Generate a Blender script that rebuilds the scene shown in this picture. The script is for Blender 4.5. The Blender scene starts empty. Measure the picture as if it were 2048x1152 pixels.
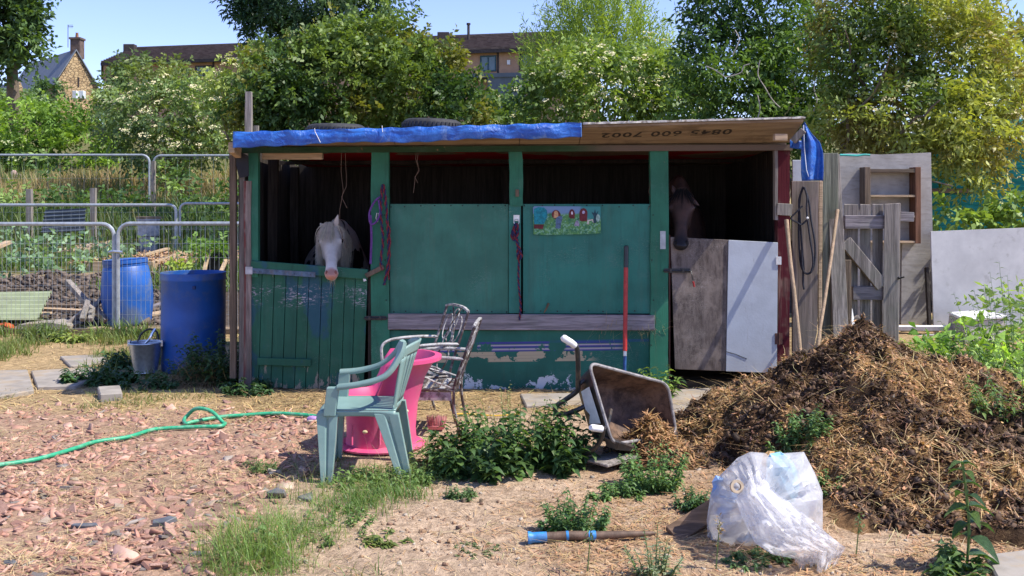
import bpy, bmesh, math, random
import numpy as np
from mathutils import Vector, Matrix

random.seed(7); rng = np.random.default_rng(11)
S = bpy.context.scene; COL = S.collection
# ---------------------------------------------------------------- camera, sky, sun, exposure
F, HY, EYE = 2000.0, 395.0, 1.62        # focal length and eye-level row for a 2048 px wide picture, eye height in metres
cd = bpy.data.cameras.new('camera'); cam = bpy.data.objects.new('camera', cd); COL.objects.link(cam)
cam.location = (0, 0, EYE); cam.rotation_euler = (math.radians(90), 0, 0)
cd.sensor_width = 36; cd.lens = 36 * F / 2048; cd.shift_y = -(576 - HY) / 2048; cd.clip_end = 2000; cd.clip_start = 0.05
S.camera = cam
SUN_EL, SUN_AZ = math.radians(53), math.radians(-13)      # azimuth counted from +X towards +Y
W = bpy.data.worlds.new('World'); S.world = W; W.use_nodes = True
wn = W.node_tree; bg = wn.nodes['Background']
sky = wn.nodes.new('ShaderNodeTexSky'); sky.sky_type = 'NISHITA'; sky.sun_disc = False
sky.sun_elevation = SUN_EL; sky.sun_rotation = math.radians(90) - SUN_AZ
sky.air_density = 1.0; sky.dust_density = 0.25; sky.ozone_density = 3.0; sky.altitude = 800
tint = wn.nodes.new('ShaderNodeMix'); tint.data_type = 'RGBA'; tint.blend_type = 'MULTIPLY'; tint.inputs[0].default_value = 1; tint.inputs[7].default_value = (.88, .80, 1.0, 1)
wn.links.new(sky.outputs[0], tint.inputs[6]); wn.links.new(tint.outputs[2], bg.inputs[0]); bg.inputs[1].default_value = 0.15
sl = bpy.data.lights.new('sun', 'SUN'); so = bpy.data.objects.new('sun', sl); COL.objects.link(so)
sl.energy = 4.2; sl.angle = math.radians(0.5); sl.color = (1.0, 0.94, 0.84)
sd = Vector((math.cos(SUN_EL) * math.cos(SUN_AZ), math.cos(SUN_EL) * math.sin(SUN_AZ), math.sin(SUN_EL)))
so.rotation_euler = sd.to_track_quat('Z', 'Y').to_euler()
S.view_settings.view_transform = 'Standard'; S.view_settings.look = 'None'
S.view_settings.exposure = 0.80; S.view_settings.gamma = 1.0; S.view_settings.use_curve_mapping = False
S.render.engine = 'CYCLES'
cy = S.cycles; cy.max_bounces = 7; cy.diffuse_bounces = 3; cy.glossy_bounces = 3; cy.transmission_bounces = 5
cy.transparent_max_bounces = 10; cy.use_denoising = True; cy.caustics_reflective = False; cy.caustics_refractive = False

# ---------------------------------------------------------------- helpers
def P(px, py, Y): return Vector(((px - 1024) * Y / F, Y, EYE - (py - HY) * Y / F))
def GX(px, Y): return (px - 1024) * Y / F
def GZ(py, Y): return EYE - (py - HY) * Y / F
def GY(py): return F * EYE / (py - HY)                  # distance of flat ground seen at row py
def G(px, py):
    Y = GY(py); return Vector((GX(px, Y), Y, 0))

def _h(ix, iy, iz=0):
    n = (ix * 374761393 + iy * 668265263 + iz * 2147483647 + 974711) & 0xffffffff
    n = ((n ^ (n >> 13)) * 1274126177) & 0xffffffff
    return ((n ^ (n >> 16)) & 0xffff) / 65535.0
def vnoise(x, y, z=None):
    x = np.asarray(x, float); y = np.asarray(y, float); z = np.zeros_like(x) if z is None else np.asarray(z, float)
    ix, iy, iz = np.floor(x).astype(np.int64), np.floor(y).astype(np.int64), np.floor(z).astype(np.int64)
    fx, fy, fz = x - ix, y - iy, z - iz
    fx, fy, fz = fx*fx*(3-2*fx), fy*fy*(3-2*fy), fz*fz*(3-2*fz)
    r = 0
    for a in (0, 1):
        for b in (0, 1):
            for c in (0, 1):
                r = r + _h(ix+a, iy+b, iz+c) * (fx if a else 1-fx) * (fy if b else 1-fy) * (fz if c else 1-fz)
    return r
def fbm(x, y, z=None, o=4, s=1.0):
    x = np.asarray(x, float) * s; y = np.asarray(y, float) * s; z = None if z is None else np.asarray(z, float) * s
    t, a, w = 0, 0.5, 0
    for i in range(o):
        t = t + a * vnoise(x + 17.3*i, y + 9.1*i, None if z is None else z + 5.7*i); w += a; a *= 0.5
        x, y, z = x*2.03, y*2.03, None if z is None else z*2.03
    return t / w
def sstep(a, b, x):
    t = np.clip((np.asarray(x, float) - a) / (b - a), 0, 1); return t*t*(3-2*t)

def tag(o, label=None, cat=None, group=None, kind=None):
    if label: o['label'] = label
    if cat: o['category'] = cat
    if group: o['group'] = group
    if kind: o['kind'] = kind
    return o
def thing(name, label, cat, loc=(0, 0, 0), rz=0, group=None):
    o = bpy.data.objects.new(name, None); COL.objects.link(o); o.location = loc; o.rotation_euler = (0, 0, rz)
    o.empty_display_size = 0.1
    return tag(o, label, cat, group)
def root_loc(p):
    if p is None: return Vector((0, 0, 0))
    while p.parent: p = p.parent
    return p.location.copy()
def link(name, me, parent=None, mats=()):
    for m in mats: me.materials.append(m)
    o = bpy.data.objects.new(name, me); COL.objects.link(o)
    if parent is not None: o.parent = parent
    return o
def copy_tree(o, parent=None):
    c = o.copy(); COL.objects.link(c); c.parent = parent
    for ch in list(o.children): copy_tree(ch, c)
    return c

class MB:
    def __init__(s): s.v = []; s.f = []; s.mi = []; s.cur = 0
    def add(s, vs, fs):
        n = len(s.v); s.v += [tuple(v) for v in vs]; s.f += [tuple(n+i for i in f) for f in fs]; s.mi += [s.cur]*len(fs); return s
    def box(s, x0, x1, y0, y1, z0, z1):
        x0, x1 = min(x0, x1), max(x0, x1); y0, y1 = min(y0, y1), max(y0, y1); z0, z1 = min(z0, z1), max(z0, z1)
        return s.hexa([(x0,y0,z0),(x1,y0,z0),(x1,y1,z0),(x0,y1,z0),(x0,y0,z1),(x1,y0,z1),(x1,y1,z1),(x0,y1,z1)])
    def hexa(s, p): return s.add(p, [(0,3,2,1),(4,5,6,7),(0,1,5,4),(1,2,6,5),(2,3,7,6),(3,0,4,7)])
    def bar(s, a, b, w, t, up=(0, 0, 1), ja=0.0):
        """a board from a to b, w across, t thick along up"""
        a, b = Vector(a), Vector(b); d = (b-a).normalized(); up = Vector(up)
        side = d.cross(up)
        if side.length < 1e-4: side = d.cross(Vector((1, 0, 0)))
        side.normalize(); u = side.cross(d).normalized()
        p = []
        for q in (a, b):
            k = 1 + random.uniform(-ja, ja)
            p.append([q + side*sx*w*k/2 + u*sz*t/2 for sx, sz in ((-1,-1),(1,-1),(1,1),(-1,1))])
        A, B = p
        return s.add(A + B, [(0,1,2,3)[::-1], (4,5,6,7), (0,1,5,4), (1,2,6,5), (2,3,7,6), (3,0,4,7)])
    def tube(s, pts, r, n=8, caps=True, closed=False):
        pts = [Vector(p) for p in pts]; k = len(pts)
        rr = r if isinstance(r, (list, tuple)) else [r]*k
        vs = []; prev = None
        for i, p in enumerate(pts):
            if closed: d = pts[(i+1) % k] - pts[i-1]
            else: d = pts[min(i+1, k-1)] - pts[max(i-1, 0)]
            d.normalize()
            if prev is None:
                ref = Vector((0, 0, 1)) if abs(d.z) < 0.9 else Vector((1, 0, 0)); prev = d.cross(ref).normalized()
            e = (prev - d*prev.dot(d))
            e = e.normalized() if e.length > 1e-6 else d.orthogonal().normalized()
            prev = e; g = d.cross(e)
            for j in range(n):
                a = 2*math.pi*j/n; vs.append(p + (e*math.cos(a) + g*math.sin(a))*rr[i])
        fs = []
        for i in range(k if closed else k-1):
            a, b = i*n, ((i+1) % k)*n
            for j in range(n): fs.append((a+j, a+(j+1) % n, b+(j+1) % n, b+j))
        if caps and not closed: fs += [tuple(range(n))[::-1], tuple(range((k-1)*n, k*n))]
        return s.add(vs, fs)
    def loft(s, rings, cap0=True, cap1=True):
        n = len(rings[0]); vs = [v for r in rings for v in r]; fs = []
        for i in range(len(rings)-1):
            a, b = i*n, (i+1)*n
            for j in range(n): fs.append((a+j, a+(j+1) % n, b+(j+1) % n, b+j))
        if cap0: fs.append(tuple(range(n))[::-1])
        if cap1: fs.append(tuple(range((len(rings)-1)*n, len(rings)*n)))
        return s.add(vs, fs)
    def lathe(s, prof, c=(0, 0, 0), n=24, mat=None, cap0=False, cap1=False):
        rings = []
        for r, z in prof:
            ring = []
            for j in range(n):
                a = 2*math.pi*j/n; v = Vector((r*math.cos(a), r*math.sin(a), z))
                if mat is not None: v = mat @ v
                ring.append(v + Vector(c))
            rings.append(ring)
        return s.loft(rings, cap0, cap1)
    def grid(s, fn, nu, nv):
        vs = [fn(i/nu, j/nv) for j in range(nv+1) for i in range(nu+1)]; w = nu+1
        return s.add(vs, [(j*w+i, j*w+i+1, (j+1)*w+i+1, (j+1)*w+i) for j in range(nv) for i in range(nu)])
    def prism(s, outline, a, b):
        """outline: list of points; a, b: offsets of the two faces"""
        a, b = Vector(a), Vector(b); n = len(outline)
        A = [Vector(p)+a for p in outline]; B = [Vector(p)+b for p in outline]
        return s.add(A+B, [tuple(range(n))[::-1], tuple(range(n, 2*n))] + [(i, (i+1) % n, n+(i+1) % n, n+i) for i in range(n)])
    def ball(s, c, r, n=10, m=7, mat=None):
        prof = [(max(math.sin(math.pi*i/m), 1e-4), -math.cos(math.pi*i/m)) for i in range(m+1)]
        R = Matrix.Diagonal(Vector(r if hasattr(r, '__len__') else (r, r, r)))
        if mat is not None: R = mat.to_3x3() @ R
        return s.lathe(prof, c, n, R)
    def build(s, name, mat, parent=None, smooth=False, bevel=0, sharp=0.7, wob=0.0, solid=0, sub=0):
        rl = root_loc(parent); me = bpy.data.meshes.new(name)
        vs = [Vector(v) - rl for v in s.v]
        if wob: vs = [v + Vector([random.uniform(-wob, wob) for _ in range(3)]) for v in vs]
        me.from_pydata([tuple(v) for v in vs], [], s.f)
        mats = mat if isinstance(mat, (list, tuple)) else [mat]
        if len(mats) > 1: me.polygons.foreach_set('material_index', s.mi)
        bm = bmesh.new(); bm.from_mesh(me)
        if bevel:
            bmesh.ops.bevel(bm, geom=list(bm.edges), offset=bevel, segments=1, affect='EDGES', clamp_overlap=True)
        bmesh.ops.recalc_face_normals(bm, faces=bm.faces); bm.to_mesh(me); bm.free()
        if smooth:
            me.polygons.foreach_set('use_smooth', [True]*len(me.polygons)); me.set_sharp_from_angle(angle=sharp)
        o = link(name, me, parent, mats)
        if solid:
            m = o.modifiers.new('s', 'SOLIDIFY'); m.thickness = solid; m.offset = 0
        if sub:
            m = o.modifiers.new('u', 'SUBSURF'); m.levels = sub; m.render_levels = sub
        return o

def npmesh(name, V, Fc, mat, parent=None, col=None, kind=None, smooth=False):
    V = np.asarray(V, np.float32).reshape(-1, 3); Fc = np.asarray(Fc, np.int32); k = Fc.shape[1]
    rl = root_loc(parent); V = V - np.array(rl[:], np.float32)
    me = bpy.data.meshes.new(name); me.vertices.add(len(V)); me.vertices.foreach_set('co', V.ravel())
    me.loops.add(Fc.size); me.loops.foreach_set('vertex_index', Fc.ravel())
    me.polygons.add(len(Fc)); me.polygons.foreach_set('loop_start', np.arange(0, Fc.size, k, dtype=np.int32))
    if smooth: me.polygons.foreach_set('use_smooth', np.ones(len(Fc), bool))
    if col is not None:
        c = np.ones((len(V), 4), np.float32); c[:, :3] = col
        at = me.color_attributes.new('col', 'FLOAT_COLOR', 'POINT'); at.data.foreach_set('color', c.ravel())
    me.update(calc_edges=True); me.validate()
    o = link(name, me, parent, [mat])
    if kind: o['kind'] = kind
    return o

# ---------------------------------------------------------------- materials
def lin(h):
    h = h.lstrip('#'); r = []
    for i in (0, 2, 4):
        c = int(h[i:i+2], 16)/255; r.append(c/12.92 if c <= 0.04045 else ((c+0.055)/1.055)**2.4)
    return tuple(r)
def c4(c): return (c[0], c[1], c[2], 1)
class NT:
    def __init__(s, name):
        s.m = bpy.data.materials.new(name); s.m.use_nodes = True; s.t = s.m.node_tree; s.b = s.t.nodes['Principled BSDF']
        s.b.inputs['Specular IOR Level'].default_value = 0.3; s.out = s.t.nodes['Material Output']
        s.co = s.t.nodes.new('ShaderNodeTexCoord').outputs['Object']
    def n(s, typ, **kw):
        o = s.t.nodes.new(typ)
        for k, v in kw.items(): setattr(o, k, v)
        return o
    def put(s, sock, v):
        if isinstance(v, bpy.types.NodeSocket): s.t.links.new(v, sock)
        elif v is not None:
            if sock.type == 'RGBA' and not isinstance(v, (int, float)) and len(v) == 3: v = c4(v)
            sock.default_value = v
    def math(s, op, a, b=None, c=None, clamp=False):
        o = s.n('ShaderNodeMath', operation=op, use_clamp=clamp); s.put(o.inputs[0], a)
        if b is not None: s.put(o.inputs[1], b)
        if c is not None: s.put(o.inputs[2], c)
        return o.outputs[0]
    def noise(s, scale, detail=4, rough=0.55, vec=None, dist=0.0, sc=None):
        v = vec if vec is not None else s.co
        if sc is not None:
            mp = s.n('ShaderNodeMapping'); s.put(mp.inputs['Vector'], v); mp.inputs['Scale'].default_value = sc; v = mp.outputs[0]
        o = s.n('ShaderNodeTexNoise'); s.put(o.inputs['Vector'], v); o.inputs['Scale'].default_value = scale
        o.inputs['Detail'].default_value = detail; o.inputs['Roughness'].default_value = rough; o.inputs['Distortion'].default_value = dist
        return o.outputs['Fac']
    def vor(s, scale, feature='F1', out='Distance', sc=None, vec=None):
        v = vec if vec is not None else s.co
        if sc is not None:
            mp = s.n('ShaderNodeMapping'); s.put(mp.inputs['Vector'], v); mp.inputs['Scale'].default_value = sc; v = mp.outputs[0]
        o = s.n('ShaderNodeTexVoronoi', feature=feature); s.put(o.inputs['Vector'], v); o.inputs['Scale'].default_value = scale
        return o.outputs[out]
    def ramp(s, fac, stops, interp='LINEAR'):
        o = s.n('ShaderNodeValToRGB'); cr = o.color_ramp; cr.interpolation = interp
        while len(cr.elements) < len(stops): cr.elements.new(0.5)
        for e, (p, c) in zip(cr.elements, stops):
            e.position = p; e.color = c4(c) if hasattr(c, '__len__') else (c, c, c, 1)
        s.put(o.inputs[0], fac); return o.outputs[0]
    def st(s, fac, a, b):                      # a smooth step
        o = s.n('ShaderNodeMapRange', interpolation_type='SMOOTHSTEP'); s.put(o.inputs[0], fac)
        o.inputs[1].default_value = a; o.inputs[2].default_value = b; return o.outputs[0]
    def mix(s, f, a, b, mode='MIX'):
        o = s.n('ShaderNodeMix', data_type='RGBA', blend_type=mode); s.put(o.inputs[0], f); s.put(o.inputs[6], a); s.put(o.inputs[7], b)
        return o.outputs[2]
    def xyz(s, v=None):
        o = s.n('ShaderNodeSeparateXYZ'); s.put(o.inputs[0], v if v is not None else s.co); return o.outputs
    def rnd(s): return s.n('ShaderNodeObjectInfo').outputs['Random']
    def bump(s, h, dist=0.005, strength=1.0):
        o = s.n('ShaderNodeBump'); s.put(o.inputs['Height'], h); o.inputs['Distance'].default_value = dist
        o.inputs['Strength'].default_value = strength; s.t.links.new(o.outputs[0], s.b.inputs['Normal']); return o
    def fin(s, col=None, rough=None, spec=None, metal=None):
        if col is not None: s.put(s.b.inputs['Base Color'], col)
        if rough is not None: s.put(s.b.inputs['Roughness'], rough)
        if spec is not None: s.put(s.b.inputs['Specular IOR Level'], spec)
        if metal is not None: s.put(s.b.inputs['Metallic'], metal)
        return s.m
def mul(c, k): return tuple(x*k for x in c)

def m_plain(name, c, rough=0.6, var=0.25, scale=8, spec=0.3, metal=0, dirt=None, dirt_amt=0.45):
    t = NT(name); f = t.noise(scale, 5)
    col = t.mix(t.st(f, .3, .7), mul(c, 1-var), mul(c, 1+var))
    if dirt: col = t.mix(t.math('MULTIPLY', t.st(t.noise(scale*0.6, 6, .65), .48, .62), dirt_amt), col, dirt)
    t.bump(t.noise(scale*5, 4), 0.001)
    return t.fin(col, rough, spec, metal)
def m_wood(name, c, axis='Z', dark=0.45, scale=14, knots=True, paint=None, paint_amt=0.5, rough=0.85):
    t = NT(name); sc = {'Z': (1, 1, .05), 'X': (.05, 1, 1), 'Y': (1, .05, 1)}[axis]
    a = t.noise(scale*2.2, 6, .65, sc=sc, dist=.6); b = t.noise(scale*7, 3, .6, sc=sc); p = t.noise(3.5, 4)
    col = t.mix(t.st(a, .33, .66), mul(c, dark), mul(c, 1.15))
    col = t.mix(t.math('MULTIPLY', t.st(b, .5, .64), .5), col, mul(c, dark*.6))
    col = t.mix(t.math('MULTIPLY', t.st(p, .45, .65), .35), col, mul((c[0]*.8, c[1]*.95, c[2]*.8), .7))
    col = t.mix(t.math('MULTIPLY', t.rnd(), .3), col, mul(c, .5))
    if paint:
        mk = t.math('MULTIPLY', t.st(t.noise(9, 6, .7, sc=sc), .62-.3*paint_amt, .68-.3*paint_amt), t.st(t.noise(4, 3), .35, .5))
        col = t.mix(mk, col, paint)
    t.bump(t.math('ADD', a, t.math('MULTIPLY', b, .6)), .004, .9)
    return t.fin(col, rough, .15)
def m_attr(name, rough=0.7, spec=0.2, trans=0.0, k=1.0, bump=0):
    t = NT(name); at = t.n('ShaderNodeAttribute', attribute_name='col').outputs['Color']
    col = t.mix(t.math('MULTIPLY', t.st(t.noise(25, 3), .35, .65), .35), at, t.mix(1.0, at, (.55, .55, .55), 'MULTIPLY'))
    t.fin(col, rough, spec)
    if bump: t.bump(t.noise(60, 4), bump)
    if trans:
        tr = t.n('ShaderNodeBsdfTranslucent'); t.put(tr.inputs[0], t.mix(1.0, col, (1.5, 1.5, .5), 'MULTIPLY'))
        ms = t.n('ShaderNodeMixShader'); ms.inputs[0].default_value = trans
        t.t.links.new(t.b.outputs[0], ms.inputs[1]); t.t.links.new(tr.outputs[0], ms.inputs[2]); t.t.links.new(ms.outputs[0], t.out.inputs[0])
    return t.m
M = {}
M['leaf'] = m_attr('leaf_green', .5, .35, .3)
M['leaf_near'] = m_attr('leaf_near', .45, .4, .28, bump=.001)
M['blossom'] = m_attr('elder_blossom', .8, .1, .2)
M['litter'] = m_attr('litter', .75, .2)
M['straw'] = m_attr('straw', .55, .3, .12)
M['shard'] = m_attr('slate_shard', .75, .25, bump=.002)
M['bark'] = m_plain('bark', (.14, .11, .08), .9, .4, 30)
M['bark_grey'] = m_plain('bark_grey', (.34, .31, .27), .9, .3, 30)
M['stem'] = m_plain('green_stem', (.10, .17, .05), .6, .25, 20)
M['wood_grey'] = m_wood('weathered_grey_wood', (.33, .29, .26))
M['wood_greyx'] = m_wood('weathered_grey_board', (.32, .28, .29), 'X')
M['wood_brown'] = m_wood('brown_wood', (.21, .155, .11))
M['wood_brownx'] = m_wood('brown_board', (.22, .165, .12), 'X')
M['wood_pale'] = m_wood('pale_timber', (.55, .40, .26), 'X', .7)
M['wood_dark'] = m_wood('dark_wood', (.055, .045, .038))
M['wood_olive'] = m_wood('green_tinged_wood', (.25, .255, .20))
M['black_metal'] = m_plain('black_metal', (.02, .02, .022), .35, .3, 40, .5)
M['galv'] = m_plain('galvanised_steel', (.60, .62, .63), .33, .12, 30, .5, .85)
M['galv_dull'] = m_plain('dull_steel_tube', (.40, .43, .45), .45, .15, 20, .5, .4)
M['rubber'] = m_plain('tyre_rubber', (.035, .035, .037), .75, .3, 20)
M['white_plastic'] = m_plain('white_plastic', (.75, .75, .74), .5, .06, 20, dirt=(.35, .3, .24), dirt_amt=.3)
# ---------------------------------------------------------------- ground
_gy = [0, 12.3, 14, 15.5, 18, 21, 26, 32, 36, 60, 70, 90, 150, 1200]
_gz = [0, 0, .05, .40, .48, .62, 1.25, 2.1, 2.9, 5.0, 6.2, 8.6, 9.0, 10]
def gh(x, y, fine=True):
    x = np.asarray(x, float); y = np.asarray(y, float)
    z = np.interp(y, _gy, _gz)
    z = z + sstep(14, 20, y)*(fbm(x, y, s=.35)-.5)*.35
    z = z + sstep(14.0, 15.5, y)*(1-sstep(15.6, 17, y))*(fbm(x, y, s=2.2)-.5)*.22
    z = z + .20*sstep(2.5, 3.4, x)*sstep(8.3, 9.4, y)*(1-sstep(12, 14, y))
    if fine: z = z + (fbm(x, y, s=1.3)-.5)*.035 + (fbm(x, y, s=9)-.5)*.022*(1-sstep(11, 20, y))
    z = z - .035*np.exp(-((x-(-.95))**2/.5 + (y-5.9)**2/.12))
    return z
HC = (2.38, 6.7)
def heap_h(x, y, fine=True):
    dx, dy = np.asarray(x, float)-HC[0], np.asarray(y, float)-HC[1]
    n = (fbm(x, y, s=1.1)-.5)
    ax = np.where(dx < 0, 1.32, 1.7); ay = np.where(dy < 0, 1.95, 1.15)
    rr = np.sqrt((dx/ax)**2 + (dy/ay)**2)*(1+.35*n)
    h = .70*(1-np.clip(rr, 0, 1.3)**np.where(dx < 0, 1.5, 1.12)) + .13*np.exp(-(dx**2/.022 + dy**2/.08))
    h = h + .09*np.exp(-((dx-.78)**2/.05+(dy-.1)**2/.2))
    if fine:
        k = np.clip(h*6+.4, 0, 1)
        r = 1-np.abs(fbm(x, y, s=4.2)-.5)*4
        h = h + k*((fbm(x, y, s=2.6)-.5)*.17 + (fbm(np.asarray(x)+5, y, s=7)-.5)*.16 + (fbm(x, y, s=20)-.5)*.08 - .06*sstep(.55, .9, r))
    return h

def seg(a, lo, hi, step): return list(np.arange(lo, hi, step))
xs = np.array([-400, -220, -120, -80, -60, -48, -38, -30, -24, -20, -17, -14.5, -12.5, -11, -9.7, -8.6, -7.7, -7, -6.5, -6.1] +
              list(np.arange(-5.8, 5.4, .04)) + [5.5, 5.8, 6.2, 6.8, 7.6, 8.6, 10, 12, 15, 19, 24, 30, 38, 50, 70, 120, 220, 400])
ys = np.array([-3, 0, 1.5, 2.5, 3.2, 3.7] + list(np.arange(4.0, 9.6, .035)) + list(np.arange(9.6, 17, .09)) + list(np.arange(17, 40, .45)) +
              [42, 46, 52, 60, 70, 82, 96, 115, 150, 220, 350, 600, 1000])
XX, YY = np.meshgrid(xs, ys); ZZ = gh(XX, YY)
def gz1(x, y):
    i = min(max(int(np.searchsorted(xs, x))-1, 0), len(xs)-2); j = min(max(int(np.searchsorted(ys, y))-1, 0), len(ys)-2)
    u = (x-xs[i])/(xs[i+1]-xs[i]); v = (y-ys[j])/(ys[j+1]-ys[j])
    return float((ZZ[j, i]*(1-u)+ZZ[j, i+1]*u)*(1-v) + (ZZ[j+1, i]*(1-u)+ZZ[j+1, i+1]*u)*v)
# colours of the bare ground itself: where which soil, grit, straw or turf lies
def zones(X, Y):
    n1 = fbm(X, Y, s=1.6)-.5; n2 = fbm(X+40, Y, s=5)-.5
    d = {}
    edge = -1.18 + n1*.55 - .25*sstep(5.2, 6.2, Y)*0 - .15*sstep(6, 7.3, Y)
    d['rub'] = (1-sstep(edge-.12, edge+.12, X))*(1-sstep(7.35, 7.9, Y+n1*.8))
    d['straw'] = sstep(7.2, 7.7, Y+n1*.9)*(1-sstep(12.2, 12.6, Y))
    d['chip'] = sstep(-.35, .5, X+n1*1.6+(5.2-Y)*.25)*(1-sstep(6.6, 7.4, Y))
    d['soil'] = sstep(12.3, 12.7, Y)*(1-sstep(15.4, 15.9, Y+n1*.3))
    d['turf'] = sstep(15.5, 16.2, Y)
    d['n1'], d['n2'] = n1, n2
    return d
Zn = zones(XX, YY)
def L(*c): return np.array(c, float)
c = np.ones(XX.shape+(3,))*L(.47, .35, .245)
def lay(c, k, m): return c*(1-m[..., None]) + L(*k)*m[..., None]
c = lay(c, (.36, .235, .145), Zn['chip']*.75*sstep(-.15, .2, Zn['n2']+.1))
c = lay(c, (.40, .27, .19), Zn['rub'])
c = lay(c, (.40, .29, .15), Zn['straw']*.85)
c = lay(c, (.085, .065, .05), Zn['straw']*sstep(-.45, -.2, 8.15-YY-.1+Zn['n1']*0)*0)
c = lay(c, (.12, .16, .05), Zn['straw']*sstep(.06, .2, Zn['n1'])*sstep(9.2, 10, YY)*.7)
c = lay(c, (.095, .075, .06), Zn['soil'])
c = lay(c, (.15, .15, .06), Zn['turf'])
c = lay(c, (.36, .29, .14), Zn['turf']*sstep(25.5, 27, YY)*(1-sstep(30.5, 33, YY))*sstep(.35, .6, 1-np.abs(Zn['n1'])))
pl = sstep(21, 22, YY+Zn['n1']*2)*(1-sstep(22.5, 23.5, YY))
c *= (1+ (fbm(XX, YY, s=3)[..., None]-.5)*.35)
V = np.stack([XX, YY, ZZ], -1).reshape(-1, 3); nx, ny = len(xs), len(ys)
I = np.arange(nx*ny).reshape(ny, nx); Fq = np.stack([I[:-1, :-1], I[:-1, 1:], I[1:, 1:], I[1:, :-1]], -1).reshape(-1, 4)
t = NT('ground_soil'); at = t.n('ShaderNodeAttribute', attribute_name='col').outputs['Color']
a = t.noise(14, 8, .7); b = t.noise(70, 4, .6); v = t.vor(45, out='Color'); sv = t.xyz(v)
col = t.mix(t.st(a, .35, .65), t.mix(1, at, (.72, .70, .68), 'MULTIPLY'), t.mix(1, at, (1.2, 1.18, 1.15), 'MULTIPLY'))
col = t.mix(t.math('MULTIPLY', t.st(sv[0], .72, .8), .5), col, t.mix(1, at, (.5, .45, .42), 'MULTIPLY'))
col = t.mix(t.math('MULTIPLY', t.st(b, .55, .7), .4), col, t.mix(1, at, (1.5, 1.4, 1.25), 'MULTIPLY'))
t.bump(t.math('ADD', t.math('MULTIPLY', a, 1.5), t.math('ADD', b, t.math('MULTIPLY', sv[1], .3))), .02, .8)
M['ground'] = t.fin(col, .95, .1)
ground = npmesh('ground', V, Fq, M['ground'], col=c.reshape(-1, 3), kind='structure', smooth=True)

# ---------------------------------------------------------------- scatter helpers
def strands(p, d, ln, w, bend, col, up=None):
    """thin bent blades: p start (N,3), d unit direction, ln length, w width, bend offset vector at the tip; 2 quads each"""
    N = len(p); ln = np.broadcast_to(ln, (N,))[:, None]; w = np.broadcast_to(w, (N,))[:, None]
    up = np.tile([0, 0, 1.], (N, 1)) if up is None else up
    s = np.cross(d, up); s /= np.linalg.norm(s, axis=1, keepdims=True)+1e-9
    m = p + d*ln*.5 + bend*.25; e = p + d*ln + bend
    V = np.stack([p-s*w/2, p+s*w/2, m+s*w/2, m-s*w/2, e+s*w*.12, e-s*w*.12], 1)
    b = np.arange(N)[:, None]*6
    Fc = np.concatenate([b+[0, 1, 2, 3], b+[3, 2, 4, 5]], 1).reshape(-1, 4)
    C = np.repeat(np.broadcast_to(col, (N, 3)), 6, axis=0)
    return V.reshape(-1, 3), Fc, C
def join(parts):
    V, Fc, C, o = [], [], [], 0
    for v, f, c_ in parts: V.append(v); Fc.append(f+o); C.append(c_); o += len(v)
    return np.concatenate(V), np.concatenate(Fc), np.concatenate(C)
def unit(v): return v/(np.linalg.norm(v, axis=-1, keepdims=True)+1e-9)
def vary(base, N, k=.25, hue=.12):
    return np.clip(np.array(base)*(1+rng.uniform(-k, k, (N, 1)))*(1+rng.uniform(-hue, hue, (N, 3))), 0, 1)
def scatter(n, x0, x1, y0, y1, keep):
    """more points near the viewer: density falls with distance squared"""
    y = 1/rng.uniform(1/y1, 1/y0, n*3); x = rng.uniform(x0, x1, n*3)
    k = rng.random(n*3) < keep(x, y); return x[k][:n], y[k][:n]
def straw_mat(n, x0, x1, y0, y1, keep, lmin=.06, lmax=.22, base=(.62, .47, .24), w=.004, hf=None, lift=.012, tilt=.15, k=.3):
    x, y = scatter(n, x0, x1, y0, y1, keep); N = len(x); a = rng.uniform(0, 2*np.pi, N)
    d = unit(np.stack([np.cos(a), np.sin(a), rng.normal(0, tilt, N)], 1)); z = (hf or gh)(x, y) + rng.uniform(0, lift, N)
    p = np.stack([x, y, z], 1); ln = rng.uniform(lmin, lmax, N); bend = rng.normal(0, .25, (N, 3))*ln[:, None]; bend[:, 2] = -np.abs(bend[:, 2])*.3
    return strands(p, d, ln, rng.uniform(.6, 1.3, N)*w, bend, vary(base, N, k))

# ---------------------------------------------------------------- broken slates and tiles on the ground
SH_COLS = [(.48, .265, .19), (.42, .22, .16), (.55, .34, .26), (.33, .19, .15), (.30, .26, .23), (.50, .39, .29)]
def shard(x, y, r, ang, tilt, h=None, n=None, z=None):
    n = n or random.choice([3, 4, 4, 5]); h = h or r*random.uniform(.12, .3)
    el = random.uniform(.45, 1); st0 = random.random()*6
    out = [Vector((math.cos(st0+2*math.pi*i/n+random.uniform(-.55, .55))*r*random.uniform(.55, 1.25), math.sin(st0+2*math.pi*i/n+random.uniform(-.5, .5))*r*el*random.uniform(.55, 1.25), 0)) for i in range(n)]
    R = Matrix.Rotation(ang, 3, 'Z') @ Matrix.Rotation(tilt[0], 3, 'X') @ Matrix.Rotation(tilt[1], 3, 'Y')
    b = [R @ q for q in out]; tq = [R @ (q*.93 + Vector((0, 0, h))) for q in out]
    zz = gz1(x, y)-h*random.uniform(.1, .7) if z is None else z; o = Vector((x, y, zz))
    return [q+o for q in b] + [q+o for q in tq], [tuple(range(n))[::-1], tuple(range(n, 2*n))] + [(i, (i+1) % n, n+(i+1) % n, n+i) for i in range(n)]
def rubmask(x, y): return zones(x, y)['rub']
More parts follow.
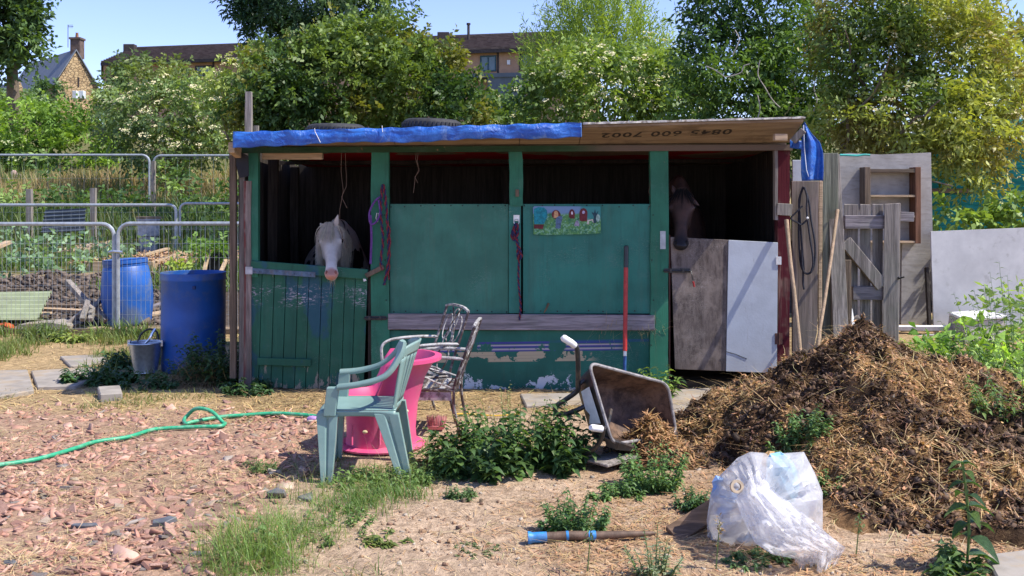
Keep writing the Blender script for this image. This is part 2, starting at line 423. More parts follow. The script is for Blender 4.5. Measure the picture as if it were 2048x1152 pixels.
# the 300 largest in the picture: pieces of their own, sharing a few dozen meshes
mats_sh = []
for i, cc in enumerate(SH_COLS):
    tt = NT('broken_tile_%s' % 'abcdef'[i]); f = tt.noise(9, 6, .7)
    cl = tt.mix(tt.st(f, .3, .7), mul(cc, .7), mul(cc, 1.2)); cl = tt.mix(tt.math('MULTIPLY', tt.rnd(), .45), cl, mul(cc, .6))
    cl = tt.mix(tt.math('MULTIPLY', tt.st(tt.noise(22, 5, .7), .52, .66), .5), cl, (.5, .42, .33)); tt.bump(tt.noise(45, 5), .004)
    mats_sh.append(tt.fin(cl, .8, .2))
protos = []
for i in range(30):
    v, f = shard(0, 0, 1.0, 0, (0, 0), h=random.uniform(.12, .3), z=0)
    me = bpy.data.meshes.new('tile_fragment'); me.from_pydata([tuple(q) for q in v], [], f); me.materials.append(mats_sh[random.choice([0, 0, 1, 1, 2, 2, 3, 4, 5])]); protos.append(me)
x, y = scatter(298, -3.6, -.9, 4.1, 5.6, rubmask)
for i in range(len(x)):
    o = bpy.data.objects.new('tile_fragment', random.choice(protos)); COL.objects.link(o); o.parent = ground
    r = random.uniform(.028, .062); o.location = (x[i], y[i], gz1(x[i], y[i])+.004); o.scale = (r, r, r*random.uniform(.7, 1.3))
    o.rotation_euler = (random.gauss(0, .33), random.gauss(0, .33), random.random()*6.28)
# the rest, as one mesh
x, y = scatter(9500, -5.6, -.7, 4.1, 8.0, lambda a, b: rubmask(a, b)*(.35+.65*sstep(.4, .55, fbm(a+9, b, s=2.4))))
TV, TF, TC = [], [], []
for i in range(len(x)):
    r = abs(random.gauss(0, .020))+.014
    v, f = shard(x[i], y[i], r, random.random()*6.28, (random.gauss(0, .38), random.gauss(0, .38)), n=random.choice([3, 4, 4]))
    o0 = len(TV); TV += [tuple(q) for q in v]
    for q in f:
        for j in range(1, len(q)-1): TF.append((o0+q[0], o0+q[j], o0+q[j+1]))
    cc = random.choice(SH_COLS[:4] if random.random() < .88 else SH_COLS); k = random.uniform(.65, 1.25); TC += [mul(cc, k)]*len(v)
npmesh('tile_rubble', TV, TF, M['shard'], ground, np.array(TC), 'stuff')
# pebbles and clods on the bare earth
x, y = scatter(2600, -1.3, 2.2, 4.1, 8.2, lambda a, b: .25+.75*sstep(.5, .62, fbm(a, b, s=3)))
TV, TF, TC = [], [], []
for i in range(len(x)):
    r = abs(random.gauss(0, .006))+.004
    v, f = shard(x[i], y[i], r, random.random()*6.28, (random.gauss(0, .3), random.gauss(0, .3)), h=r*.9, n=5)
    o0 = len(TV); TV += [tuple(q) for q in v]
    for q in f:
        for j in range(1, len(q)-1): TF.append((o0+q[0], o0+q[j], o0+q[j+1]))
    cc = random.choice([(.35, .22, .13), (.42, .3, .2), (.25, .15, .10), (.45, .38, .3)]); TC += [mul(cc, random.uniform(.7, 1.2))]*len(v)
npmesh('pebbles', TV, TF, M['shard'], ground, np.array(TC), 'stuff')

# dark upstanding slates and other single stones that catch the eye
def slab_thing(name, label, cat, pts, z0, z1, mat, group=None, bev=.006):
    """a flat stone with the outline pts (world x, y)"""
    cx = sum(p[0] for p in pts)/len(pts); cyy = sum(p[1] for p in pts)/len(pts)
    mb = MB(); mb.prism([Vector((p[0], p[1], 0)) for p in pts], (0, 0, z0), (0, 0, z1))
    t_ = thing(name, label, cat, (cx, cyy, 0), 0, group); 
    return mb, t_
M['slate'] = m_plain('dark_slate', (.10, .105, .115), .5, .3, 12, .4, dirt=(.3, .27, .24))
M['slab'] = m_plain('concrete_slab', (.30, .27, .235), .9, .18, 6, .1, dirt=(.35, .27, .18), dirt_amt=.6)
def flagstone(pix, z, lab):
    pts = [G(*p) for p in pix]; c0 = sum(pts, Vector())/len(pts)
    o_ = MB().prism([p+Vector((0, 0, gz1(p.x, p.y)*0)) for p in pts], (0, 0, -.05), (0, 0, z)).build('paving_slab', M['slab'], None, bevel=.008)
    tag(o_, lab, 'paving slab', 'worn paving slabs round the stable')
flagstone([(-60, 748), (55, 745), (68, 786), (-40, 806), (-90, 790)], .028, 'large pale paving slab at the far left edge beyond the tile rubble')
flagstone([(62, 746), (180, 738), (205, 756), (150, 776), (74, 778)], .022, 'pale paving slab half buried in straw next to the weeds, left of the bucket')
flagstone([(120, 716), (205, 712), (225, 727), (140, 736)], .02, 'small paving slab in the straw before the fence, left of the bucket')
flagstone([(1040, 792), (1168, 790), (1180, 812), (1052, 816)], .02, 'grey slab before the stable just left of the tipped wheelbarrow')
flagstone([(1345, 784), (1465, 778), (1450, 806), (1380, 832), (1340, 826)], .02, 'grey slab between the wheelbarrow tray and the muck heap')
flagstone([(195, 790), (240, 787), (245, 803), (200, 806)], .07, 'small broken block at the edge of the shadow before the weeds')
flagstone([(1970, 1122), (2050, 1112), (2120, 1150), (2000, 1180)], .03, 'buff stone slab at the bottom corner below the muck heap')
# ---------------------------------------------------------------- the stable
Y0 = 8.40                                   # plane of the front posts' faces
def sx(px, Y=Y0): return GX(px, Y)
def sz(py, Y=Y0): return GZ(py, Y)
XL, XR = sx(470), sx(1583)
def zf(x): return 2.105 + (x-sx(468, 7.95))/(sx(1610, 7.95)-sx(468, 7.95))*.125      # height of the roof's front edge
def z0r(x): return 2.045 + (x-XL)/(XR-XL)*.022
def zr(x, y):                                # underside of the roof
    f = zf(x)
    return f - (f-z0r(x))*(y-7.95)/.45 if y < Y0 else z0r(x) - .042*(y-Y0)
def board_mat(name, c, chips=(.5, .5, .47), amt=.0, blue=0.0, axis='Z', streak=.25):
    t = NT(name); X, Yc, Z = t.xyz()
    sc = (1, 1, .12) if axis == 'Z' else (.12, 1, 1)
    g = t.noise(26, 6, .65, sc=sc); b = t.noise(2.6, 5, .6)
    col = t.mix(t.st(b, .35, .65), mul(c, .84), mul(c, 1.14))
    dr = t.noise(11, 5, .7, sc=(1, 1, .05)); col = t.mix(t.math('MULTIPLY', t.st(dr, .56, .66), .35), col, (c[0]*.9+.03, c[1]*.75+.02, c[2]*.7+.02))
    col = t.mix(t.math('MULTIPLY', t.st(g, .5, .7), streak), col, mul(c, .45))
    col = t.mix(t.math('MULTIPLY', t.st(t.noise(5, 6, .7), .56, .66), .35), col, (c[0]*.8+.05, c[1]*.8+.055, c[2]*.8+.055))
    scr = t.noise(18, 2, .5, sc=(.35, 1, 1.6), dist=3.5)
    scm = t.math('MULTIPLY', t.st(t.math('ABSOLUTE', t.math('SUBTRACT', scr, .5)), .012, .004), t.st(t.noise(2.3, 3), .54, .66))
    col = t.mix(t.math('MULTIPLY', scm, .5), col, (.30, .36, .30))
    if blue: col = t.mix(t.math('MULTIPLY', t.st(t.noise(3.3, 5, .6, sc=(1, 1, .6)), .53, .60), blue), col, (.02, .06, .17))
    if amt:
        ch = t.noise(13, 7, .72); col = t.mix(t.st(ch, .74-amt*.2, .76-amt*.2), col, chips)
    t.bump(t.math('ADD', g, t.math('MULTIPLY', scm, -.5)), .0025, .7)
    return t, col
GRN = (.042, .170, .118); GRN2 = (.026, .172, .130)
t, col = board_mat('green_plywood', GRN); M['green'] = t.fin(col, .5, .3)
t, col = board_mat('green_plywood_right', GRN2, streak=.3); M['green2'] = t.fin(col, .45, .3)
t, col = board_mat('green_post_paint', (.03, .16, .095), (.30, .25, .18), .35, streak=.5); M['greenpost'] = t.fin(col, .6, .25)
# door planks: green over blue, chipped in patches
t, col = board_mat('green_door_plank', (.022, .115, .068), blue=.5, streak=.45)
X, Yc, Z = t.xyz(); zone = t.math('MULTIPLY', t.st(Z, .66, .74), t.st(Z, .92, .82)); hz = t.noise(30, 5, .7, sc=(.5, 1, 1.4), dist=1.5)
col = t.mix(t.math('MULTIPLY', t.math('MULTIPLY', zone, t.st(hz, .54, .6)), t.st(t.noise(3, 3), .42, .58)), col, (.42, .38, .42))
low = t.math('MULTIPLY', t.st(Z, .28, .0), .16); col = t.mix(t.st(t.math('ADD', t.noise(17, 6, .7, sc=(1, 1, .4)), low), .66, .7), col, (.33, .27, .20))
col = t.mix(t.math('MULTIPLY', t.rnd(), .3), col, (.012, .06, .05)); M['doorplank'] = t.fin(col, .6, .25)
# lower caravan panel: stripes under flaking green
t, col = board_mat('flaking_green_panel', (.016, .130, .098), streak=.2)
X, Yc, Z = t.xyz(); nz = t.noise(7, 4, .6, sc=(.5, 1, 2)); Zs = t.math('ADD', Z, t.math('MULTIPLY', X, -.012))
def band(a, b): return t.math('MULTIPLY', t.st(Zs, a-.003, a+.001), t.st(Zs, b+.003, b-.001))
win = t.math('MULTIPLY', t.st(X, -.75, -.62), t.st(X, 1.02, .85)); brk = t.st(t.noise(3.2, 5, .62, sc=(1, 1, .7)), .44, .47)
BL, CR, PK = (.05, .055, .25), (.45, .38, .25), (.42, .36, .40)
for z0, z1, cc in ((.386, .402, BL), (.366, .378, PK), (.352, .365, BL), (.332, .346, PK), (.322, .331, BL), (.290, .319, CR), (.262, .287, CR), (.236, .259, CR)):
    wz = t.math('MULTIPLY', win, brk) if cc is not CR else t.math('MULTIPLY', t.math('MULTIPLY', win, t.st(X, .75, .6)), t.st(t.noise(4.2, 5, .62, sc=(1, 1, 1)), .46, .48))
    col = t.mix(t.math('MULTIPLY', band(z0, z1), wz), col, cc)
col = t.mix(t.math('MULTIPLY', band(.392, .412), t.math('MULTIPLY', t.st(X, .2, .6), .6)), col, (.02, .08, .22))
fl = t.math('ADD', t.noise(6.5, 9, .75), t.st(Z, .26, -.02)); fl = t.math('SUBTRACT', fl, .0)
col = t.mix(t.st(t.math('ADD', t.noise(7, 9, .74), t.math('MULTIPLY', t.st(Z, .28, -.06), .2)), .685, .70), col, (.62, .66, .68))
M['lowpanel'] = t.fin(col, .5, .3)
# ply of the dark right-hand door
t = NT('scuffed_brown_ply'); X, Yc, Z = t.xyz(); g = t.noise(20, 7, .7, sc=(1, 1, .25)); b = t.noise(4, 6, .68)
col = t.mix(t.st(g, .32, .68), (.075, .058, .05), (.19, .155, .135)); col = t.mix(t.st(b, .45, .66), col, (.24, .195, .165))
scr = t.noise(16, 3, .6, sc=(.7, 1, 1), dist=4); scm = t.math('MULTIPLY', t.st(t.math('ABSOLUTE', t.math('SUBTRACT', scr, .5)), .02, .006), t.st(t.noise(3, 3), .46, .6))
col = t.mix(t.math('MULTIPLY', scm, .5), col, (.36, .33, .3)); t.bump(g, .003); M['ply_brown'] = t.fin(col, .8, .15)
t = NT('pale_painted_sheet'); f = t.noise(5, 6, .6); col = t.mix(t.st(f, .3, .7), (.40, .43, .47), (.47, .51, .56))
col = t.mix(t.math('MULTIPLY', t.st(t.noise(30, 5, .7, sc=(1, 1, .15)), .6, .7), .4), col, (.3, .3, .3)); t.bump(t.noise(60, 3), .0008); M['sheet'] = t.fin(col, .5, .3)
# soffit boards: buff with red patches
t = NT('signboard_soffit'); X, Yc, Z = t.xyz(); g = t.noise(22, 6, .65, sc=(.1, 1, 1))
col = t.mix(t.st(g, .3, .7), (.22, .155, .10), (.36, .27, .18)); col = t.mix(t.math('MULTIPLY', t.st(t.noise(3.5, 6, .7), .5, .68), .6), col, (.12, .085, .06))
redm = t.st(t.noise(1.35, 2, .4, sc=(1, 1.2, 1)), .47, .485); inn = t.st(Yc, .42, .46); col = t.mix(t.math('MULTIPLY', redm, inn), col, (.42, .02, .025))
t.bump(g, .003); M['soffit'] = t.fin(col, .8, .15)

stable = thing('stable', 'low green patched plywood horse stable with two half doors and a flat roof', 'stable', (0, Y0, 0))
def part(mb, name, mat, parent=None, **kw): return mb.build(name, mat, parent or stable, **kw)
def colbox(x0, x1, y0, y1, z0, z1, nz=6, j=.006):
    """an upright post with slightly uneven faces"""
    mb = MB(); rings = []
    for i in range(nz+1):
        z = z0+(z1-z0)*i/nz; q = [random.uniform(-j, j) for _ in range(4)]
        rings.append([Vector((x0+q[0], y0+q[1]*.5, z)), Vector((x1+q[2], y0+q[1]*.5, z)), Vector((x1+q[2], y1, z)), Vector((x0+q[0], y1, z))])
    return mb.loft(rings)
def ztop(x): return zr(x, Y0)-.05
part(colbox(sx(497), sx(516), Y0, Y0+.07, .95, ztop(XL), 4, .003), 'post', M['greenpost'])
part(colbox(sx(742), sx(778), Y0, Y0+.09, 0, ztop(-1.1)), 'post', M['greenpost'])
part(colbox(sx(1018), sx(1045), Y0-.002, Y0+.09, 1.55, ztop(0)), 'post', M['greenpost'])
part(colbox(sx(1301), sx(1337), Y0-.006, Y0+.09, .02, ztop(1.3), 7), 'post', M['greenpost'])
M['burgundy'] = m_wood('burgundy_painted_post', (.20, .11, .09), 'Z', .4, 12, paint=(.085, .014, .02), paint_amt=.9)
tag(part(colbox(sx(1556), sx(1580), Y0, Y0+.1, .0, ztop(2.3)), 'post', M['burgundy']), 'burgundy painted corner post')
part(colbox(sx(1549), sx(1555), Y0-.01, Y0+.05, sz(440), ztop(2.2), 4, .002), 'trim_strip', M['wood_grey'])
M['oldred'] = m_wood('old_red_post', (.30, .24, .21), 'Z', .4, 14, paint=(.15, .05, .045), paint_amt=.35)
tag(part(colbox(sx(488), sx(503), Y0-.01, Y0+.08, 0, sz(362), 7, .005), 'post', M['oldred']), 'old corner post with worn red paint')
part(colbox(sx(475), sx(486), Y0+.05, Y0+.11, 0.05, sz(318, 8.45), 7, .006), 'post', M['wood_grey'])
part(colbox(sx(459), sx(471), Y0+.0, Y0+.05, .10, sz(310), 7, .004), 'post', M['wood_brown'])
# lintel, wedge of dark wood
zl = lambda x: zr(x, Y0)
mb = MB(); N_ = 12; rings = []
for i in range(N_+1):
    x = XL + (XR-XL)*i/N_; b = zl(x)-.052; tpz = zl(x)-.004
    rings.append([Vector((x, Y0-.035, b)), Vector((x, Y0+.005+.05, b)), Vector((x, Y0+.055, tpz)), Vector((x, Y0-.035, tpz))])
t, col = board_mat('dark_green_lintel', (.03, .07, .035), (.22, .15, .09), .5, streak=.6, axis='X'); X, _, _ = t.xyz()
col = t.mix(t.st(t.math('ADD', X, t.math('MULTIPLY', t.noise(3, 4), .6)), .75, 1.25), col, (.15, .11, .08)); M['lintel'] = t.fin(col, .8, .15)
part(mb.loft(rings), 'lintel', M['lintel'])
# front panels
zt = sz(408)
part(MB().box(sx(779), sx(1017), Y0+.03, Y0+.045, sz(628), zt), 'front_panel', M['green'], bevel=.002)
part(MB().box(sx(1046), sx(1306), Y0+.022, Y0+.038, sz(628), zt), 'front_panel', M['green2'], bevel=.002)
part(MB().box(sx(1017.5), sx(1042), Y0+.012, Y0+.028, sz(627), zt-.004), 'cover_strip', M['green2'], bevel=.002)
part(MB().box(sx(768), sx(1312), Y0+.034, Y0+.05, -.04, sz(662)), 'lower_panel', M['lowpanel'])
mb = MB(); mb.hexa([(sx(776), Y0-.01, sz(659)), (sx(1309), Y0-.01, sz(661)), (sx(1309), Y0+.033, sz(661)), (sx(776), Y0+.033, sz(659)),
                    (sx(776), Y0-.01, sz(627)), (sx(1309), Y0-.01, sz(630)), (sx(1309), Y0+.02, sz(630)), (sx(776), Y0+.02, sz(627))])
part(mb, 'kick_rail', M['wood_greyx'], bevel=.004)
part(MB().box(sx(756), sx(768), Y0+.02, Y0+.05, 0, sz(570)), 'packing_strip', M['wood_olive'])
part(MB().box(sx(735), sx(741.5), Y0+.03, Y0+.06, 0.02, sz(545)), 'packing_strip', M['wood_dark'])
# walls behind the front: side boards, back wall, floor bed
def wallboards(x0, y0, x1, y1, ztf, w, mat, name='wall_plank', z0=0, off=.012, gap=.004):
    L_ = math.hypot(x1-x0, y1-y0); n = max(1, round(L_/w))
    d = Vector((x1-x0, y1-y0, 0))/n; nn = Vector((-d.y, d.x, 0)).normalized()*off
    for i in range(n):
        a = Vector((x0, y0, z0))+d*i; b = a+d*(1-gap/(L_/n)); zt_ = max(ztf(a.x, a.y), ztf(b.x, b.y))+.008
        k = nn*(1 if i % 2 else .7); mb = MB()
        mb.hexa([a, b, b+nn, a+nn] + [Vector((q.x, q.y, zt_)) for q in (a, b, b+nn, a+nn)]); part(mb, name, mat)
YB = 10.75
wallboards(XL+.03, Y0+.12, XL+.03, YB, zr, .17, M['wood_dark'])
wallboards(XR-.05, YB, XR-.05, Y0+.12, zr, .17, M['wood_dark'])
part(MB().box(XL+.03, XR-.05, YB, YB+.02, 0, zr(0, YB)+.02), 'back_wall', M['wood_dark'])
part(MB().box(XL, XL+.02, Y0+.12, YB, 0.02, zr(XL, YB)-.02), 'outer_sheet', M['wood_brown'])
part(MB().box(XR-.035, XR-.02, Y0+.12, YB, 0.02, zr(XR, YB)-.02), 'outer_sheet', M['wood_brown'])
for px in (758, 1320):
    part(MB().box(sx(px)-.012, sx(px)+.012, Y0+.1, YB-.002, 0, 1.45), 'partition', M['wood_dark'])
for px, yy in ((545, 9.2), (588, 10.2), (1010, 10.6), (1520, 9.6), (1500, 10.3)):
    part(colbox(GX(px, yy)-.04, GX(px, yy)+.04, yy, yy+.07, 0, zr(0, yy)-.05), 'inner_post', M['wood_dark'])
for yy in (9.9,):
    mb = MB(); mb.bar((XL+.03, yy, zr(XL, yy)-.02), (XR-.05, yy, zr(XR, yy)-.02), .05, .035); part(mb, 'roof_joist', M['wood_dark'])
# roof: boards below, felt above
xe0, xe1 = sx(468, 7.95), sx(1611, 7.95)
def roofpiece(x0, x1, y0, y1, dz0, dz1, n=6):
    def f(u, v):
        x = x0+(x1-x0)*u; y = y0+(y1-y0)*v; return Vector((x, y, zr(x, y)))
    mb = MB(); rings = []
    for j in range(n+1):
        y = y0+(y1-y0)*j/n
        rings.append([Vector((x0, y, zr(x0, y)+dz0)), Vector((x1, y, zr(x1, y)+dz0)), Vector((x1, y, zr(x1, y)+dz1)), Vector((x0, y, zr(x0, y)+dz1))])
    return mb.loft(rings)
ed = [xe0+.02, sx(780, 8), sx(1040, 8), sx(1165, 7.95), xe1-.01]
for i in range(4):
    part(roofpiece(ed[i]+.003, ed[i+1]-.003, 7.95+.012*(i % 2), Y0-.037, .0, .018, 3), 'soffit_board', M['soffit'])
    part(roofpiece(ed[i]+.003, ed[i+1]-.003, Y0+.06, YB+.15, .0, .018, 5), 'ceiling_board', M['soffit'])
M['felt'] = m_plain('roofing_felt', (.10, .095, .09), .95, .3, 9, dirt=(.3, .27, .22))
part(roofpiece(xe0+.01, xe1, 7.945, YB+.2, .020, .030, 8), 'roofing_felt', M['felt'])
# ragged pale edge of the boards on the right
M['peel'] = m_plain('peeling_white_edge', (.55, .52, .47), .9, .3, 30, dirt=(.2, .15, .1), dirt_amt=.8)
x = sx(1166, 7.95)
mb = MB(); rings = []
while x < xe1:
    h = random.uniform(.003, .009); o_ = random.uniform(0, .008)
    rings.append([Vector((x, 7.938-o_, zr(x, 7.95)+.018)), Vector((x, 7.949, zr(x, 7.95)+.018)), Vector((x, 7.949, zr(x, 7.95)+.028+h)), Vector((x, 7.938-o_, zr(x, 7.95)+.026+h))]); x += random.uniform(.02, .07)
part(mb.loft(rings), 'edge_strip', M['peel'])
# printed number, seen upside down on the underside
fc = bpy.data.curves.new('t', 'FONT'); fc.body = '0845 600 7002'; fc.size = .105; fc.extrude = .0005; fc.space_character = 1.15; fc.offset = .0018
tmp = bpy.data.objects.new('t', fc); COL.objects.link(tmp); bpy.context.view_layer.update()
me = bpy.data.meshes.new_from_object(tmp.evaluated_get(bpy.context.evaluated_depsgraph_get())); bpy.data.objects.remove(tmp)
w0 = max(v.co.x for v in me.vertices); xa, xb = GX(1468, 8.05), GX(1205, 8.05)
for v in me.vertices:
    u = v.co.x/w0; x = xa+(xb-xa)*u; yb_ = 8.075 + .035*u; y = yb_ + v.co.y*1.35
    v.co = Vector((x, y, zr(x, y)-.0022+v.co.z)) - stable.location
M['print'] = m_plain('black_print', (.035, .028, .025), .8, .3, 30)
tn = link('printed_number', me, stable, [M['print']])
# rafter ends and odd blocks at the two top corners
for a, b, w, h, m in (((sx(1547, 8), 7.99, 2.10), (sx(1572, 8), 7.99, 2.098), .07, .055, 'wood_pale'), ((sx(1585, 8.05), 8.04, 2.07), (sx(1606, 8.02), 8.0, 2.16), .05, .05, 'wood_grey'),
                      ((sx(463, 8), 8.0, 2.02), (sx(474, 8.3), 8.35, 1.99), .05, .085, 'wood_pale'), ((sx(1553), 8.385, sz(418)), (sx(1583), 8.39, sz(420)), .02, .10, 'wood_grey')):
    part(MB().bar(a, b, w, h), 'rafter_end', M[m], bevel=.003)
part(MB().box(sx(518), sx(640), Y0+.1, Y0+.15, sz(318), sz(300)), 'batten', M['wood_pale'])
# left half door
hd_l = bpy.data.objects.new('half_door', None); COL.objects.link(hd_l); hd_l.parent = stable; hd_l['label'] = 'planked green half door with chipped blue and green paint'
xt = np.linspace(sx(502.5), sx(735.5), 11)+np.array([0]+[random.uniform(-.006, .006) for _ in range(9)]+[0])
def dz(x): return sz(522) + (x-sx(503))/(sx(736)-sx(503))*(sz(540)-sz(522))
for i in range(10):
    a, b = xt[i]+.002, xt[i+1]-.002; sh = -.035; b0 = .035-random.uniform(0, .04); yy = Y0+.012+random.uniform(-.003, .003)
    mb = MB(); mb.hexa([(a+sh, yy, b0), (b+sh, yy, b0), (b+sh, yy+.022, b0), (a+sh, yy+.022, b0), (a, yy, dz(a)-.002), (b, yy, dz(b)-.002), (b, yy+.022, dz(b)-.002), (a, yy+.022, dz(a)-.002)])
    part(mb, 'plank', M['doorplank'], hd_l, bevel=.0025)
mb = MB(); mb.bar((sx(503), Y0-.008, dz(sx(503))-.036), (sx(736), Y0-.008, dz(sx(736))-.036), .035, .085); part(mb, 'top_rail', M['doorplank'], hd_l, bevel=.004)
mb = MB(); mb.bar((sx(515), Y0, .245), (sx(622), Y0, .232), .022, .062); part(mb, 'ledge', M['doorplank'], hd_l, bevel=.003)
M['blue_strap'] = m_plain('blue_grey_iron', (.08, .13, .19), .5, .35, 25, dirt=(.15, .12, .1))
mb = MB(); mb.bar((sx(494), Y0-.03, sz(540)), (sx(632), Y0-.03, sz(549)), .006, .042)
for px in (510, 520, 560, 590, 622): mb.ball((sx(px), Y0-.034, sz(541+(px-494)*.065)), (.007, .004, .007), 8, 4)
part(mb, 'strap_hinge', M['blue_strap'], hd_l)
M['chalk'] = m_plain('chalky_plate', (.45, .45, .45), .6, .2, 20)
mb = MB(); mb.box(sx(493), sx(507), Y0-.036, Y0-.034+.0, sz(548), sz(533)); part(mb, 'hinge_plate', M['chalk'], hd_l)
mb = MB(); mb.bar((sx(727), Y0-.02, sz(548)), (sx(731), Y0-.02, sz(562)), .01, .024, up=(1, 0, 0)); part(mb, 'latch_block', M['white_plastic'], hd_l, bevel=.002)
mb = MB(); mb.bar((sx(733), Y0-.03, sz(551)), (sx(768), Y0-.025, sz(533)), .04, .045, up=(0, 1, 0)); part(mb, 'turn_button', M['wood_brown'], stable, bevel=.004)
def bolt(x0, x1, z, y, parent, hx=None):
    mb = MB(); mb.tube([(x0, y-.012, z), (x1, y-.012, z)], .007, 8); mb.box(x0+.01, x1-.01, y-.004, y, z-.018, z+.018)
    for q in (.25, .7):
        xx = x0+(x1-x0)*q; mb.box(xx-.009, xx+.009, y-.024, y-.002, z-.014, z+.014)
    if hx: mb.tube([(hx, y-.014, z), (hx+.004, y-.03, z-.03), (hx+.012, y-.028, z-.075)], .005, 6)
    return part(mb, 'bolt', M['black_metal'], parent)
bolt(sx(728), sx(775), sz(636), Y0-.002, stable)
bolt(sx(1326), sx(1382), sz(541), Y0-.01, stable, sx(1381))
mb = MB(); mb.tube([(sx(1384.5), Y0-.04, sz(562)), (sx(1387), Y0-.04, sz(573))], .008, 8); part(mb, 'bolt_tip', m_plain('red_tip', (.35, .03, .03), .5), stable)
# right half door: brown ply and pale sheet
hd_r = bpy.data.objects.new('half_door', None); COL.objects.link(hd_r); hd_r.parent = stable; hd_r['label'] = 'half door of scuffed brown ply beside a pale grey sheet'
def dzr(x): return sz(474) + (x-sx(1342))/(sx(1556)-sx(1342))*(sz(485)-sz(474))
def dbr(x): return sz(738) + (x-sx(1342))/(sx(1556)-sx(1342))*(sz(746)-sz(738))
def dpanel(x0, x1, x0b, x1b, y, th, name, m):
    mb = MB(); mb.hexa([(x0b, y, dbr(x0b)), (x1b, y, dbr(x1b)), (x1b, y+th, dbr(x1b)), (x0b, y+th, dbr(x0b)), (x0, y, dzr(x0)), (x1, y, dzr(x1)), (x1, y+th, dzr(x1)), (x0, y+th, dzr(x0))])
    return part(mb, name, m, hd_r, bevel=.002)
dpanel(sx(1341), sx(1456), sx(1350), sx(1451), Y0-.002, .018, 'ply_panel', M['ply_brown'])
dpanel(sx(1456.5), sx(1555), sx(1451.5), sx(1553), Y0-.012, .016, 'sheet_panel', M['sheet'])
mb = MB(); mb.box(sx(1549), sx(1564), Y0-.018, Y0-.013, sz(688), sz(666)); mb.tube([(sx(1557), Y0-.021, sz(689)), (sx(1557), Y0-.021, sz(665))], .005, 6); part(mb, 'hinge', m_plain('rusty_hinge', (.10, .045, .035), .7, .3, 30), hd_r)
mb = MB(); mb.box(sx(1551), sx(1561.5), Y0-.02, Y0-.014, sz(529), sz(513)); part(mb, 'hinge_plate', M['white_plastic'], hd_r)
M['crack'] = m_plain('dark_crack', (.03, .03, .03), .9)
mb = MB(); mb.tube([P(1452, 703, 8.3865), P(1470, 708, 8.3865), P(1482, 713, 8.3865), P(1494, 718, 8.3865)], .0025, 4); part(mb, 'crack_line', M['crack'], hd_r)
# trim between post and right door
part(MB().box(sx(1338), sx(1341), Y0+.01, Y0+.03, .1, sz(470)), 'packing_strip', m_plain('red_brown_strip', (.10, .04, .03), .8))
# small fittings on posts
mb = MB(); mb.box(sx(1027), sx(1039), Y0+.006, Y0+.012, sz(442), sz(430)); mb.tube([(sx(1033)+.022*math.cos(a), Y0-.002, sz(444)+.022*math.sin(a)) for a in np.linspace(0, 6.28, 14)[:-1]], .0035, 6, closed=True)
part(mb, 'tie_ring', M['galv'])
mb = MB(); mb.box(sx(1031), sx(1038), Y0-.02, Y0-.002, sz(393), sz(379)); part(mb, 'hook_plate', M['wood_brown'])
mb = MB(); mb.tube([(sx(755), Y0-.004, sz(443)), (sx(753), Y0-.03, sz(436)), (sx(755), Y0-.035, sz(426)), (sx(759), Y0-.03, sz(427)), (sx(758), Y0-.02, sz(434)), (sx(756), Y0-.03, sz(444))], .005, 6)
part(mb, 'hook', M['white_plastic'])
mb = MB(); mb.box(sx(1320), sx(1331), Y0-.01, Y0-.007, sz(498), sz(462)); part(mb, 'keeper_plate', M['galv_dull'])
mb = MB(); mb.tube([(sx(1088), Y0+.01, sz(626)), (sx(1092), Y0-.01, sz(618)), (sx(1097), Y0-.02, sz(606))], [.004, .008, .01], 6); part(mb, 'peg', M['wood_brown'])
# sunlit gap fillers: torn black lining by the left corner
M['lining'] = m_plain('torn_black_lining', (.015, .015, .017), .6, .3)
mb = MB(); mb.add([P(474, 300, 8.33), P(497, 312, 8.33), P(498, 352, 8.31), P(480, 356, 8.32), P(472, 330, 8.33)], [(0, 1, 2, 3, 4)]); part(mb, 'torn_lining', M['lining'], solid=.004)
for px0, px1, Yn_ in ((784, 1012, Y0+.0285), (1050, 1302, Y0+.0205)):
    for i in range(9):
        for py in (412, 623): part(MB().ball((sx(px0+(px1-px0)*i/8+random.uniform(-4, 4)), Yn_, sz(py+random.uniform(-2, 2))), (.006, .003, .006), 6, 4), 'nail', M['crack'])
for px in (770, 1305):
    for py in (430, 520, 600, 690, 750): part(MB().ball((sx(px+random.uniform(-3, 3)), Y0-.009, sz(py)), (.006, .004, .006), 6, 4), 'nail', M['crack'])
# hay wisps on the rails
v, f, c_ = strands(np.array([[sx(random.uniform(1185, 1330)), Y0-.005-random.random()*.03, sz(random.uniform(645, 670))] for _ in range(90)]), unit(rng.normal(0, 1, (90, 3))*[1, .3, 1]), rng.uniform(.04, .18, 90), .003, rng.normal(0, .03, (90, 3))+[0, 0, -.04], vary((.36, .28, .16), 90))
w = npmesh('hay_wisps', v, f, M['straw'], stable, c_, 'stuff')
for px, z0, l in ((682, 306, 190), (690, 306, 110), (832, 306, 60), (836, 306, 80), (1300, 330, 90)):
    pts = [(sx(px)+random.uniform(-.01, .01)*k, Y0+.02, sz(z0)-l/238*k/5) for k in range(6)]
    part(MB().tube(pts, .0022, 4), 'loose_twine', m_plain('twine', (.16, .11, .08), .9))
# straw bed
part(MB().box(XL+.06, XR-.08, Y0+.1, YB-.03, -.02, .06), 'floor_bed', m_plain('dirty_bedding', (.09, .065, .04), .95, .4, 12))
# ---------------------------------------------------------------- things on and round the stable
def single(mb, name, mat, label, cat, group=None, **kw): return tag(mb.build(name, mat, None, **kw), label, cat, group)
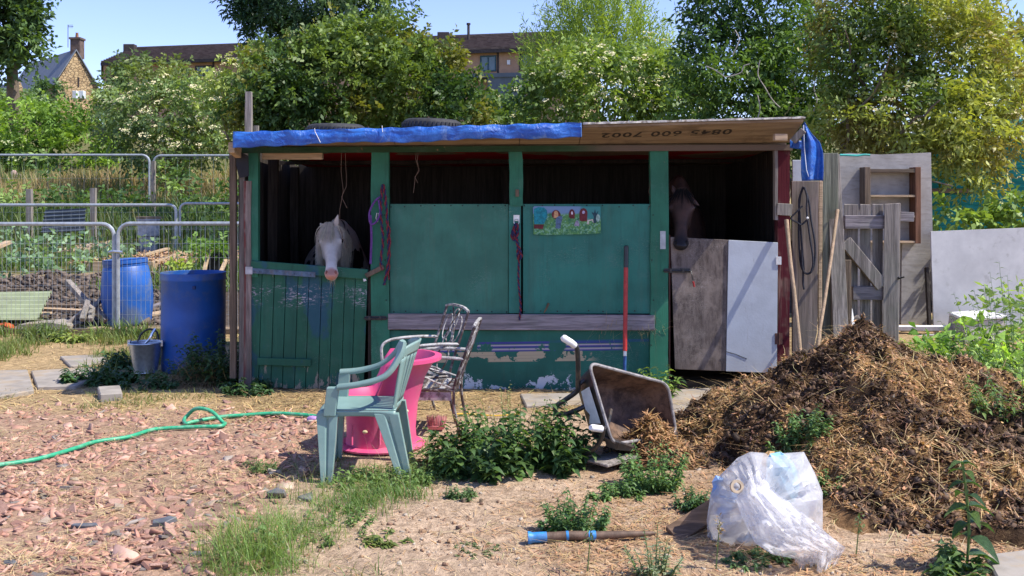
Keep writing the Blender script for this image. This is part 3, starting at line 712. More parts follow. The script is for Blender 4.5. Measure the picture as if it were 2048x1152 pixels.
# blue tarpaulin over the left part of the roof
t = NT('blue_tarpaulin'); f = t.noise(7, 6, .65, sc=(1, 1, 1.6)); g = t.noise(3, 4)
col = t.mix(t.st(f, .35, .68), (.012, .075, .36), (.035, .17, .56)); col = t.mix(t.math('MULTIPLY', t.st(t.noise(5, 7, .75, dist=1), .55, .66), .45), col, (.25, .36, .55))
t.bump(t.math('ADD', t.noise(9, 5, .6, dist=2.5), t.vor(4, 'DISTANCE_TO_EDGE')), .02, .6); M['tarp'] = t.fin(col, .38, .5)
tarp = thing('tarpaulin', 'creased blue tarpaulin draped over the left front edge of the stable roof', 'tarpaulin', (sx(815, 7.93), 7.93, 2.1))
ta, tb = sx(467, 7.94), sx(1163, 7.94)
def tarpf(u, v):
    x = ta+(tb-ta)*u; wr = .012*math.sin(x*9+1.5*math.sin(x*4)) + .014*(fbm(x*1.0, 0.3, s=3.4)-.5)*2 + .01*(fbm(x, v*2, s=11)-.5)*2
    if v < .42:                                        # the hanging flap
        k = v/.42; zb = (.115 if u > .1 else .115+.02*(1-u/.1)) + .012*math.sin(x*6)*.6
        d = (1-k)*zb; y = 7.94-.012-.02*math.sin(k*3.1)*abs(math.sin(x*7))-wr*k*.9-.005; z = zr(x, 7.95)+.035-d
        z += .004*math.sin(x*31)
    else:
        k = (v-.42)/.58; y = 7.935+k*1.9; z = zr(x, y)+.036+.012*max(0, wr*50)*.05+.010*(fbm(x, y, s=7)-.35)+.006
    return Vector((x, y+0*wr, z))
mb = MB(); mb.grid(tarpf, 190, 34); mb.build('tarp_sheet', M['tarp'], tarp, smooth=True, solid=.003, sharp=1.2)
mb = MB(); mb.tube([(tb-.004, 7.912, zr(tb, 7.95)+.03), (tb-.003, 7.915, zr(tb, 7.95)-.078)], .0028, 5); mb.build('hem', m_plain('pale_blue_hem', (.12, .26, .55), .5), tarp)
for i, px in enumerate((630, 765)):
    x = sx(px, 7.93); mb = MB(); mb.tube([(x+.01*k+random.uniform(-.006, .006), 7.905+.002*k, zr(x, 7.95)+.045-.028*k) for k in range(5)] if i != 1 else [(x, 7.905, zr(x, 7.95)+.05), (x+.004, 7.90, zr(x, 7.95)+.0)], .003, 5)
    mb.build('tie_cord', M['white_plastic'], tarp)
# torn strip of tarpaulin hanging at the right corner
tl = thing('tarpaulin', 'torn blue tarpaulin strip hanging from the right roof corner above the black halter', 'tarpaulin', P(1625, 310, 8.02))
Lf = [(1606, 246), (1604, 262), (1603, 290), (1602, 320), (1602, 345), (1604, 362)]; Rt = [(1609, 244), (1622, 266), (1640, 285), (1646, 305), (1647, 335), (1646, 361)]
def strip(u, v):
    k = v*5; i = min(int(k), 4); w = k-i; l = Vector(Lf[i]).lerp(Vector(Lf[i+1]), w); r = Vector(Rt[i]).lerp(Vector(Rt[i+1]), w)
    p = l.lerp(r, u); Y = 8.03+.035*math.sin(u*8+v*2)*min(1, v*3)-.03*u
    return P(p.x, p.y, Y)
mb = MB(); mb.grid(strip, 16, 24); mb.build('tarp_sheet', M['tarp'], tl, smooth=True, solid=.003, sharp=1.2)
mb = MB(); mb.grid(lambda u, v: P(1580+24*u, 279+17*v+3*u, 8.12+.02*math.sin(u*6)), 8, 6); mb.build('tarp_scrap', M['tarp'], tl, smooth=True, solid=.003)
mb = MB(); mb.tube([P(1607, 250, 8.0), P(1609, 300, 7.99), P(1613, 340, 7.985), P(1620, 361, 7.99)], .0035, 5); mb.build('hem', m_plain('white_hem', (.6, .66, .75), .5), tl)
# tyres on the roof
def tyre(px, py, Y, lab, tilt=0):
    R = .30; c = P(px, py, Y); t_ = thing('tyre', lab, 'tyre', c, 0, 'old tyres weighing down the roof')
    mb = MB(); prof = [(.185, -.06), (.20, -.085), (.25, -.092), (.283, -.075), (.298, -.05), (.3, 0), (.298, .05), (.283, .075), (.25, .092), (.20, .085), (.185, .06), (.195, .0)]
    Rm = Matrix.Rotation(tilt, 3, 'Y'); mb.lathe(prof+[prof[0]], c, 40, Rm); mb.build('carcass', M['rubber'], t_, smooth=True, sharp=.8)
    mb = MB()
    for k in range(44):
        a = 2*math.pi*k/44; d = Vector((math.cos(a), math.sin(a), 0)); s_ = Vector((-d.y, d.x, 0))
        for zz in (-.03, .03):
            q = c+Rm @ (d*.301+Vector((0, 0, zz))); b0 = Rm @ (s_*.012); e = Rm @ (d*.006); h = Rm @ Vector((0, 0, .024))
            mb.hexa([q-b0-h-e, q+b0-h-e, q+b0-h+e, q-b0-h+e, q-b0+h-e, q+b0+h-e, q+b0+h+e, q-b0+h+e])
    tag(mb.build('tread', M['rubber'], t_), kind='stuff')
tyre(864, 258, 10.1, 'old black tyre lying on the tarpaulin over the middle of the stable roof', .03)
tyre(672, 268, 10.1, 'old tyre sunk lower on the roof, nearer the pale wooden post')
# posts sticking up behind the roof
single(colbox(GX(490, 11), GX(502, 11), 11, 11.06, 0, GZ(183, 11), 8), 'wooden_post', M['wood_grey'], 'tall thin weathered post rising behind the left end of the stable roof', 'post')
single(colbox(GX(507, 11.1), GX(516, 11.1), 11.1, 11.15, 0, GZ(251, 11.1), 6), 'wooden_post', M['wood_grey'], 'short weathered post top just right of the tall one behind the roof', 'post')
# painted picture on the right panel
pic = thing('painting', 'small hand painted board of red and green round-topped wagons on a green field', 'painting', P(1134, 470, 8.41))
def flat(name, pts, y, c, parent=pic, nm=None):
    mb = MB(); mb.prism([Vector((sx(a, 8.4), y, sz(b, 8.4))) for a, b in pts], (0, 0, 0), (0, .0015, 0)); return mb.build(name, c if not isinstance(c, tuple) else m_plain(nm or name, c, .55, .3, 60), parent)
t = NT('picture_field'); X, Yc, Z = t.xyz(); f = t.noise(34, 5, .7); f2 = t.noise(70, 4, .6)
col = t.mix(t.st(f, .35, .6), (.02, .15, .07), (.10, .28, .06)); col = t.mix(t.math('MULTIPLY', t.st(f2, .52, .6), .6), col, (.25, .5, .38))
col = t.mix(t.st(t.math('ADD', Z, t.math('MULTIPLY', f, .05)), .195, .215), col, (.15, .26, .42)); col = t.mix(t.math('MULTIPLY', t.st(X, .1, .13), t.st(Z, .12, .15)), col, (.03, .23, .22))
pb = MB(); pb.prism([P(a, b, 8.402) for a, b in ((1067, 468), (1066, 415), (1069, 412.5), (1201, 413), (1202, 466), (1180, 468), (1130, 469), (1090, 470), (1072, 469))], (0, 0, 0), (0, .018, 0)); pb.build('board', t.fin(col, .45, .4), pic)
def ell(cx, cy_, rx, ry, n=14): return [(cx+rx*math.cos(2*math.pi*i/n), cy_+ry*math.sin(2*math.pi*i/n)) for i in range(n)]
dr = (.13, .02, .025)
for nm, pts, yy, cc in (('painted_tent', [(1068, 448), (1068, 418), (1076, 414), (1088, 415), (1094, 421), (1095, 432), (1088, 448)], 8.399, (.01, .22, .27)), ('painted_cart', [(1068, 449), (1088, 449), (1086, 458), (1068, 457)], 8.399, dr),
                        ('painted_wagon', ell(1112, 429, 8.5, 9), 8.399, dr), ('painted_wagon', [(1138, 434), (1138, 426), (1140, 420), (1144, 418), (1148, 421), (1150, 427), (1149, 437), (1141, 437)], 8.399, dr),
                        ('painted_wagon', [(1159, 441), (1159, 424), (1162, 418), (1167, 416), (1172, 418), (1175, 424), (1174, 442), (1164, 443)], 8.399, dr),
                        ('painted_door', [(1107, 436), (1108, 424), (1112, 421), (1116, 424), (1117, 436)], 8.3975, (.5, .28, .14)), ('painted_window', ell(1144, 426, 1.8, 3.6, 8), 8.3975, (.7, .6, .65)),
                        ('painted_window', ell(1167, 424.5, 3, 3.4, 9), 8.3975, (.42, .36, .5)), ('painted_figure', [(1111, 457), (1112, 436), (1116, 433), (1123, 431), (1125, 436), (1122, 447), (1121, 457)], 8.3965, (.09, .15, .24)),
                        ('painted_figure', [(1148, 452), (1151, 443), (1155, 440), (1158, 446), (1159, 452)], 8.3975, (.28, .25, .33)), ('painted_tree', [(1186, 446), (1188, 434), (1183, 424), (1188, 426), (1190, 418), (1192, 427), (1197, 421), (1193, 433), (1193, 446)], 8.399, (.02, .06, .08)),
                        ('painted_horse', [(1174, 448), (1175, 440), (1186, 438), (1187, 446), (1184, 441), (1178, 442), (1178, 449)], 8.3985, (.55, .5, .42)), ('painted_bush', ell(1196, 436, 4, 8, 8), 8.3985, (.3, .45, .38))):
    flat(nm, pts, yy, cc)
# ropes and halters
M['rope_red'] = m_plain('maroon_rope', (.17, .025, .035), .85, .45, 90); M['purple'] = m_plain('purple_webbing', (.13, .05, .22), .8, .2, 60); M['rope_dk'] = m_plain('navy_fleck', (.03, .03, .09), .85, .3, 60)
def twist(mb, pts, r, strands_=2, turns=60, n=5, off=None):
    pts = [Vector(p) for p in pts]; k = 16; fine = []
    for i in range(len(pts)-1):
        p0, p1, p2, p3 = pts[max(i-1, 0)], pts[i], pts[i+1], pts[min(i+2, len(pts)-1)]
        for j in range(k):
            w = j/k; fine.append(.5*((2*p1)+(p2-p0)*w+(2*p0-5*p1+4*p2-p3)*w*w+(3*p1-p0-3*p2+p3)*w**3))
    fine.append(pts[-1]); out = []
    L_ = 0
    for i, p in enumerate(fine):
        if i: L_ += (p-fine[i-1]).length
        a = L_*turns+(off or 0); out.append(p+Vector((math.cos(a), math.sin(a), math.sin(a)*.5))*r*.5)
    return mb.tube(out, r*.62, n)
def spline(pts, k=10):
    pts = [Vector(p) for p in pts]; fine = []
    for i in range(len(pts)-1):
        p0, p1, p2, p3 = pts[max(i-1, 0)], pts[i], pts[i+1], pts[min(i+2, len(pts)-1)]
        for j in range(k):
            w = j/k; fine.append(.5*((2*p1)+(p2-p0)*w+(2*p0-5*p1+4*p2-p3)*w*w+(3*p1-p0-3*p2+p3)*w**3))
    return fine+[pts[-1]]
r1 = thing('lead_rope', 'maroon lead rope looped over the green post beside the white horse', 'rope', P(768, 370, 8.37))
for off, nm, m in ((0, 'strand', 'rope_red'), (3.14, 'strand', 'rope_dk')):
    mb = MB(); twist(mb, [P(768, 570, 8.37), P(777, 520, 8.36), P(776, 470, 8.36), P(773, 420, 8.35), P(768, 376, 8.35), P(764, 376, 8.36), P(762, 430, 8.35), P(766, 480, 8.36), P(762, 520, 8.36), P(764, 540, 8.36)], .012, off=off); mb.build(nm, M[m], r1, smooth=True)
for k in range(3):
    mb = MB(); twist(mb, [P(777+k, 560-k*8, 8.36), P(780-k*3, 470+10*k, 8.35), P(772-2*k, 440, 8.35)], .010); mb.build('strand', M['rope_red'], r1, smooth=True) if k < 1 else None
h1 = thing('halter', 'purple webbing halter hanging on the green post left of the maroon rope', 'halter', P(748, 400, 8.36))
mb = MB(); mb.tube(spline([P(764, 392, 8.36), P(750, 402, 8.355), P(739, 425, 8.35), P(741, 447, 8.35), P(752, 444, 8.345), P(760, 425, 8.35), P(757, 400, 8.355)]), .009, 5); mb.build('noseband', M['purple'], h1)
mb = MB(); mb.tube(spline([P(741, 430, 8.35), P(743, 470, 8.37), P(742, 510, 8.38), P(741, 528, 8.38)]), .010, 5); mb.build('strap', M['purple'], h1)
r2 = thing('lead_rope', 'red and navy lead rope knotted on the ring between the two green panels', 'rope', P(1033, 446, 8.37))
for off, m in ((0, 'rope_red'), (3.14, 'rope_dk')):
    mb = MB(); twist(mb, [P(1033, 446, 8.37), P(1030, 458, 8.36), P(1034, 476, 8.355), P(1038, 510, 8.36), P(1037, 560, 8.38), P(1041, 610, 8.385), P(1039, 640, 8.38)], .010, off=off, turns=110); mb.build('strand', M[m], r2, smooth=True)
    mb = MB(); twist(mb, [P(1031, 448, 8.36), P(1024, 470, 8.35), P(1030, 480, 8.35), P(1036, 462, 8.345), P(1033, 450, 8.35), P(1028, 464, 8.34), P(1036, 490, 8.345), P(1043, 512, 8.35), P(1036, 516, 8.35), P(1036, 486, 8.35)], .013, off=off, turns=90); mb.build('knot', M[m], r2, smooth=True)
h2 = thing('halter', 'black halter with coiled lead rope hanging on the grey plank outside the stable', 'halter', P(1608, 375, 8.42))
M['black_web'] = m_plain('black_webbing', (.022, .024, .034), .7, .3, 60)
yy = 8.47
for k, w in enumerate(([(1607, 374), (1598, 400), (1600, 440), (1604, 500), (1607, 540), (1600, 520), (1597, 450), (1600, 395), (1606, 374)], [(1608, 374), (1617, 400), (1622, 440), (1630, 490), (1628, 530), (1618, 547), (1606, 540), (1603, 500)],
                       [(1609, 376), (1614, 395), (1613, 420), (1619, 470), (1626, 520), (1622, 545)], [(1606, 540), (1606, 565), (1608, 579)])):
    mb = MB(); mb.tube(spline([P(a, b, yy-.012*(k % 3)) for a, b in w], 6), .009, 5); mb.build('lead_rope_coil', M['black_web'], h2)
mb = MB(); mb.tube(spline([P(1605, 412, yy-.03), P(1592, 425, yy-.03), P(1582, 437, yy-.03), P(1595, 445, yy-.04), P(1603, 449, yy-.04), P(1614, 440, yy-.04), P(1617, 436, yy-.04)], 6), .008, 5); mb.build('headpiece', M['black_web'], h2)
mb = MB(); mb.ball(P(1615, 436, yy-.05), (.011, .008, .011), 8, 5); mb.build('buckle', M['white_plastic'], h2)
# red handled pole leaning on the front
pl = thing('long_handled_tool', 'tall red and black metal tool handle leaning against the green panel', 'tool', P(1250, 725, 8.22))
def pt(py): return P(1252.5-(py-490)*.012, py, 8.33-(py-490)*.00048)
mb = MB(); mb.tube([pt(491), pt(493), pt(535)], [.013, .0205, .0205], 12); mb.build('grip', M['black_metal'], pl, smooth=True)
mb = MB(); mb.tube([pt(535), pt(702)], [.0185, .0175], 12); mb.build('shaft', m_plain('red_tube', (.45, .035, .03), .4, .15, 30, .4), pl, smooth=True)
mb = MB(); mb.tube([pt(702), pt(712)], [.016, .016], 12); mb.build('ferrule', M['galv'], pl, smooth=True)
mb = MB(); mb.tube([pt(712), pt(768)], [.014, .012], 12); mb.build('socket', m_plain('blue_tube', (.03, .09, .25), .5, .2, 30), pl, smooth=True)
# broom handles on the right
def handle(a, b, Ya, Yb, r, lab):
    A, B = P(*a, Ya), P(*b, Yb); pts = [A.lerp(B, k/6)+Vector((random.uniform(-.004, .004), 0, 0)) for k in range(7)]
    t_ = MB(); t_.tube(pts, [r*1.15]+[r]*6, 10); o = t_.build('wooden_handle', m_wood('ash_handle', (.46, .33, .22), 'Z', .7, 20), None, smooth=True); o.name = 'wooden_pole'; tag(o, lab, 'tool handle', 'long wooden tool handles beside the stable')
handle((1573, 440), (1602, 722), 8.36, 7.9, .016, 'wooden handle leaning left against the burgundy corner post')
handle((1675, 420), (1634, 706), 8.75, 8.0, .014, 'wooden handle slanting right across the upright grey planks')

# planks stood on end right of the stable
def upright(pxs, py0, py1, Y, th, m, lab, lean=0.0, name='upright_plank', grp='grey planks stood on end beside the stable'):
    a, b, a2, b2 = pxs; z0 = max(GZ(py1, Y), -.02)
    mb = MB(); rings = []
    for i in range(7):
        k = i/6; py = py1+(py0-py1)*k; xa = GX(a2+(a-a2)*k, Y)+random.uniform(-.003, .003); xb = GX(b2+(b-b2)*k, Y)+random.uniform(-.003, .003); y = Y+lean*k; z = GZ(py, Y)
        rings.append([Vector((xa, y, z)), Vector((xb, y, z)), Vector((xb, y+th, z)), Vector((xa, y+th, z))])
    o = mb.loft(rings).build(name, M[m], None, bevel=.003); tag(o, lab, 'plank', grp); return o
M['wood_scuff'] = m_wood('scuffed_grey_brown_wood', (.29, .235, .20), 'Z', .5, 10)
upright((1583, 1638, 1586, 1634), 362, 745, 8.50, .03, 'wood_scuff', 'wide scuffed plank behind the black halter')
upright((1585, 1611, 1585, 1611), 320, 364, 8.53, .02, 'sheet', 'pale board end above the scuffed plank, behind the blue strip')
upright((1638, 1646, 1636, 1643), 362, 730, 8.60, .02, 'wood_pale', 'narrow pale batten right of the scuffed plank')
upright((1646, 1676, 1644, 1676), 306, 730, 8.78, .03, 'wood_olive', 'tall dark plank between the pale batten and the thick grey post')
upright((1662, 1688, 1668, 1700), 307, 700, 8.70, .05, 'wood_grey', 'thick tall grey plank, rightmost of those stood on end', .12)
upright((1690, 1702, 1690, 1704), 520, 640, 9.0, .03, 'wood_brown', 'short rough plank end between the tall planks and the gate')

# leaning gate
gate = thing('wooden_gate', 'weathered ledged and braced wooden gate leaning open behind the muck heap', 'gate', P(1745, 690, 9.3))
for a, b, a2, b2 in ((1688, 1716, 1690, 1715), (1720, 1741, 1720, 1741), (1745, 1766, 1744, 1765)):
    mb = MB(); mb.hexa([P(a2, 700, 9.34), P(b2, 700, 9.34), P(b2, 700, 9.36), P(a2, 700, 9.36), P(a, 408+random.random()*3, 9.34), P(b, 409, 9.34), P(b, 409, 9.36), P(a, 408, 9.36)]); mb.build('slat', M['wood_grey'], gate, bevel=.003)
mb = MB(); mb.hexa([P(1765, 700, 9.24), P(1797, 700, 9.24), P(1797, 700, 9.33), P(1765, 700, 9.33), P(1769, 408, 9.24), P(1801, 406, 9.24), P(1801, 406, 9.33), P(1769, 408, 9.33)]); mb.build('stile', M['wood_grey'], gate, bevel=.004)
for (p, q, w) in (((1688, 444), (1770, 444), .125), ((1704, 586), (1766, 586), .125)):
    mb = MB(); mb.bar(P(*p, 9.30), P(*q, 9.30), .06, w); mb.build('ledge', M['wood_greyx'], gate, bevel=.004)
for (p, q, w) in (((1690, 482), (1764, 572), .115), ((1706, 635), (1735, 690), .10)):
    mb = MB(); mb.bar(P(*p, 9.27), P(*q, 9.27), .05, w); mb.build('brace', M['wood_grey'], gate, bevel=.004)
mb = MB(); mb.bar(P(1798, 433, 9.36), P(1826, 434, 9.36), .06, .09); mb.build('rail_end', M['wood_greyx'], gate, bevel=.004)
mb = MB(); mb.tube([P(1800, 556, 9.22), P(1809, 554, 9.2)], .008, 6); mb.ball(P(1798, 556, 9.23), .014, 8, 5); mb.build('latch', M['black_metal'], gate)
mb = MB(); mb.bar(P(1700, 618, 9.15), P(1708, 668, 9.1), .03, .03); single(mb, 'broken_batten', M['white_plastic'], 'short pale batten end at the foot of the leaning gate', 'batten')

# grey rendered screen, shelf unit, white boards, teal shed
t = NT('grey_render_screen'); f = t.noise(3.5, 7, .65); g = t.noise(30, 4, .6, sc=(.2, 1, 1)); col = t.mix(t.st(f, .3, .7), (.33, .31, .28), (.48, .45, .41)); col = t.mix(t.math('MULTIPLY', t.st(g, .5, .65), .3), col, (.2, .17, .13)); t.bump(g, .002)
M['render'] = t.fin(col, .9, .1)
YW = 11.2
scr = thing('board_screen', 'tall grey plywood screen behind the gate carrying a wooden shelf frame', 'screen', P(1760, 640, YW))
mb = MB(); mb.prism([P(a, b, YW) for a, b in ((1640, 690), (1640, 312), (1700, 306), (1760, 309), (1862, 305), (1866, 500), (1863, 505), (1858, 690))], (0, 0, 0), (0, .02, 0)); mb.build('board', M['render'], scr)
mb = MB(); mb.prism([P(a, b, YW) for a, b in ((1802, 478), (1868, 490), (1858, 530), (1810, 668), (1800, 668))], (0, -.03, 0), (0, -.012, 0)); mb.build('lower_board', M['render'], scr)
sh = thing('shelf_unit', 'open brown wooden shelf frame fixed on the grey screen', 'shelf', P(1785, 487, YW-.2))
for a, b, c_, d in ((1730, 334, 1741, 420), (1831, 334, 1842, 487)):
    mb = MB(); x0, x1 = GX(a, YW-.18), GX(c_, YW-.18); mb.box(x0, x1, YW-.18, YW-.004, GZ(d, YW-.18), GZ(b, YW-.18)); mb.build('side_panel', M['wood_brown'] if a < 1800 else m_wood('red_brown_side', (.26, .13, .08)), sh, bevel=.003)
for py, m in ((338, 'wood_brownx'), (390, 'wood_pale'), (431, 'wood_pale'), (482, 'wood_pale')):
    mb = MB(); mb.box(GX(1741, YW-.18)+.002, GX(1831, YW-.18)-.002, YW-.175, YW-.006, GZ(py+(4 if py > 340 else 7), YW-.18), GZ(py, YW-.18)); mb.build('shelf', M[m], sh, bevel=.002)
wb = MB(); wb.prism([P(a, b, 10.9) for a, b in ((1862, 463), (2140, 452), (2140, 670), (1868, 662))], (0, 0, 0), (0, .03, 0))
t = NT('dirty_white_board'); f = t.noise(2.5, 7, .65); g = t.noise(9, 6, .7); col = t.mix(t.st(f, .3, .7), (.50, .50, .50), (.66, .66, .65)); col = t.mix(t.math('MULTIPLY', t.st(g, .55, .7), .4), col, (.3, .29, .26)); M['whiteboard'] = t.fin(col, .7, .2)
single(wb, 'white_board', M['whiteboard'], 'large grubby white sheet forming the fence at the right edge', 'fence board')
mb = MB(); mb.bar(P(1853, 535, 10.95), P(1859, 655, 10.8), .03, .05, up=(0, 1, 0)); single(mb, 'dark_strut', M['wood_dark'], 'dark narrow strut between the grey screen and the white sheet', 'strut')
mb = MB(); mb.prism([P(a, b, 11.0) for a, b in ((1798, 470), (1870, 482), (1850, 530), (1805, 660), (1798, 660))], (0, 0, 0), (0, .02, 0))
shed = thing('shed', 'teal painted plank shed behind the white sheet under the elder tree', 'shed', P(1960, 470, 12.9))
M['teal'] = m_wood('teal_paint', (.03, .29, .26), 'X', .6, 10)
z = GZ(480, 12.9); k = 0
while z < GZ(262, 12.9):
    h = .155; mb = MB(); x0, x1 = GX(1862, 12.9), GX(2250, 12.9)
    mb.hexa([(x0, 12.9-.022, z), (x1, 12.9-.022, z), (x1, 12.92, z), (x0, 12.92, z), (x0, 12.9, z+h+.01), (x1, 12.9, z+h+.01), (x1, 12.92, z+h+.01), (x0, 12.92, z+h+.01)]); mb.build('plank', M['teal'], shed); z += h
mb = MB(); mb.box(GX(1862, 12.9), GX(2250, 12.9), 12.93, 15.2, .3, GZ(262, 12.9)); mb.build('wall', M['wood_dark'], shed)
mb = MB(); mb.box(GX(1862, 12.8), GX(1945, 12.8), 12.83, 12.875, GZ(386, 12.8), GZ(377, 12.8)); mb.build('rail', M['wood_brownx'], shed)
M['roofsheet'] = m_plain('grey_roof_sheet', (.42, .48, .52), .6, .15, 8)
mb = MB(); mb.hexa([P(1770, 298, 12.6), P(2260, 262, 12.6), P(2260, 225, 15.4), P(1800, 270, 15.4)] + [q+Vector((0, 0, .03)) for q in (P(1770, 298, 12.6), P(2260, 262, 12.6), P(2260, 225, 15.4), P(1800, 270, 15.4))]); mb.build('roof', M['roofsheet'], shed)
mb = MB(); mb.tube(spline([P(1680+i*12, 311+random.uniform(-2, 2), 11.1) for i in range(6)], 4), .012, 5); single(mb, 'teal_netting', m_plain('teal_net', (.02, .35, .32), .6), 'scrap of turquoise netting along the top of the grey screen', 'netting')
# polystyrene box and boards behind the heap
bx = thing('storage_box', 'large dirty white box standing in front of the white sheet', 'box', P(1960, 670, 10.1))
mb = MB(); mb.hexa([P(1893, 672, 10.5), P(1928, 690, 9.7), P(2010, 682, 9.75), P(1990, 668, 10.5), P(1898, 629, 10.5), P(1930, 643, 9.7), P(2012, 636, 9.75), P(1965, 624, 10.5)]); mb.build('body', m_plain('cream_box', (.50, .47, .42), .7, .15, 5, dirt=(.28, .22, .15)), bx, bevel=.012)
mb = MB(); mb.hexa([q+Vector((0, 0, .002)) for q in (P(1897, 630, 10.52), P(1929, 644, 9.68), P(2014, 637, 9.73), P(1966, 625, 10.52))] + [q+Vector((0, 0, .03)) for q in (P(1897, 630, 10.52), P(1929, 644, 9.68), P(2014, 637, 9.73), P(1966, 625, 10.52))]); mb.build('lid', M['white_plastic'], bx, bevel=.006)
wf = thing('window_frame', 'discarded pale window frames lying on the ground below the grey screen', 'window frame', P(1850, 690, 10.2))
for (a, b) in (((1797, 656), (1892, 656)), ((1800, 676), (1870, 672)), ((1838, 683), (1896, 680))):
    mb = MB(); mb.bar(P(*a, 10.5), P(*b, 10.3), .12, .045); mb.build('rail', M['white_plastic'], wf, bevel=.004)
mb = MB(); mb.bar(P(1802, 668, 10.6), P(1876, 663, 10.6), .05, .06); mb.build('pane', M['black_metal'], wf)
mb = MB(); mb.hexa([P(1845, 705, 9.7), P(1915, 705, 9.7), P(1915, 705, 10.2), P(1845, 705, 10.2), P(1845, 684, 9.7), P(1915, 684, 9.7), P(1915, 684, 10.2), P(1845, 684, 10.2)]); single(mb, 'stone_block', m_plain('buff_block', (.45, .36, .28), .9, .2, 8), 'buff block half hidden by leaves right of the muck heap', 'block', bevel=.01)
# ---------------------------------------------------------------- barrels, bucket, fences and plots on the left
M['barrel'] = m_plain('blue_polythene', (.014, .095, .37), .45, .15, 4, .45, dirt=(.11, .15, .22), dirt_amt=.75)
def barrel(c, R, H, lab, tilt=None, lid=False, open_top=True):
    t_ = thing('barrel', lab, 'barrel', c, 0, 'blue plastic barrels'); T = Matrix.Rotation(tilt[1], 3, tilt[0]) if tilt else None
    if lid: pr = [(0.001, 0), (R*.80, 0), (R*.84, .01), (R*.88, .05), (R*.98, H*.3), (R, H*.45), (R*.98, H*.62), (R*.88, H*.88), (R*.84, H*.9), (R*.86, H*.92), (R*.84, H*.94), (R*.83, H)]
    else: pr = [(0.001, .0), (R*.93, 0), (R*.965, .02), (R*.97, .08), (R*.98, H*.3), (R*.985, H*.6), (R*.985, H*.92), (R*1.0, H*.925), (R*1.01, H*.94), (R*.995, H*.955), (R, H), (R*.985, H+.003), (R*.97, H), (R*.965, H*.9), (R*.95, .05), (.001, .04)]
    MB().lathe(pr, c, 40, T).build('shell', M['barrel'], t_, smooth=True, sharp=.9)
    if lid:
        MB().lathe([(R*.83, H), (R*.87, H+.0), (R*.875, H-.045), (R*.86, H-.05), (R*.87, H-.05)][::-1]+[(R*.85, H+.01), (R*.7, H+.006), (.001, H+.004)], c, 40, T).build('lid', M['barrel'], t_, smooth=True, sharp=.6)
        b = Vector(c)+(T @ Vector((R*.15, -R*.86, H-.02)) if T else Vector()); MB().box(b.x-.02, b.x+.02, b.y-.025, b.y, b.z-.03, b.z+.02).build('catch', M['barrel'], t_)
    else:
        b = Vector(c)+Vector((R*.32, -R*.95, H*.87)); MB().box(b.x-.012, b.x+.012, b.y-.012, b.y+.01, b.z-.014, b.z+.014).build('bung', m_plain('dark_blue_bung', (.01, .03, .12), .5), t_)
    return t_
cb = G(387, 738); cb = Vector((GX(387, 9.42), 9.42, 0)); barrel(cb, .298, .915, 'open topped dark blue barrel standing beside the left corner of the stable')
barrel(Vector((GX(258, 12.75), 12.75, .0)), .315, .83, 'bright blue lidded barrel leaning a little behind the wire fence', ('Y', -.06), True)
# galvanised bucket
bc = Vector((GX(291, 9.18), 9.18, .02)); bk = thing('bucket', 'galvanised bucket standing against the open blue barrel', 'bucket', bc)
MB().lathe([(.001, .012), (.098, .012), (.10, 0), (.105, 0), (.102, .012), (.148, .262), (.153, .268), (.150, .275), (.144, .27), (.098, .02), (.001, .018)], bc, 36).build('body', M['galv'], bk, smooth=True, sharp=.8)
MB().tube([bc+Vector((.15*math.cos(a), -.02+.02*math.cos(a*2), .262+.05*math.sin(a)*.5-.1*max(0, math.sin(a))*0)) for a in np.linspace(.0, 3.14, 12)], .004, 6).build('bail_handle', M['galv'], bk)
for s_ in (-1, 1): MB().box(bc.x+s_*.15-.012, bc.x+s_*.15+.012, bc.y-.015, bc.y+.015, bc.z+.235, bc.z+.29).build('ear', M['galv'], bk)
ch = thing('tap_fitting', 'chrome tap with short black hose lying across the bucket rim', 'tap', bc+Vector((.06, 0, .27)))
MB().tube(spline([bc+Vector(v) for v in ((.02, -.05, .27), (.06, -.06, .31), (.08, -.05, .36), (.10, -.03, .40))]), [.012]*31, 8).build('spout', m_plain('chrome', (.7, .7, .72), .18, .05, 20, .5, 1.0), ch, smooth=True)
MB().tube(spline([bc+Vector(v) for v in ((-.06, -.03, .28), (-.03, -.02, .35), (.03, .0, .39), (.09, .02, .37), (.12, .0, .30))]), .009, 8).build('hose', M['black_metal'], ch, smooth=True)
# mesh fence panels
def fence(Y, x0, x1, z0, z1, r, lab, pitch, cat='fence panel', grp='wire mesh fence panels', name='mesh_fence', zoff=0, coarse=False, ends=(True, True), rows=.15):
    t_ = thing(name, lab, cat, ((x0+x1)/2, Y, z0), 0, grp); R = .11*(z1-z0)
    pts = [Vector((x0, Y, z0)), Vector((x0, Y, z1-R))]+[Vector((x0+R-R*math.cos(a), Y, z1-R+R*math.sin(a))) for a in np.linspace(.3, 1.3, 4)]+[Vector((x0+R, Y, z1)), Vector((x1-R, Y, z1))]+[Vector((x1-R+R*math.sin(a), Y, z1-R+R*math.cos(a))) for a in np.linspace(.3, 1.3, 4)]+[Vector((x1, Y, z1-R)), Vector((x1, Y, z0))]
    MB().tube(pts, r, 8).build('tube_frame', M['galv_dull'], t_, smooth=True)
    mb = MB(); x = x0+pitch; w = .0013
    while x < x1-.02: mb.box(x-w, x+w, Y-w, Y+w, z0+.02, z1-.008-(R if x-x0 < R*.6 or x1-x < R*.6 else 0)); x += pitch
    z = z0+rows*.3
    while z < z1-.02: mb.box(x0, x1, Y+w, Y+w*3, z-w, z+w); z += rows
    tag(mb.build('wire_mesh', M['galv_dull'], t_), kind='stuff'); return t_
YF = 12.0
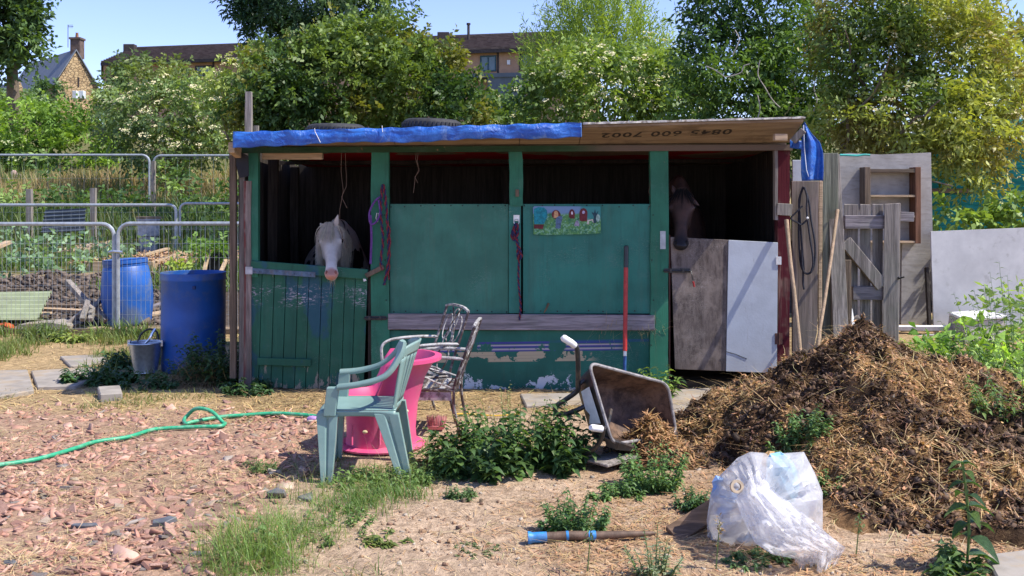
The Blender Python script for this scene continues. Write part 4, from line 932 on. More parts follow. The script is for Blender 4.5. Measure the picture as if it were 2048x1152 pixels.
fence(YF, GX(-280, YF), GX(228, YF), 0.0, GZ(448, YF), .024, 'near mesh fence panel running off the left edge, ending by the leaning barrel', .055, rows=.17)
fence(YF-.03, GX(238, YF), GX(640, YF), 0.0, GZ(447, YF), .024, 'near mesh fence panel behind the open blue barrel', .055, rows=.17)
mb = MB(); mb.tube([(GX(222, YF), YF-.05, GZ(504, YF)), (GX(232, YF), YF-.07, GZ(502, YF)), (GX(248, YF), YF-.05, GZ(504, YF))], .018, 8); single(mb, 'fence_clamp', M['galv'], 'steel clamp joining the two near fence panels', 'clamp')
YM = 19.0
fence(YM, GX(-60, YM), GX(352, YM), .35, GZ(410, YM), .03, 'middle mesh fence panel with its rounded corner above the raised bed', .16, rows=.3)
fence(YM+.05, GX(358, YM), GX(560, YM), .35, GZ(407, YM), .026, 'short middle fence panel disappearing behind the stable', .16, rows=.3)
YR = 25.0
fence(YR, GX(-120, YR), GX(299, YR), .95, GZ(310, YR), .03, 'far fence panel across the meadow, ending at the double post', .3, rows=.5)
fence(YR, GX(307, YR), GX(700, YR), .95, GZ(311, YR), .03, 'far fence panel crossing the meadow towards the stable', .3, rows=.5)
single(colbox(GX(302, 24.8), GX(309, 24.8), 24.8, 24.9, .9, GZ(322, 24.8)), 'wooden_post', M['wood_grey'], 'thin wooden post tied behind the joint of the far fence panels', 'post', None)
# gravel board at the foot of the near fence
gb = MB(); gb.box(GX(-280, 11.9), GX(500, 11.9), 11.86, 11.9, -.05, .06); single(gb, 'edging_board', M['wood_brownx'], 'long low edging board along the foot of the near fence', 'edging board', bevel=.004)
# corrugated sheets
def corrugated(c00, c10, c11, c01, amp, waves, name, mat, lab, along='v', th=.002):
    c00, c10, c11, c01 = map(Vector, (c00, c10, c11, c01)); n = ((c10-c00).cross(c01-c00)).normalized(); mb = MB()
    def f(u, v):
        p = c00.lerp(c10, u).lerp(c01.lerp(c11, u), v); w = v if along == 'v' else u
        s_ = math.sin(w*waves*2*math.pi); s_ = max(-.6, min(.6, s_))/.6; return p+n*amp*s_
    mb.grid(f, 4 if along == 'v' else waves*8, waves*8 if along == 'v' else 4); return single(mb, name, mat, lab, 'corrugated sheet', 'corrugated sheets in the plots', solid=th)
M['olive'] = m_plain('olive_sheet', (.30, .34, .20), .55, .12, 3, .3, dirt=(.2, .2, .13)); M['bluesheet'] = m_plain('blue_grey_sheet', (.085, .105, .125), .5, .2, 5, .4)
corrugated(P(-120, 640, 12.5), P(75, 640, 12.6), P(104, 582, 13.6), P(-120, 586, 13.6), .022, 7, 'corrugated_sheet', M['olive'], 'ribbed olive green sheet sloping over the timber pile')
corrugated(P(82, 466, 20.4), P(168, 462, 20.4), P(172, 416, 20.6), P(90, 420, 20.6), .022, 6, 'corrugated_sheet', M['bluesheet'], 'blue grey corrugated sheet standing between two wooden posts')
for (a, b, py, Y, lb) in ((52, 62, 378, 21.0, 'weathered stump post left of the blue grey corrugated sheet'), (180, 190, 376, 21.0, 'weathered stump post right of the blue grey corrugated sheet')):
    single(colbox(GX(a, Y), GX(b, Y), Y, Y+.1, .4, GZ(py, Y)), 'wooden_post', M['wood_grey'], lb, 'post', 'weathered stump posts in the plots')
# dustbin
db = Vector((GX(297, 20.5), 20.5, .52)); dn = thing('dustbin', 'dented metal dustbin with a flat brown board on top', 'dustbin', db)
MB().lathe([(.001, 0), (.17, 0), (.175, .02), (.18, .3), (.215, .32), (.21, .62), (.235, .63), (.235, .66), (.20, .66)], db, 22).build('body', m_plain('flaking_grey', (.40, .39, .40), .6, .3, 10, .4, dirt=(.6, .58, .55)), dn, smooth=True, sharp=.5)
mb = MB(); mb.prism([db+Vector((.26*math.cos(a)*(1+.12*math.sin(3*a)), .2*math.sin(a), 0)) for a in np.linspace(0, 6.0, 11)], (0, 0, .665), (0, 0, .71)); mb.build('cover', m_plain('brown_cover', (.27, .19, .12), .9, .3, 10), dn)
# raised bed and planks
for (a, b, Y1, Y2, h, lb) in (((170, 545), (305, 545), 16.2, 16.2, .24, 'pale front board of the raised bed behind the leaning barrel'), ((305, 545), (372, 519), 16.2, 17.6, .22, 'pale slanting side board of the raised bed'), ((374, 537), (470, 545), 17.6, 17.2, .2, 'pale board of the second bed by the potted plant')):
    A, B = P(*a, Y1), P(*b, Y2); mb = MB(); mb.bar(A+Vector((0, 0, .06)), B+Vector((0, 0, .06)), .03, h); single(mb, 'bed_board', M['wood_pale'], lb, 'board', 'boards edging the raised beds', bevel=.004)
mb = MB(); mb.bar(P(282, 512, 17.5), P(335, 497, 18.5), .10, .03); single(mb, 'loose_board', M['wood_pale'], 'loose pale board lying on the wood chips', 'board')
# timber pile behind the fence
def pilebar(a, b, Ya, Yb, w, tck, m, lb, nm='pile_board', up=(0, 0, 1)):
    mb = MB(); mb.bar(P(*a, Ya), P(*b, Yb), w, tck, up); single(mb, nm, M[m], lb, 'board', 'scrap timber behind the near fence', bevel=.004)
pilebar((82, 618), (218, 624), 13.4, 13.2, .14, .035, 'wood_pale', 'pale thick plank on top of the timber pile')
pilebar((78, 627), (100, 627), 13.0, 13.0, .14, .03, 'wood_pale', 'short pale plank end under the olive sheet')
pilebar((84, 610), (210, 612), 13.8, 13.8, .12, .03, 'wood_brownx', 'brown plank at the back of the timber pile')
pilebar((110, 645), (300, 640), 12.9, 12.9, .14, .05, 'wood_dark', 'dark low plank at the bottom of the timber pile')
pilebar((0, 648), (130, 644), 12.8, 12.8, .5, .05, 'wood_dark', 'dark boards lying under the olive sheet')
pilebar((-60, 583), (60, 578), 13.7, 13.7, .1, .03, 'wood_brownx', 'brown plank along the top edge of the olive sheet')
pilebar((186, 656), (208, 655), 12.4, 12.4, .08, .02, 'wood_pale', 'small offcut by the foot of the fence posts')
pilebar((272, 634), (330, 624), 13.0, 13.3, .2, .03, 'wood_pale', 'splintered pale board between the two blue barrels')
pilebar((280, 622), (326, 606), 13.4, 13.6, .12, .03, 'wood_greyx', 'grey board end above the splintered one')
saw = thing('timber_cross', 'weathered crossed trestle of thick grey timbers on the scrap pile', 'trestle', P(175, 640, 12.6))
for (a, b, Ya, Yb, w) in (((135, 563), (186, 620), 12.9, 12.5, .075), ((205, 594), (180, 628), 12.8, 12.4, .05), ((165, 640), (178, 600), 12.35, 12.6, .07), ((134, 648), (172, 618), 12.5, 12.7, .05), ((186, 612), (212, 642), 12.6, 12.5, .07), ((180, 640), (192, 606), 12.35, 12.7, .06)):
    mb = MB(); mb.bar(P(*a, Ya), P(*b, Yb), w, w*.9); mb.build('leg', M['wood_grey'], saw, bevel=.004)
mb = MB(); mb.prism([P(a, b, 12.3) for a, b in ((30, 660), (35, 650), (100, 645), (140, 652), (140, 662))], (0, 0, 0), (0, .4, 0)); single(mb, 'concrete_slab', M['slab'], 'broken grey slab leaning at the fence foot under the olive sheet', 'slab')
mb = MB(); mb.ball(P(8, 655, 12.3), (.12, .1, .06), 10, 6); single(mb, 'net_bag', m_plain('orange_net', (.5, .09, .03), .8, .4, 60), 'crumpled orange net bag at the left edge behind the fence', 'bag', wob=.006)
mb = MB(); mb.ball(P(28, 350, 33), (.12, .1, .17), 10, 7); mb.ball(P(34, 354, 33), (.16, .12, .14), 10, 7); single(mb, 'boulder', m_plain('pinkish_stone', (.42, .30, .26), .9, .2, 8), 'pinkish stone sitting in the long grass of the meadow', 'stone', smooth=True)
mb = MB(); mb.bar(P(-20, 500, 17), P(18, 484, 17.5), .12, .05); single(mb, 'timber_offcut', M['wood_pale'], 'yellow timber end poking in at the left edge of the plot', 'timber')
mb = MB(); mb.lathe([(.001, 0), (.16, 0), (.22, .3), (.235, .3), (.235, .33), (.2, .33), (.19, .28), (.001, .28)], P(430, 548, 15.5), 20); single(mb, 'plant_pot', M['black_metal'], 'large black plant pot holding a leafy plant left of the stable', 'plant pot', smooth=True)
for (a, b), w in (((418, 500), (408, 545)), 'left'), (((452, 520), (440, 548)), 'right'): pilebar(a, b, 15.2, 14.9, .05, .05, 'wood_pale', 'short timber prop leaning on the %s side of the black plant pot' % w, 'prop', (0, 1, 0))
# ---------------------------------------------------------------- horses
def ring(c, fwd, up, w, h, n=20, flat=0.0, egg=0.0):
    fwd = Vector(fwd).normalized(); up = Vector(up); up = (up-fwd*up.dot(fwd)).normalized(); s_ = fwd.cross(up); out = []
    for i in range(n):
        a = 2*math.pi*i/n; ca, sa = math.cos(a), math.sin(a); k = 1+egg*sa
        e = 1-.35*flat*(abs(sa*ca))*0; pw = 2/(2+1.2*flat)
        out.append(Vector(c)+s_*(w*k*math.copysign(abs(ca)**pw, ca))+up*(h*math.copysign(abs(sa)**pw, sa)))
    return out
def ribbons(paths, widths, col, side=None):
    """paths (N,K,3); widths (N,) tapering; one strip each"""
    N, K, _ = paths.shape; t_ = np.gradient(paths, axis=1); s_ = np.cross(t_, np.array([0, 0, 1.]) if side is None else side); s_ = unit(s_)
    tp = np.linspace(1, .12, K)[None, :, None]; w = widths[:, None, None]*tp/2
    V = np.stack([paths-s_*w, paths+s_*w], 2).reshape(-1, 3); b = (np.arange(N)*K*2)[:, None, None]; k = np.arange(K-1)[None, :, None]*2
    Fc = (b+k+np.array([0, 1, 3, 2])[None, None, :]).reshape(-1, 4); return V, Fc, np.repeat(col, K*2, axis=0)
def horse(root, x, poll, muz, mats, withers, k=1.0, dirx=0.0):
    poll, muz = Vector(poll), Vector(muz); ax = (muz-poll); L_ = ax.length; ax.normalize(); up = Vector((0, ax.z, -ax.y)); up = up if up.z > 0 else -up
    up = (up-ax*up.dot(ax)).normalized()
    mb = MB(); rs = []
    for t_, w, h, fl in ((-.10, .055, .07, 0), (-.04, .075, .15, .2), (.06, .088, .19, .4), (.16, .101, .215, .5), (.26, .100, .235, .45), (.36, .085, .235, .35), (.48, .066, .19, .3), (.60, .055, .15, .3), (.72, .049, .125, .4), (.82, .052, .118, .5), (.90, .058, .112, .4), (.96, .054, .098, .2), (1.0, .042, .075, .1), (1.02, .02, .04, 0)):
        c_ = poll+ax*(L_*t_)-up*(h*.5*k); rs.append(ring(c_, ax, up, w*k, h*.5*k, 20, fl, .12))
    mb.loft(rs)
    c_ = poll+ax*(L_*.90)-up*(.105*k); mb.ball(c_, (.036*k, .045*k, .028*k), 12, 8)            # chin and lower lip
    for s_ in (-1, 1):
        e = poll+ax*(L_*.245)-up*(.045*k)+Vector((s_*.088*k, 0, 0)); mb.ball(e, (.024*k, .034*k, .034*k), 10, 6)       # brow
        e = poll+ax*(L_*.93)-up*(.03*k)+Vector((s_*.042*k, 0, 0)); mb.ball(e, (.024*k, .026*k, .026*k), 10, 6)       # nostril rim
        e = poll+ax*(L_*.36)-up*(.13*k)+Vector((s_*.058*k, 0, 0)); mb.ball(e, (.032*k, .07*k, .07*k), 12, 8)         # cheek
    W_ = Vector(withers); rs = []; p0 = poll+ax*(-.02)-up*.10
    path = [(p0+Vector((0, -.02, -.02)), .06, .10), (p0.lerp(W_, .22)+Vector((0, 0, .01)), .075, .16), (p0.lerp(W_, .5), .10, .21), (p0.lerp(W_, .75)+Vector((0, 0, -.07)), .15, .29), (W_+Vector((0, 0, -.24)), .22, .34),
            (W_+Vector((dirx*.2, .22, -.30)), .27, .34), (W_+Vector((dirx*.5, .50, -.30)), .285, .33), (W_+Vector((dirx*.8, .78, -.27)), .27, .31), (W_+Vector((dirx, .98, -.28)), .20, .25), (W_+Vector((dirx*1.05, 1.06, -.30)), .08, .12)]
    for i, (c_, w, h) in enumerate(path):
        f = path[min(i+1, len(path)-1)][0]-path[max(i-1, 0)][0]; rs.append(ring(c_, f, (0, 0, 1), w*k, h*k, 20, 0, -.1))
    mb.loft(rs)
    for sx_ in (-1, 1):
        for dy, top in ((.05, .62), (.86, .62)):
            q = W_+Vector((sx_*.13+dirx*dy, dy, 0)); z0 = W_.z
            if dy < .5: pts = [(q.x, q.y, z0-.42), (q.x, q.y, z0-.62), (q.x, q.y-.02, .34), (q.x, q.y, .12), (q.x, q.y-.03, .0)]; rr = [.10, .075, .045, .035, .06]
            else: pts = [(q.x, q.y-.02, z0-.40), (q.x, q.y-.10, z0-.62), (q.x, q.y+.05, .42), (q.x, q.y, .14), (q.x, q.y-.03, .0)]; rr = [.14, .10, .05, .04, .06]
            mb.tube([Vector(p) for p in pts], [r*k for r in rr], 10)
    o = mb.build('body', mats['coat'], root, smooth=True, sharp=3)
    m = o.modifiers.new('r', 'REMESH'); m.mode = 'VOXEL'; m.voxel_size = .011; m.use_smooth_shade = True
    m = o.modifiers.new('s', 'SMOOTH'); m.iterations = 5; m.factor = .6
    for s_ in (-1, 1):
        e = poll+ax*(L_*.245)-up*(.044*k)+Vector((s_*.099*k, 0, 0)); MB().ball(e, (.017*k, .021*k, .021*k), 12, 8).build('eye', mats['eye'], root, smooth=True)
        e = poll+ax*(L_*.945)-up*(.018*k)+Vector((s_*.040*k, 0, 0))+up*.006; MB().ball(e, (.011*k, .012*k, .021*k), 10, 6).build('nostril', mats['nostril'], root, smooth=True)
    return poll, ax, up, L_
def ear(root, base, tip, w, mat, mat_in):
    base, tip = Vector(base), Vector(tip); d = tip-base; rs = []
    for t_, ww, b in ((0, .55, 0), (.2, .95, .1), (.45, 1, .12), (.7, .7, .08), (.9, .3, .02), (1, .06, 0)):
        c_ = base+d*t_; rs.append(ring(c_, d, (0, -1, .2), w*ww, w*ww*.45, 10))
    MB().loft(rs).build('ear', mat, root, smooth=True, sharp=2)
def coat(name, base, dark, muzzle_pt, muzzle_col, root, rad=(.10, .19), patch=None, star=None, rough=.7):
    t = NT(name); f = t.noise(9, 5, .6); col = t.mix(t.st(f, .3, .7), dark, base)
    if patch: 
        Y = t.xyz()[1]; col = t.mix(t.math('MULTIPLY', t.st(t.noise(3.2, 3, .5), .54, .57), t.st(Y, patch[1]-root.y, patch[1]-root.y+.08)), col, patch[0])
    d = t.n('ShaderNodeVectorMath', operation='DISTANCE'); t.put(d.inputs[0], t.co); d.inputs[1].default_value = Vector(muzzle_pt)-Vector(root)
    col = t.mix(t.st(t.math('ADD', d.outputs['Value'], t.math('MULTIPLY', t.noise(14, 4), .05)), rad[1], rad[0]), col, muzzle_col)
    if star:
        d2 = t.n('ShaderNodeVectorMath', operation='DISTANCE'); t.put(d2.inputs[0], t.co); d2.inputs[1].default_value = Vector(star)-Vector(root)
        col = t.mix(t.st(t.math('ADD', d2.outputs['Value'], t.math('MULTIPLY', t.noise(30, 3), .03)), .036, .024), col, (.5, .52, .55))
    t.bump(t.noise(90, 3, .6, sc=(1, 1, .3)), .002, .6); return t.fin(col, rough, .25)
pw, mw = P(660, 452, 8.72), P(662, 549, 8.27); rw = Vector((pw.x, 9.6, 0))
hw = thing('horse', 'white pony with a long pale mane and pink muzzle looking over the green half door', 'horse', rw)
MW = {'coat': coat('white_coat', (.74, .69, .63), (.58, .53, .47), mw, (.52, .25, .19), rw, (.07, .13), patch=((.025, .022, .02), 9.0)), 'eye': m_plain('horse_eye', (.012, .01, .01), .1, 0, 10, .6), 'nostril': m_plain('pink_nostril', (.22, .08, .06), .7)}  # black piebald patches also paint shade over the neck and body behind the head
pw_, axw, upw, Lw = horse(hw, 0, pw, mw, MW, (pw.x+.03, 9.5, 1.16), .95, -.42)
ear(hw, pw+Vector((.035, .03, -.03)), P(676, 429, 8.70), .026, MW['coat'], None)
ear(hw, pw+Vector((-.05, .03, -.03)), P(640, 446, 8.76), .024, MW['coat'], None)
N_ = 900; s_ = np.where(rng.random(N_) < .55, -1, 1)*1.0; a = rng.random(N_)**1.2
base = np.stack([pw.x+s_*rng.uniform(.0, .05, N_), pw.y-.02+.34*a, pw.z+.02+rng.uniform(-.02, .02, N_)-.10*a], 1)
ln = rng.uniform(.10, .40, N_)**.8*np.where(s_ < 0, .78, .68)+.05; out = .092+rng.normal(0, .013, N_)+.03*a; ts = np.linspace(0, 1, 8)[None, :]; ph = rng.uniform(0, 6, (N_, 1))
px_ = base[:, 0:1]+s_[:, None]*(out[:, None]-np.abs(base[:, 0:1]-pw.x))*np.sin(np.clip(ts*2.6, 0, 1.57))**.8+.007*np.sin(ts*6+ph)
py_ = base[:, 1:2]+.03-.045*ts; pz_ = base[:, 2:3]+.012*np.sin(ts*3)-ln[:, None]*ts**1.25
v, f, c_ = ribbons(np.stack([px_, py_, pz_], -1), rng.uniform(.004, .009, N_), vary((.60, .54, .45), N_, .28, .05), side=np.array([0, 1., .2]))
o = npmesh('mane', v, f, M['straw'], hw, c_); o['kind'] = 'stuff'
N_ = 130; t0 = rng.uniform(-.07, .04, N_); ts = np.linspace(0, 1, 7)[None, :]; base = np.stack([pw.x+t0*.6, np.full(N_, pw.y)-.0, np.full(N_, pw.z)+rng.uniform(-.0, .02, N_)], 1)
path = base[:, None, :]+np.array(axw[:])[None, None, :]*(rng.uniform(.08, .27, N_)[:, None, None]*ts[..., None])+np.array(upw[:])[None, None, :]*.012; path[..., 0] += t0[:, None]*ts*.9-.012*ts
v, f, c_ = ribbons(path, rng.uniform(.006, .012, N_), vary((.60, .54, .45), N_, .2, .05), side=np.array(upw[:])); npmesh('forelock', v, f, M['straw'], hw, c_, 'stuff')
N_ = 26; b0 = np.array((mw+Vector((0, .06, -.045)))[:])+rng.normal(0, .018, (N_, 3)); v, f, c_ = strands(b0, unit(rng.normal(0, .25, (N_, 3))+[0, -.2, -1]), rng.uniform(.02, .07, N_), .002, np.zeros((N_, 3)), vary((.5, .42, .33), N_)); npmesh('whiskers', v, f, M['straw'], hw, c_, 'stuff')
pb_, mb_ = P(1364, 384, 8.66), P(1363, 490, 8.31); rb = Vector((pb_.x, 9.5, 0))
hb = thing('horse', 'dark bay horse with a small white star resting its muzzle above the brown ply door', 'horse', rb)
MBk = {'coat': coat('bay_coat', (.105, .060, .048), (.055, .036, .032), mb_+Vector((0, .03, 0)), (.018, .017, .02), rb, (.06, .19), star=P(1367, 404, 8.70), rough=.42), 'eye': MW['eye'], 'nostril': m_plain('dark_nostril', (.006, .005, .005), .8)}
pp, axb, upb, Lb = horse(hb, 0, pb_, mb_, MBk, (pb_.x+.1, 9.5, 1.60), 1.08, .12)
ear(hb, pb_+Vector((.055, .03, -.04)), pb_+Vector((.155, .02, -.12)), .024, MBk['coat'], None); ear(hb, pb_+Vector((-.045, .03, -.03)), pb_+Vector((-.08, .05, .06)), .024, MBk['coat'], None)
N_ = 150; t0 = rng.uniform(-.08, .08, N_); base = np.stack([pb_.x+t0*.6, np.full(N_, pb_.y)+rng.uniform(-.01, .1, N_), np.full(N_, pb_.z)+rng.uniform(-.01, .025, N_)], 1)
path = base[:, None, :]+np.array(axb[:])[None, None, :]*(rng.uniform(.08, .2, N_)[:, None, None]*ts[..., None])+np.array(upb[:])[None, None, :]*.012; path[..., 0] += t0[:, None]*ts*1.1
v, f, c_ = ribbons(path, rng.uniform(.006, .012, N_), vary((.012, .011, .013), N_), side=np.array(upb[:])); npmesh('forelock', v, f, M['straw'], hb, c_, 'stuff')

# ---------------------------------------------------------------- green plastic armchair
M['chair'] = m_plain('sage_green_plastic', (.19, .30, .275), .42, .07, 5, .45, dirt=(.3, .36, .3), dirt_amt=.3)
Yn, Yf_ = 5.80, 6.22
gc = thing('plastic_chair', 'sage green plastic armchair standing in the grass before the pink tub', 'chair', P(735, 950, 6.0)*1)
def sweep(mb, pts, w, tck, up=(0, 0, 1), k=6, wv=None):
    pts = spline(pts, k); rs = []
    for i, p in enumerate(pts):
        d = (pts[min(i+1, len(pts)-1)]-pts[max(i-1, 0)]).normalized(); s_ = d.cross(Vector(up)).normalized(); u = s_.cross(d).normalized()
        ww = w if wv is None else wv[0]+(wv[1]-wv[0])*i/(len(pts)-1)
        rs.append([p+s_*a*ww/2+u*b*tck/2 for a, b in ((-.8, -1), (.8, -1), (1, -.4), (1, .4), (.8, 1), (-.8, 1), (-1, .4), (-1, -.4))])
    return mb.loft(rs)
zs = .385; X0, X1 = -1.135, -.675
def seatf(u, v):
    x = X0+(X1-X0)*u; y = Yn+.005+(Yf_-Yn-.01)*v
    return Vector((x-.02*math.sin(v*3.14)*(1-u), y, zs-.016*math.sin(v*math.pi)*math.sin(min(1, u*1.3)*math.pi)-.02*max(0, 1-u*9)**2-.03*max(0, 1-u*22)))
MB().grid(seatf, 28, 18).build('seat', M['chair'], gc, smooth=True, solid=.006)
for s_, Y in ((0, Yn), (1, Yf_)):                                       # aprons under the seat, arched
    ysgn = .0; mb = MB()
    def ap(u, v):
        x = X0+.01+(X1-X0-.01)*u; arch = .030+.085*(abs(2*u-1)**4); return Vector((x, Y+.006*v, zs-.004-(arch)*v))
    mb.grid(ap, 24, 4); mb.build('apron', M['chair'], gc, smooth=True, solid=.007)
def leg(b0, b1, t0, t1, Yb, Yt, dep, zb=0.0):
    mb = MB(); g = gz1(GX((b0+b1)/2, Yb), Yb)-.006; rs = []
    for i in range(9):
        k = i/8; xa = (1-k)*GX(b0, Yb)+k*t0; xb = (1-k)*GX(b1, Yb)+k*t1; y = Yb+(Yt-Yb)*k; z = g+(zs-.02-g)*k; d = dep*(.75+.25*k); m_ = (xa+xb)/2
        rs.append([Vector((xa, y-d/2, z)), Vector((m_-(xb-xa)*.1, y-d/2+.004, z)), Vector((m_, y-d/2+.014, z)), Vector((m_+(xb-xa)*.1, y-d/2+.004, z)), Vector((xb, y-d/2, z)), Vector((xb, y+d/2, z)), Vector((xa, y+d/2, z))])
    mb.loft(rs); mb.build('leg', M['chair'], gc, bevel=.002)
leg(643, 664, X0+.0, X0+.125, 5.76, Yn+.02, .05)
leg(800, 825, X1-.125, X1+.015, 5.79, Yn+.02, .05)
leg(668, 684, X0+.0, X0+.10, 6.27, Yf_-.02, .045)
leg(806, 828, X1-.11, X1+.015, 6.24, Yf_-.02, .045)
for Y, arm, w in ((Yn, [(806, 684, 5.83), (797, 716, 5.81), (770, 752, 5.79), (722, 768, 5.79), (676, 774, 5.80)], .05), (Yf_, [(806, 682, 6.19), (792, 704, 6.21), (762, 728, 6.22), (722, 740, 6.23), (680, 744, 6.22)], .05)):
    mb = MB(); sweep(mb, [P(*a) for a in arm], w, .03, wv=(.045, .06)); mb.build('armrest', M['chair'], gc, smooth=True, sharp=.9)
    zt = P(*arm[-1]).z; mb = MB(); x0 = X0+.055; rs = []
    for k in range(5):
        z = zs-.03+(zt-zs+.03)*k/4; xa = x0+.02*k/4-.012; rs.append([Vector((xa, Y-.022, z)), Vector((xa+.07, Y-.022, z)), Vector((xa+.07, Y+.02, z)), Vector((xa, Y+.02, z))])
    mb.loft(rs); mb.build('arm_post', M['chair'], gc, bevel=.004)
def bk(u, v):        # backrest surface: u across, v up
    y = Yn+.01+(Yf_-Yn-.02)*u; x = X1-.02+.055*v+.09*math.sin(math.pi*u)*(.2+.8*v); z = zs-.02+(.405-.035*abs(2*u-1)**3)*v; return Vector((x, y, z))
mb = MB(); mb.grid(lambda u, v: bk(u, .84+.16*v), 16, 5); mb.build('top_rail', M['chair'], gc, smooth=True, solid=.012)
for i in range(7):
    u0 = .14+.72*i/7; mb = MB(); mb.grid(lambda u, v: bk(u0+.062*u, .12+.73*v), 2, 8); mb.build('back_slat', M['chair'], gc, smooth=True, solid=.007)
for u0 in (0, .885): mb = MB(); mb.grid(lambda u, v: bk(u0+.115*u, v*.86), 3, 10); mb.build('back_post', M['chair'], gc, smooth=True, solid=.012)
mb = MB(); mb.grid(lambda u, v: bk(u, .0+.13*v), 12, 2); mb.build('bottom_rail', M['chair'], gc, smooth=True, solid=.008)

# ---------------------------------------------------------------- pink tub
M['pink'] = m_plain('hot_pink_plastic', (.68, .085, .22), .42, .08, 4, .45, dirt=(.52, .17, .22), dirt_amt=.5)
tc = Vector((GX(762, 6.55), 6.55, 0)); tub = thing('plastic_tub', 'hot pink tub with a high flared back behind the green chair', 'tub', tc)
def tubring(r, fr, dz=0, n=48):
    out = []
    for i in range(n):
        a = 2*math.pi*i/n; ca, sa = math.cos(a), math.sin(a); rr = r*(1+.12*max(0, ca)*fr**3); x = rr*ca*1.0+.03*fr*fr; y = rr*sa*.92
        hgt = .31+.255*float(sstep(-.32, .12, ca+.12*sa)); out.append(tc+Vector((x, y, fr*hgt+dz)))
    return out
mb = MB(); mb.loft([tubring(.285, 0, .0), tubring(.29, 0, .012), tubring(.262, 0, .03), tubring(.232, .06), tubring(.225, .2), tubring(.232, .5), tubring(.255, .8), tubring(.285, .95), tubring(.312, .985), tubring(.328, .99, .004), tubring(.328, 1.0, .022), tubring(.29, 1.0, .026), tubring(.262, .94), tubring(.238, .75), tubring(.222, .4), tubring(.218, .12), tubring(.10, .10), tubring(.001, .10)])
mb.build('shell', M['pink'], tub, smooth=True, sharp=1.0)
for px, py in ((812, 822), (730, 864)): mb = MB(); q = P(px, py, 6.335); mb.ball(q, (.017, .012, .012), 8, 5); mb.build('drain_plug', m_plain('cream_plug', (.6, .5, .3), .5), tub, smooth=True)
for px in (704, 760): mb = MB(); mb.tube([P(px, 850, 6.345), P(px, 890, 6.33)], .008, 6); mb.build('moulded_rib', M['pink'], tub)

# ---------------------------------------------------------------- wrought metal garden chairs
M['iron'] = m_plain('flaking_dark_iron', (.05, .032, .03), .4, .3, 30, .5, dirt=(.5, .5, .5), dirt_amt=.45); M['ironw'] = m_plain('chalky_white_iron', (.42, .41, .40), .5, .2, 30, .4, dirt=(.1, .08, .07), dirt_amt=.8)
def metal_chair(loc, rz, lab, k=1.0):
    r = thing('garden_chair', lab, 'chair', loc, rz, 'old metal garden chairs'); L0 = Matrix.Identity(3)
    def p(x, y, z): return Vector((x*k, y*k, z*k))+Vector(loc)
    # faces -x: back at +x
    w = .24
    for s_ in (-1, 1):
        MB().tube(spline([p(.30, s_*w, .86), p(.24, s_*w, .68), p(.17, s_*w, .48), p(.14, s_*w, .36), p(.145, s_*w, .2), p(.19, s_*w, 0)], 5), .0105, 8).build('back_upright', M['iron'], r, smooth=True)
        MB().tube(spline([p(-.24, s_*w, .36), p(-.25, s_*w, .2), p(-.27, s_*w, 0)], 4), .012, 8).build('front_leg', M['iron'], r, smooth=True)
        MB().tube(spline([p(.215, s_*w, .60), p(.05, s_*w, .61), p(-.16, s_*w, .60), p(-.25, s_*w, .56), p(-.26, s_*w, .48), p(-.24, s_*w, .36)], 6), .011, 8).build('armrest', M['ironw'], r, smooth=True)
        MB().tube(spline([p(-.24, s_*w, .38), p(-.12, s_*w, .46), p(.0, s_*w, .42), p(.12, s_*w, .38)], 6), .006, 6).build('scroll', M['ironw'], r, smooth=True)
        MB().tube([p(-.24, s_*w, .36), p(.14, s_*w, .36)], .010, 6).build('seat_rail', M['iron'], r)
    mb = MB(); sweep(mb, [p(.295, -w-.01, .85), p(.303, -w*.5, .872), p(.303, w*.5, .872), p(.295, w+.01, .85)], .02, .016); mb.build('top_rail', M['ironw'], r, smooth=True)
    for x in (-.24, .14): MB().tube([p(x, -w, .355), p(x, w, .355)], .012, 6).build('seat_rail', M['iron'], r)
    for i in range(6):
        x = -.2+.06*i; MB().box(p(x, 0, 0).x-.018, p(x, 0, 0).x+.018, loc[1]-w*k, loc[1]+w*k, p(0, 0, .362).z, p(0, 0, .368).z).build('seat_slat', M['iron'] if i % 2 else M['ironw'], r)
    MB().box(loc[0]-.253*k, loc[0]-.243*k, loc[1]-w*k*.9, loc[1]+w*k*.9, .27*k, .345*k).build('pierced_apron', M['ironw'], r)
    for s_ in (-1, 1): MB().box(loc[0]-.22*k, loc[0]+.12*k, loc[1]+s_*w*k-.004, loc[1]+s_*w*k+.004, .28*k, .345*k).build('pierced_apron', M['ironw'], r)
    for cy_, cz, ry, rz_ in ((-.1, .70, .075, .1), (.1, .70, .075, .1), (0, .60, .10, .07), (0, .76, .06, .09)):
        pts = [p(.17+.14*((cz+rz_*math.sin(a))-.48)/.38+.0, cy_+ry*math.cos(a), cz+rz_*math.sin(a)) for a in np.linspace(0, 6.283, 19)[:-1]]; MB().tube(pts, .0042, 6, closed=True).build('back_scroll', M['ironw'], r, smooth=True)
    for y in (-.05, .05): MB().tube(spline([p(.14, y, .37), p(.18, y*2.2, .5), p(.23, -y*1.5, .64), p(.30, y*2, .87)], 6), .006, 6).build('back_scroll', M['iron'], r, smooth=True)
metal_chair((-.66, 7.35, gz1(-.6, 7.3)), math.radians(24), 'farther metal garden chair with scrolled open back behind the pink tub', .93)
metal_chair((-.50, 6.98, gz1(-.5, 7)), math.radians(-4), 'nearer flaking metal garden chair seen edge on right of the pink tub', .88)
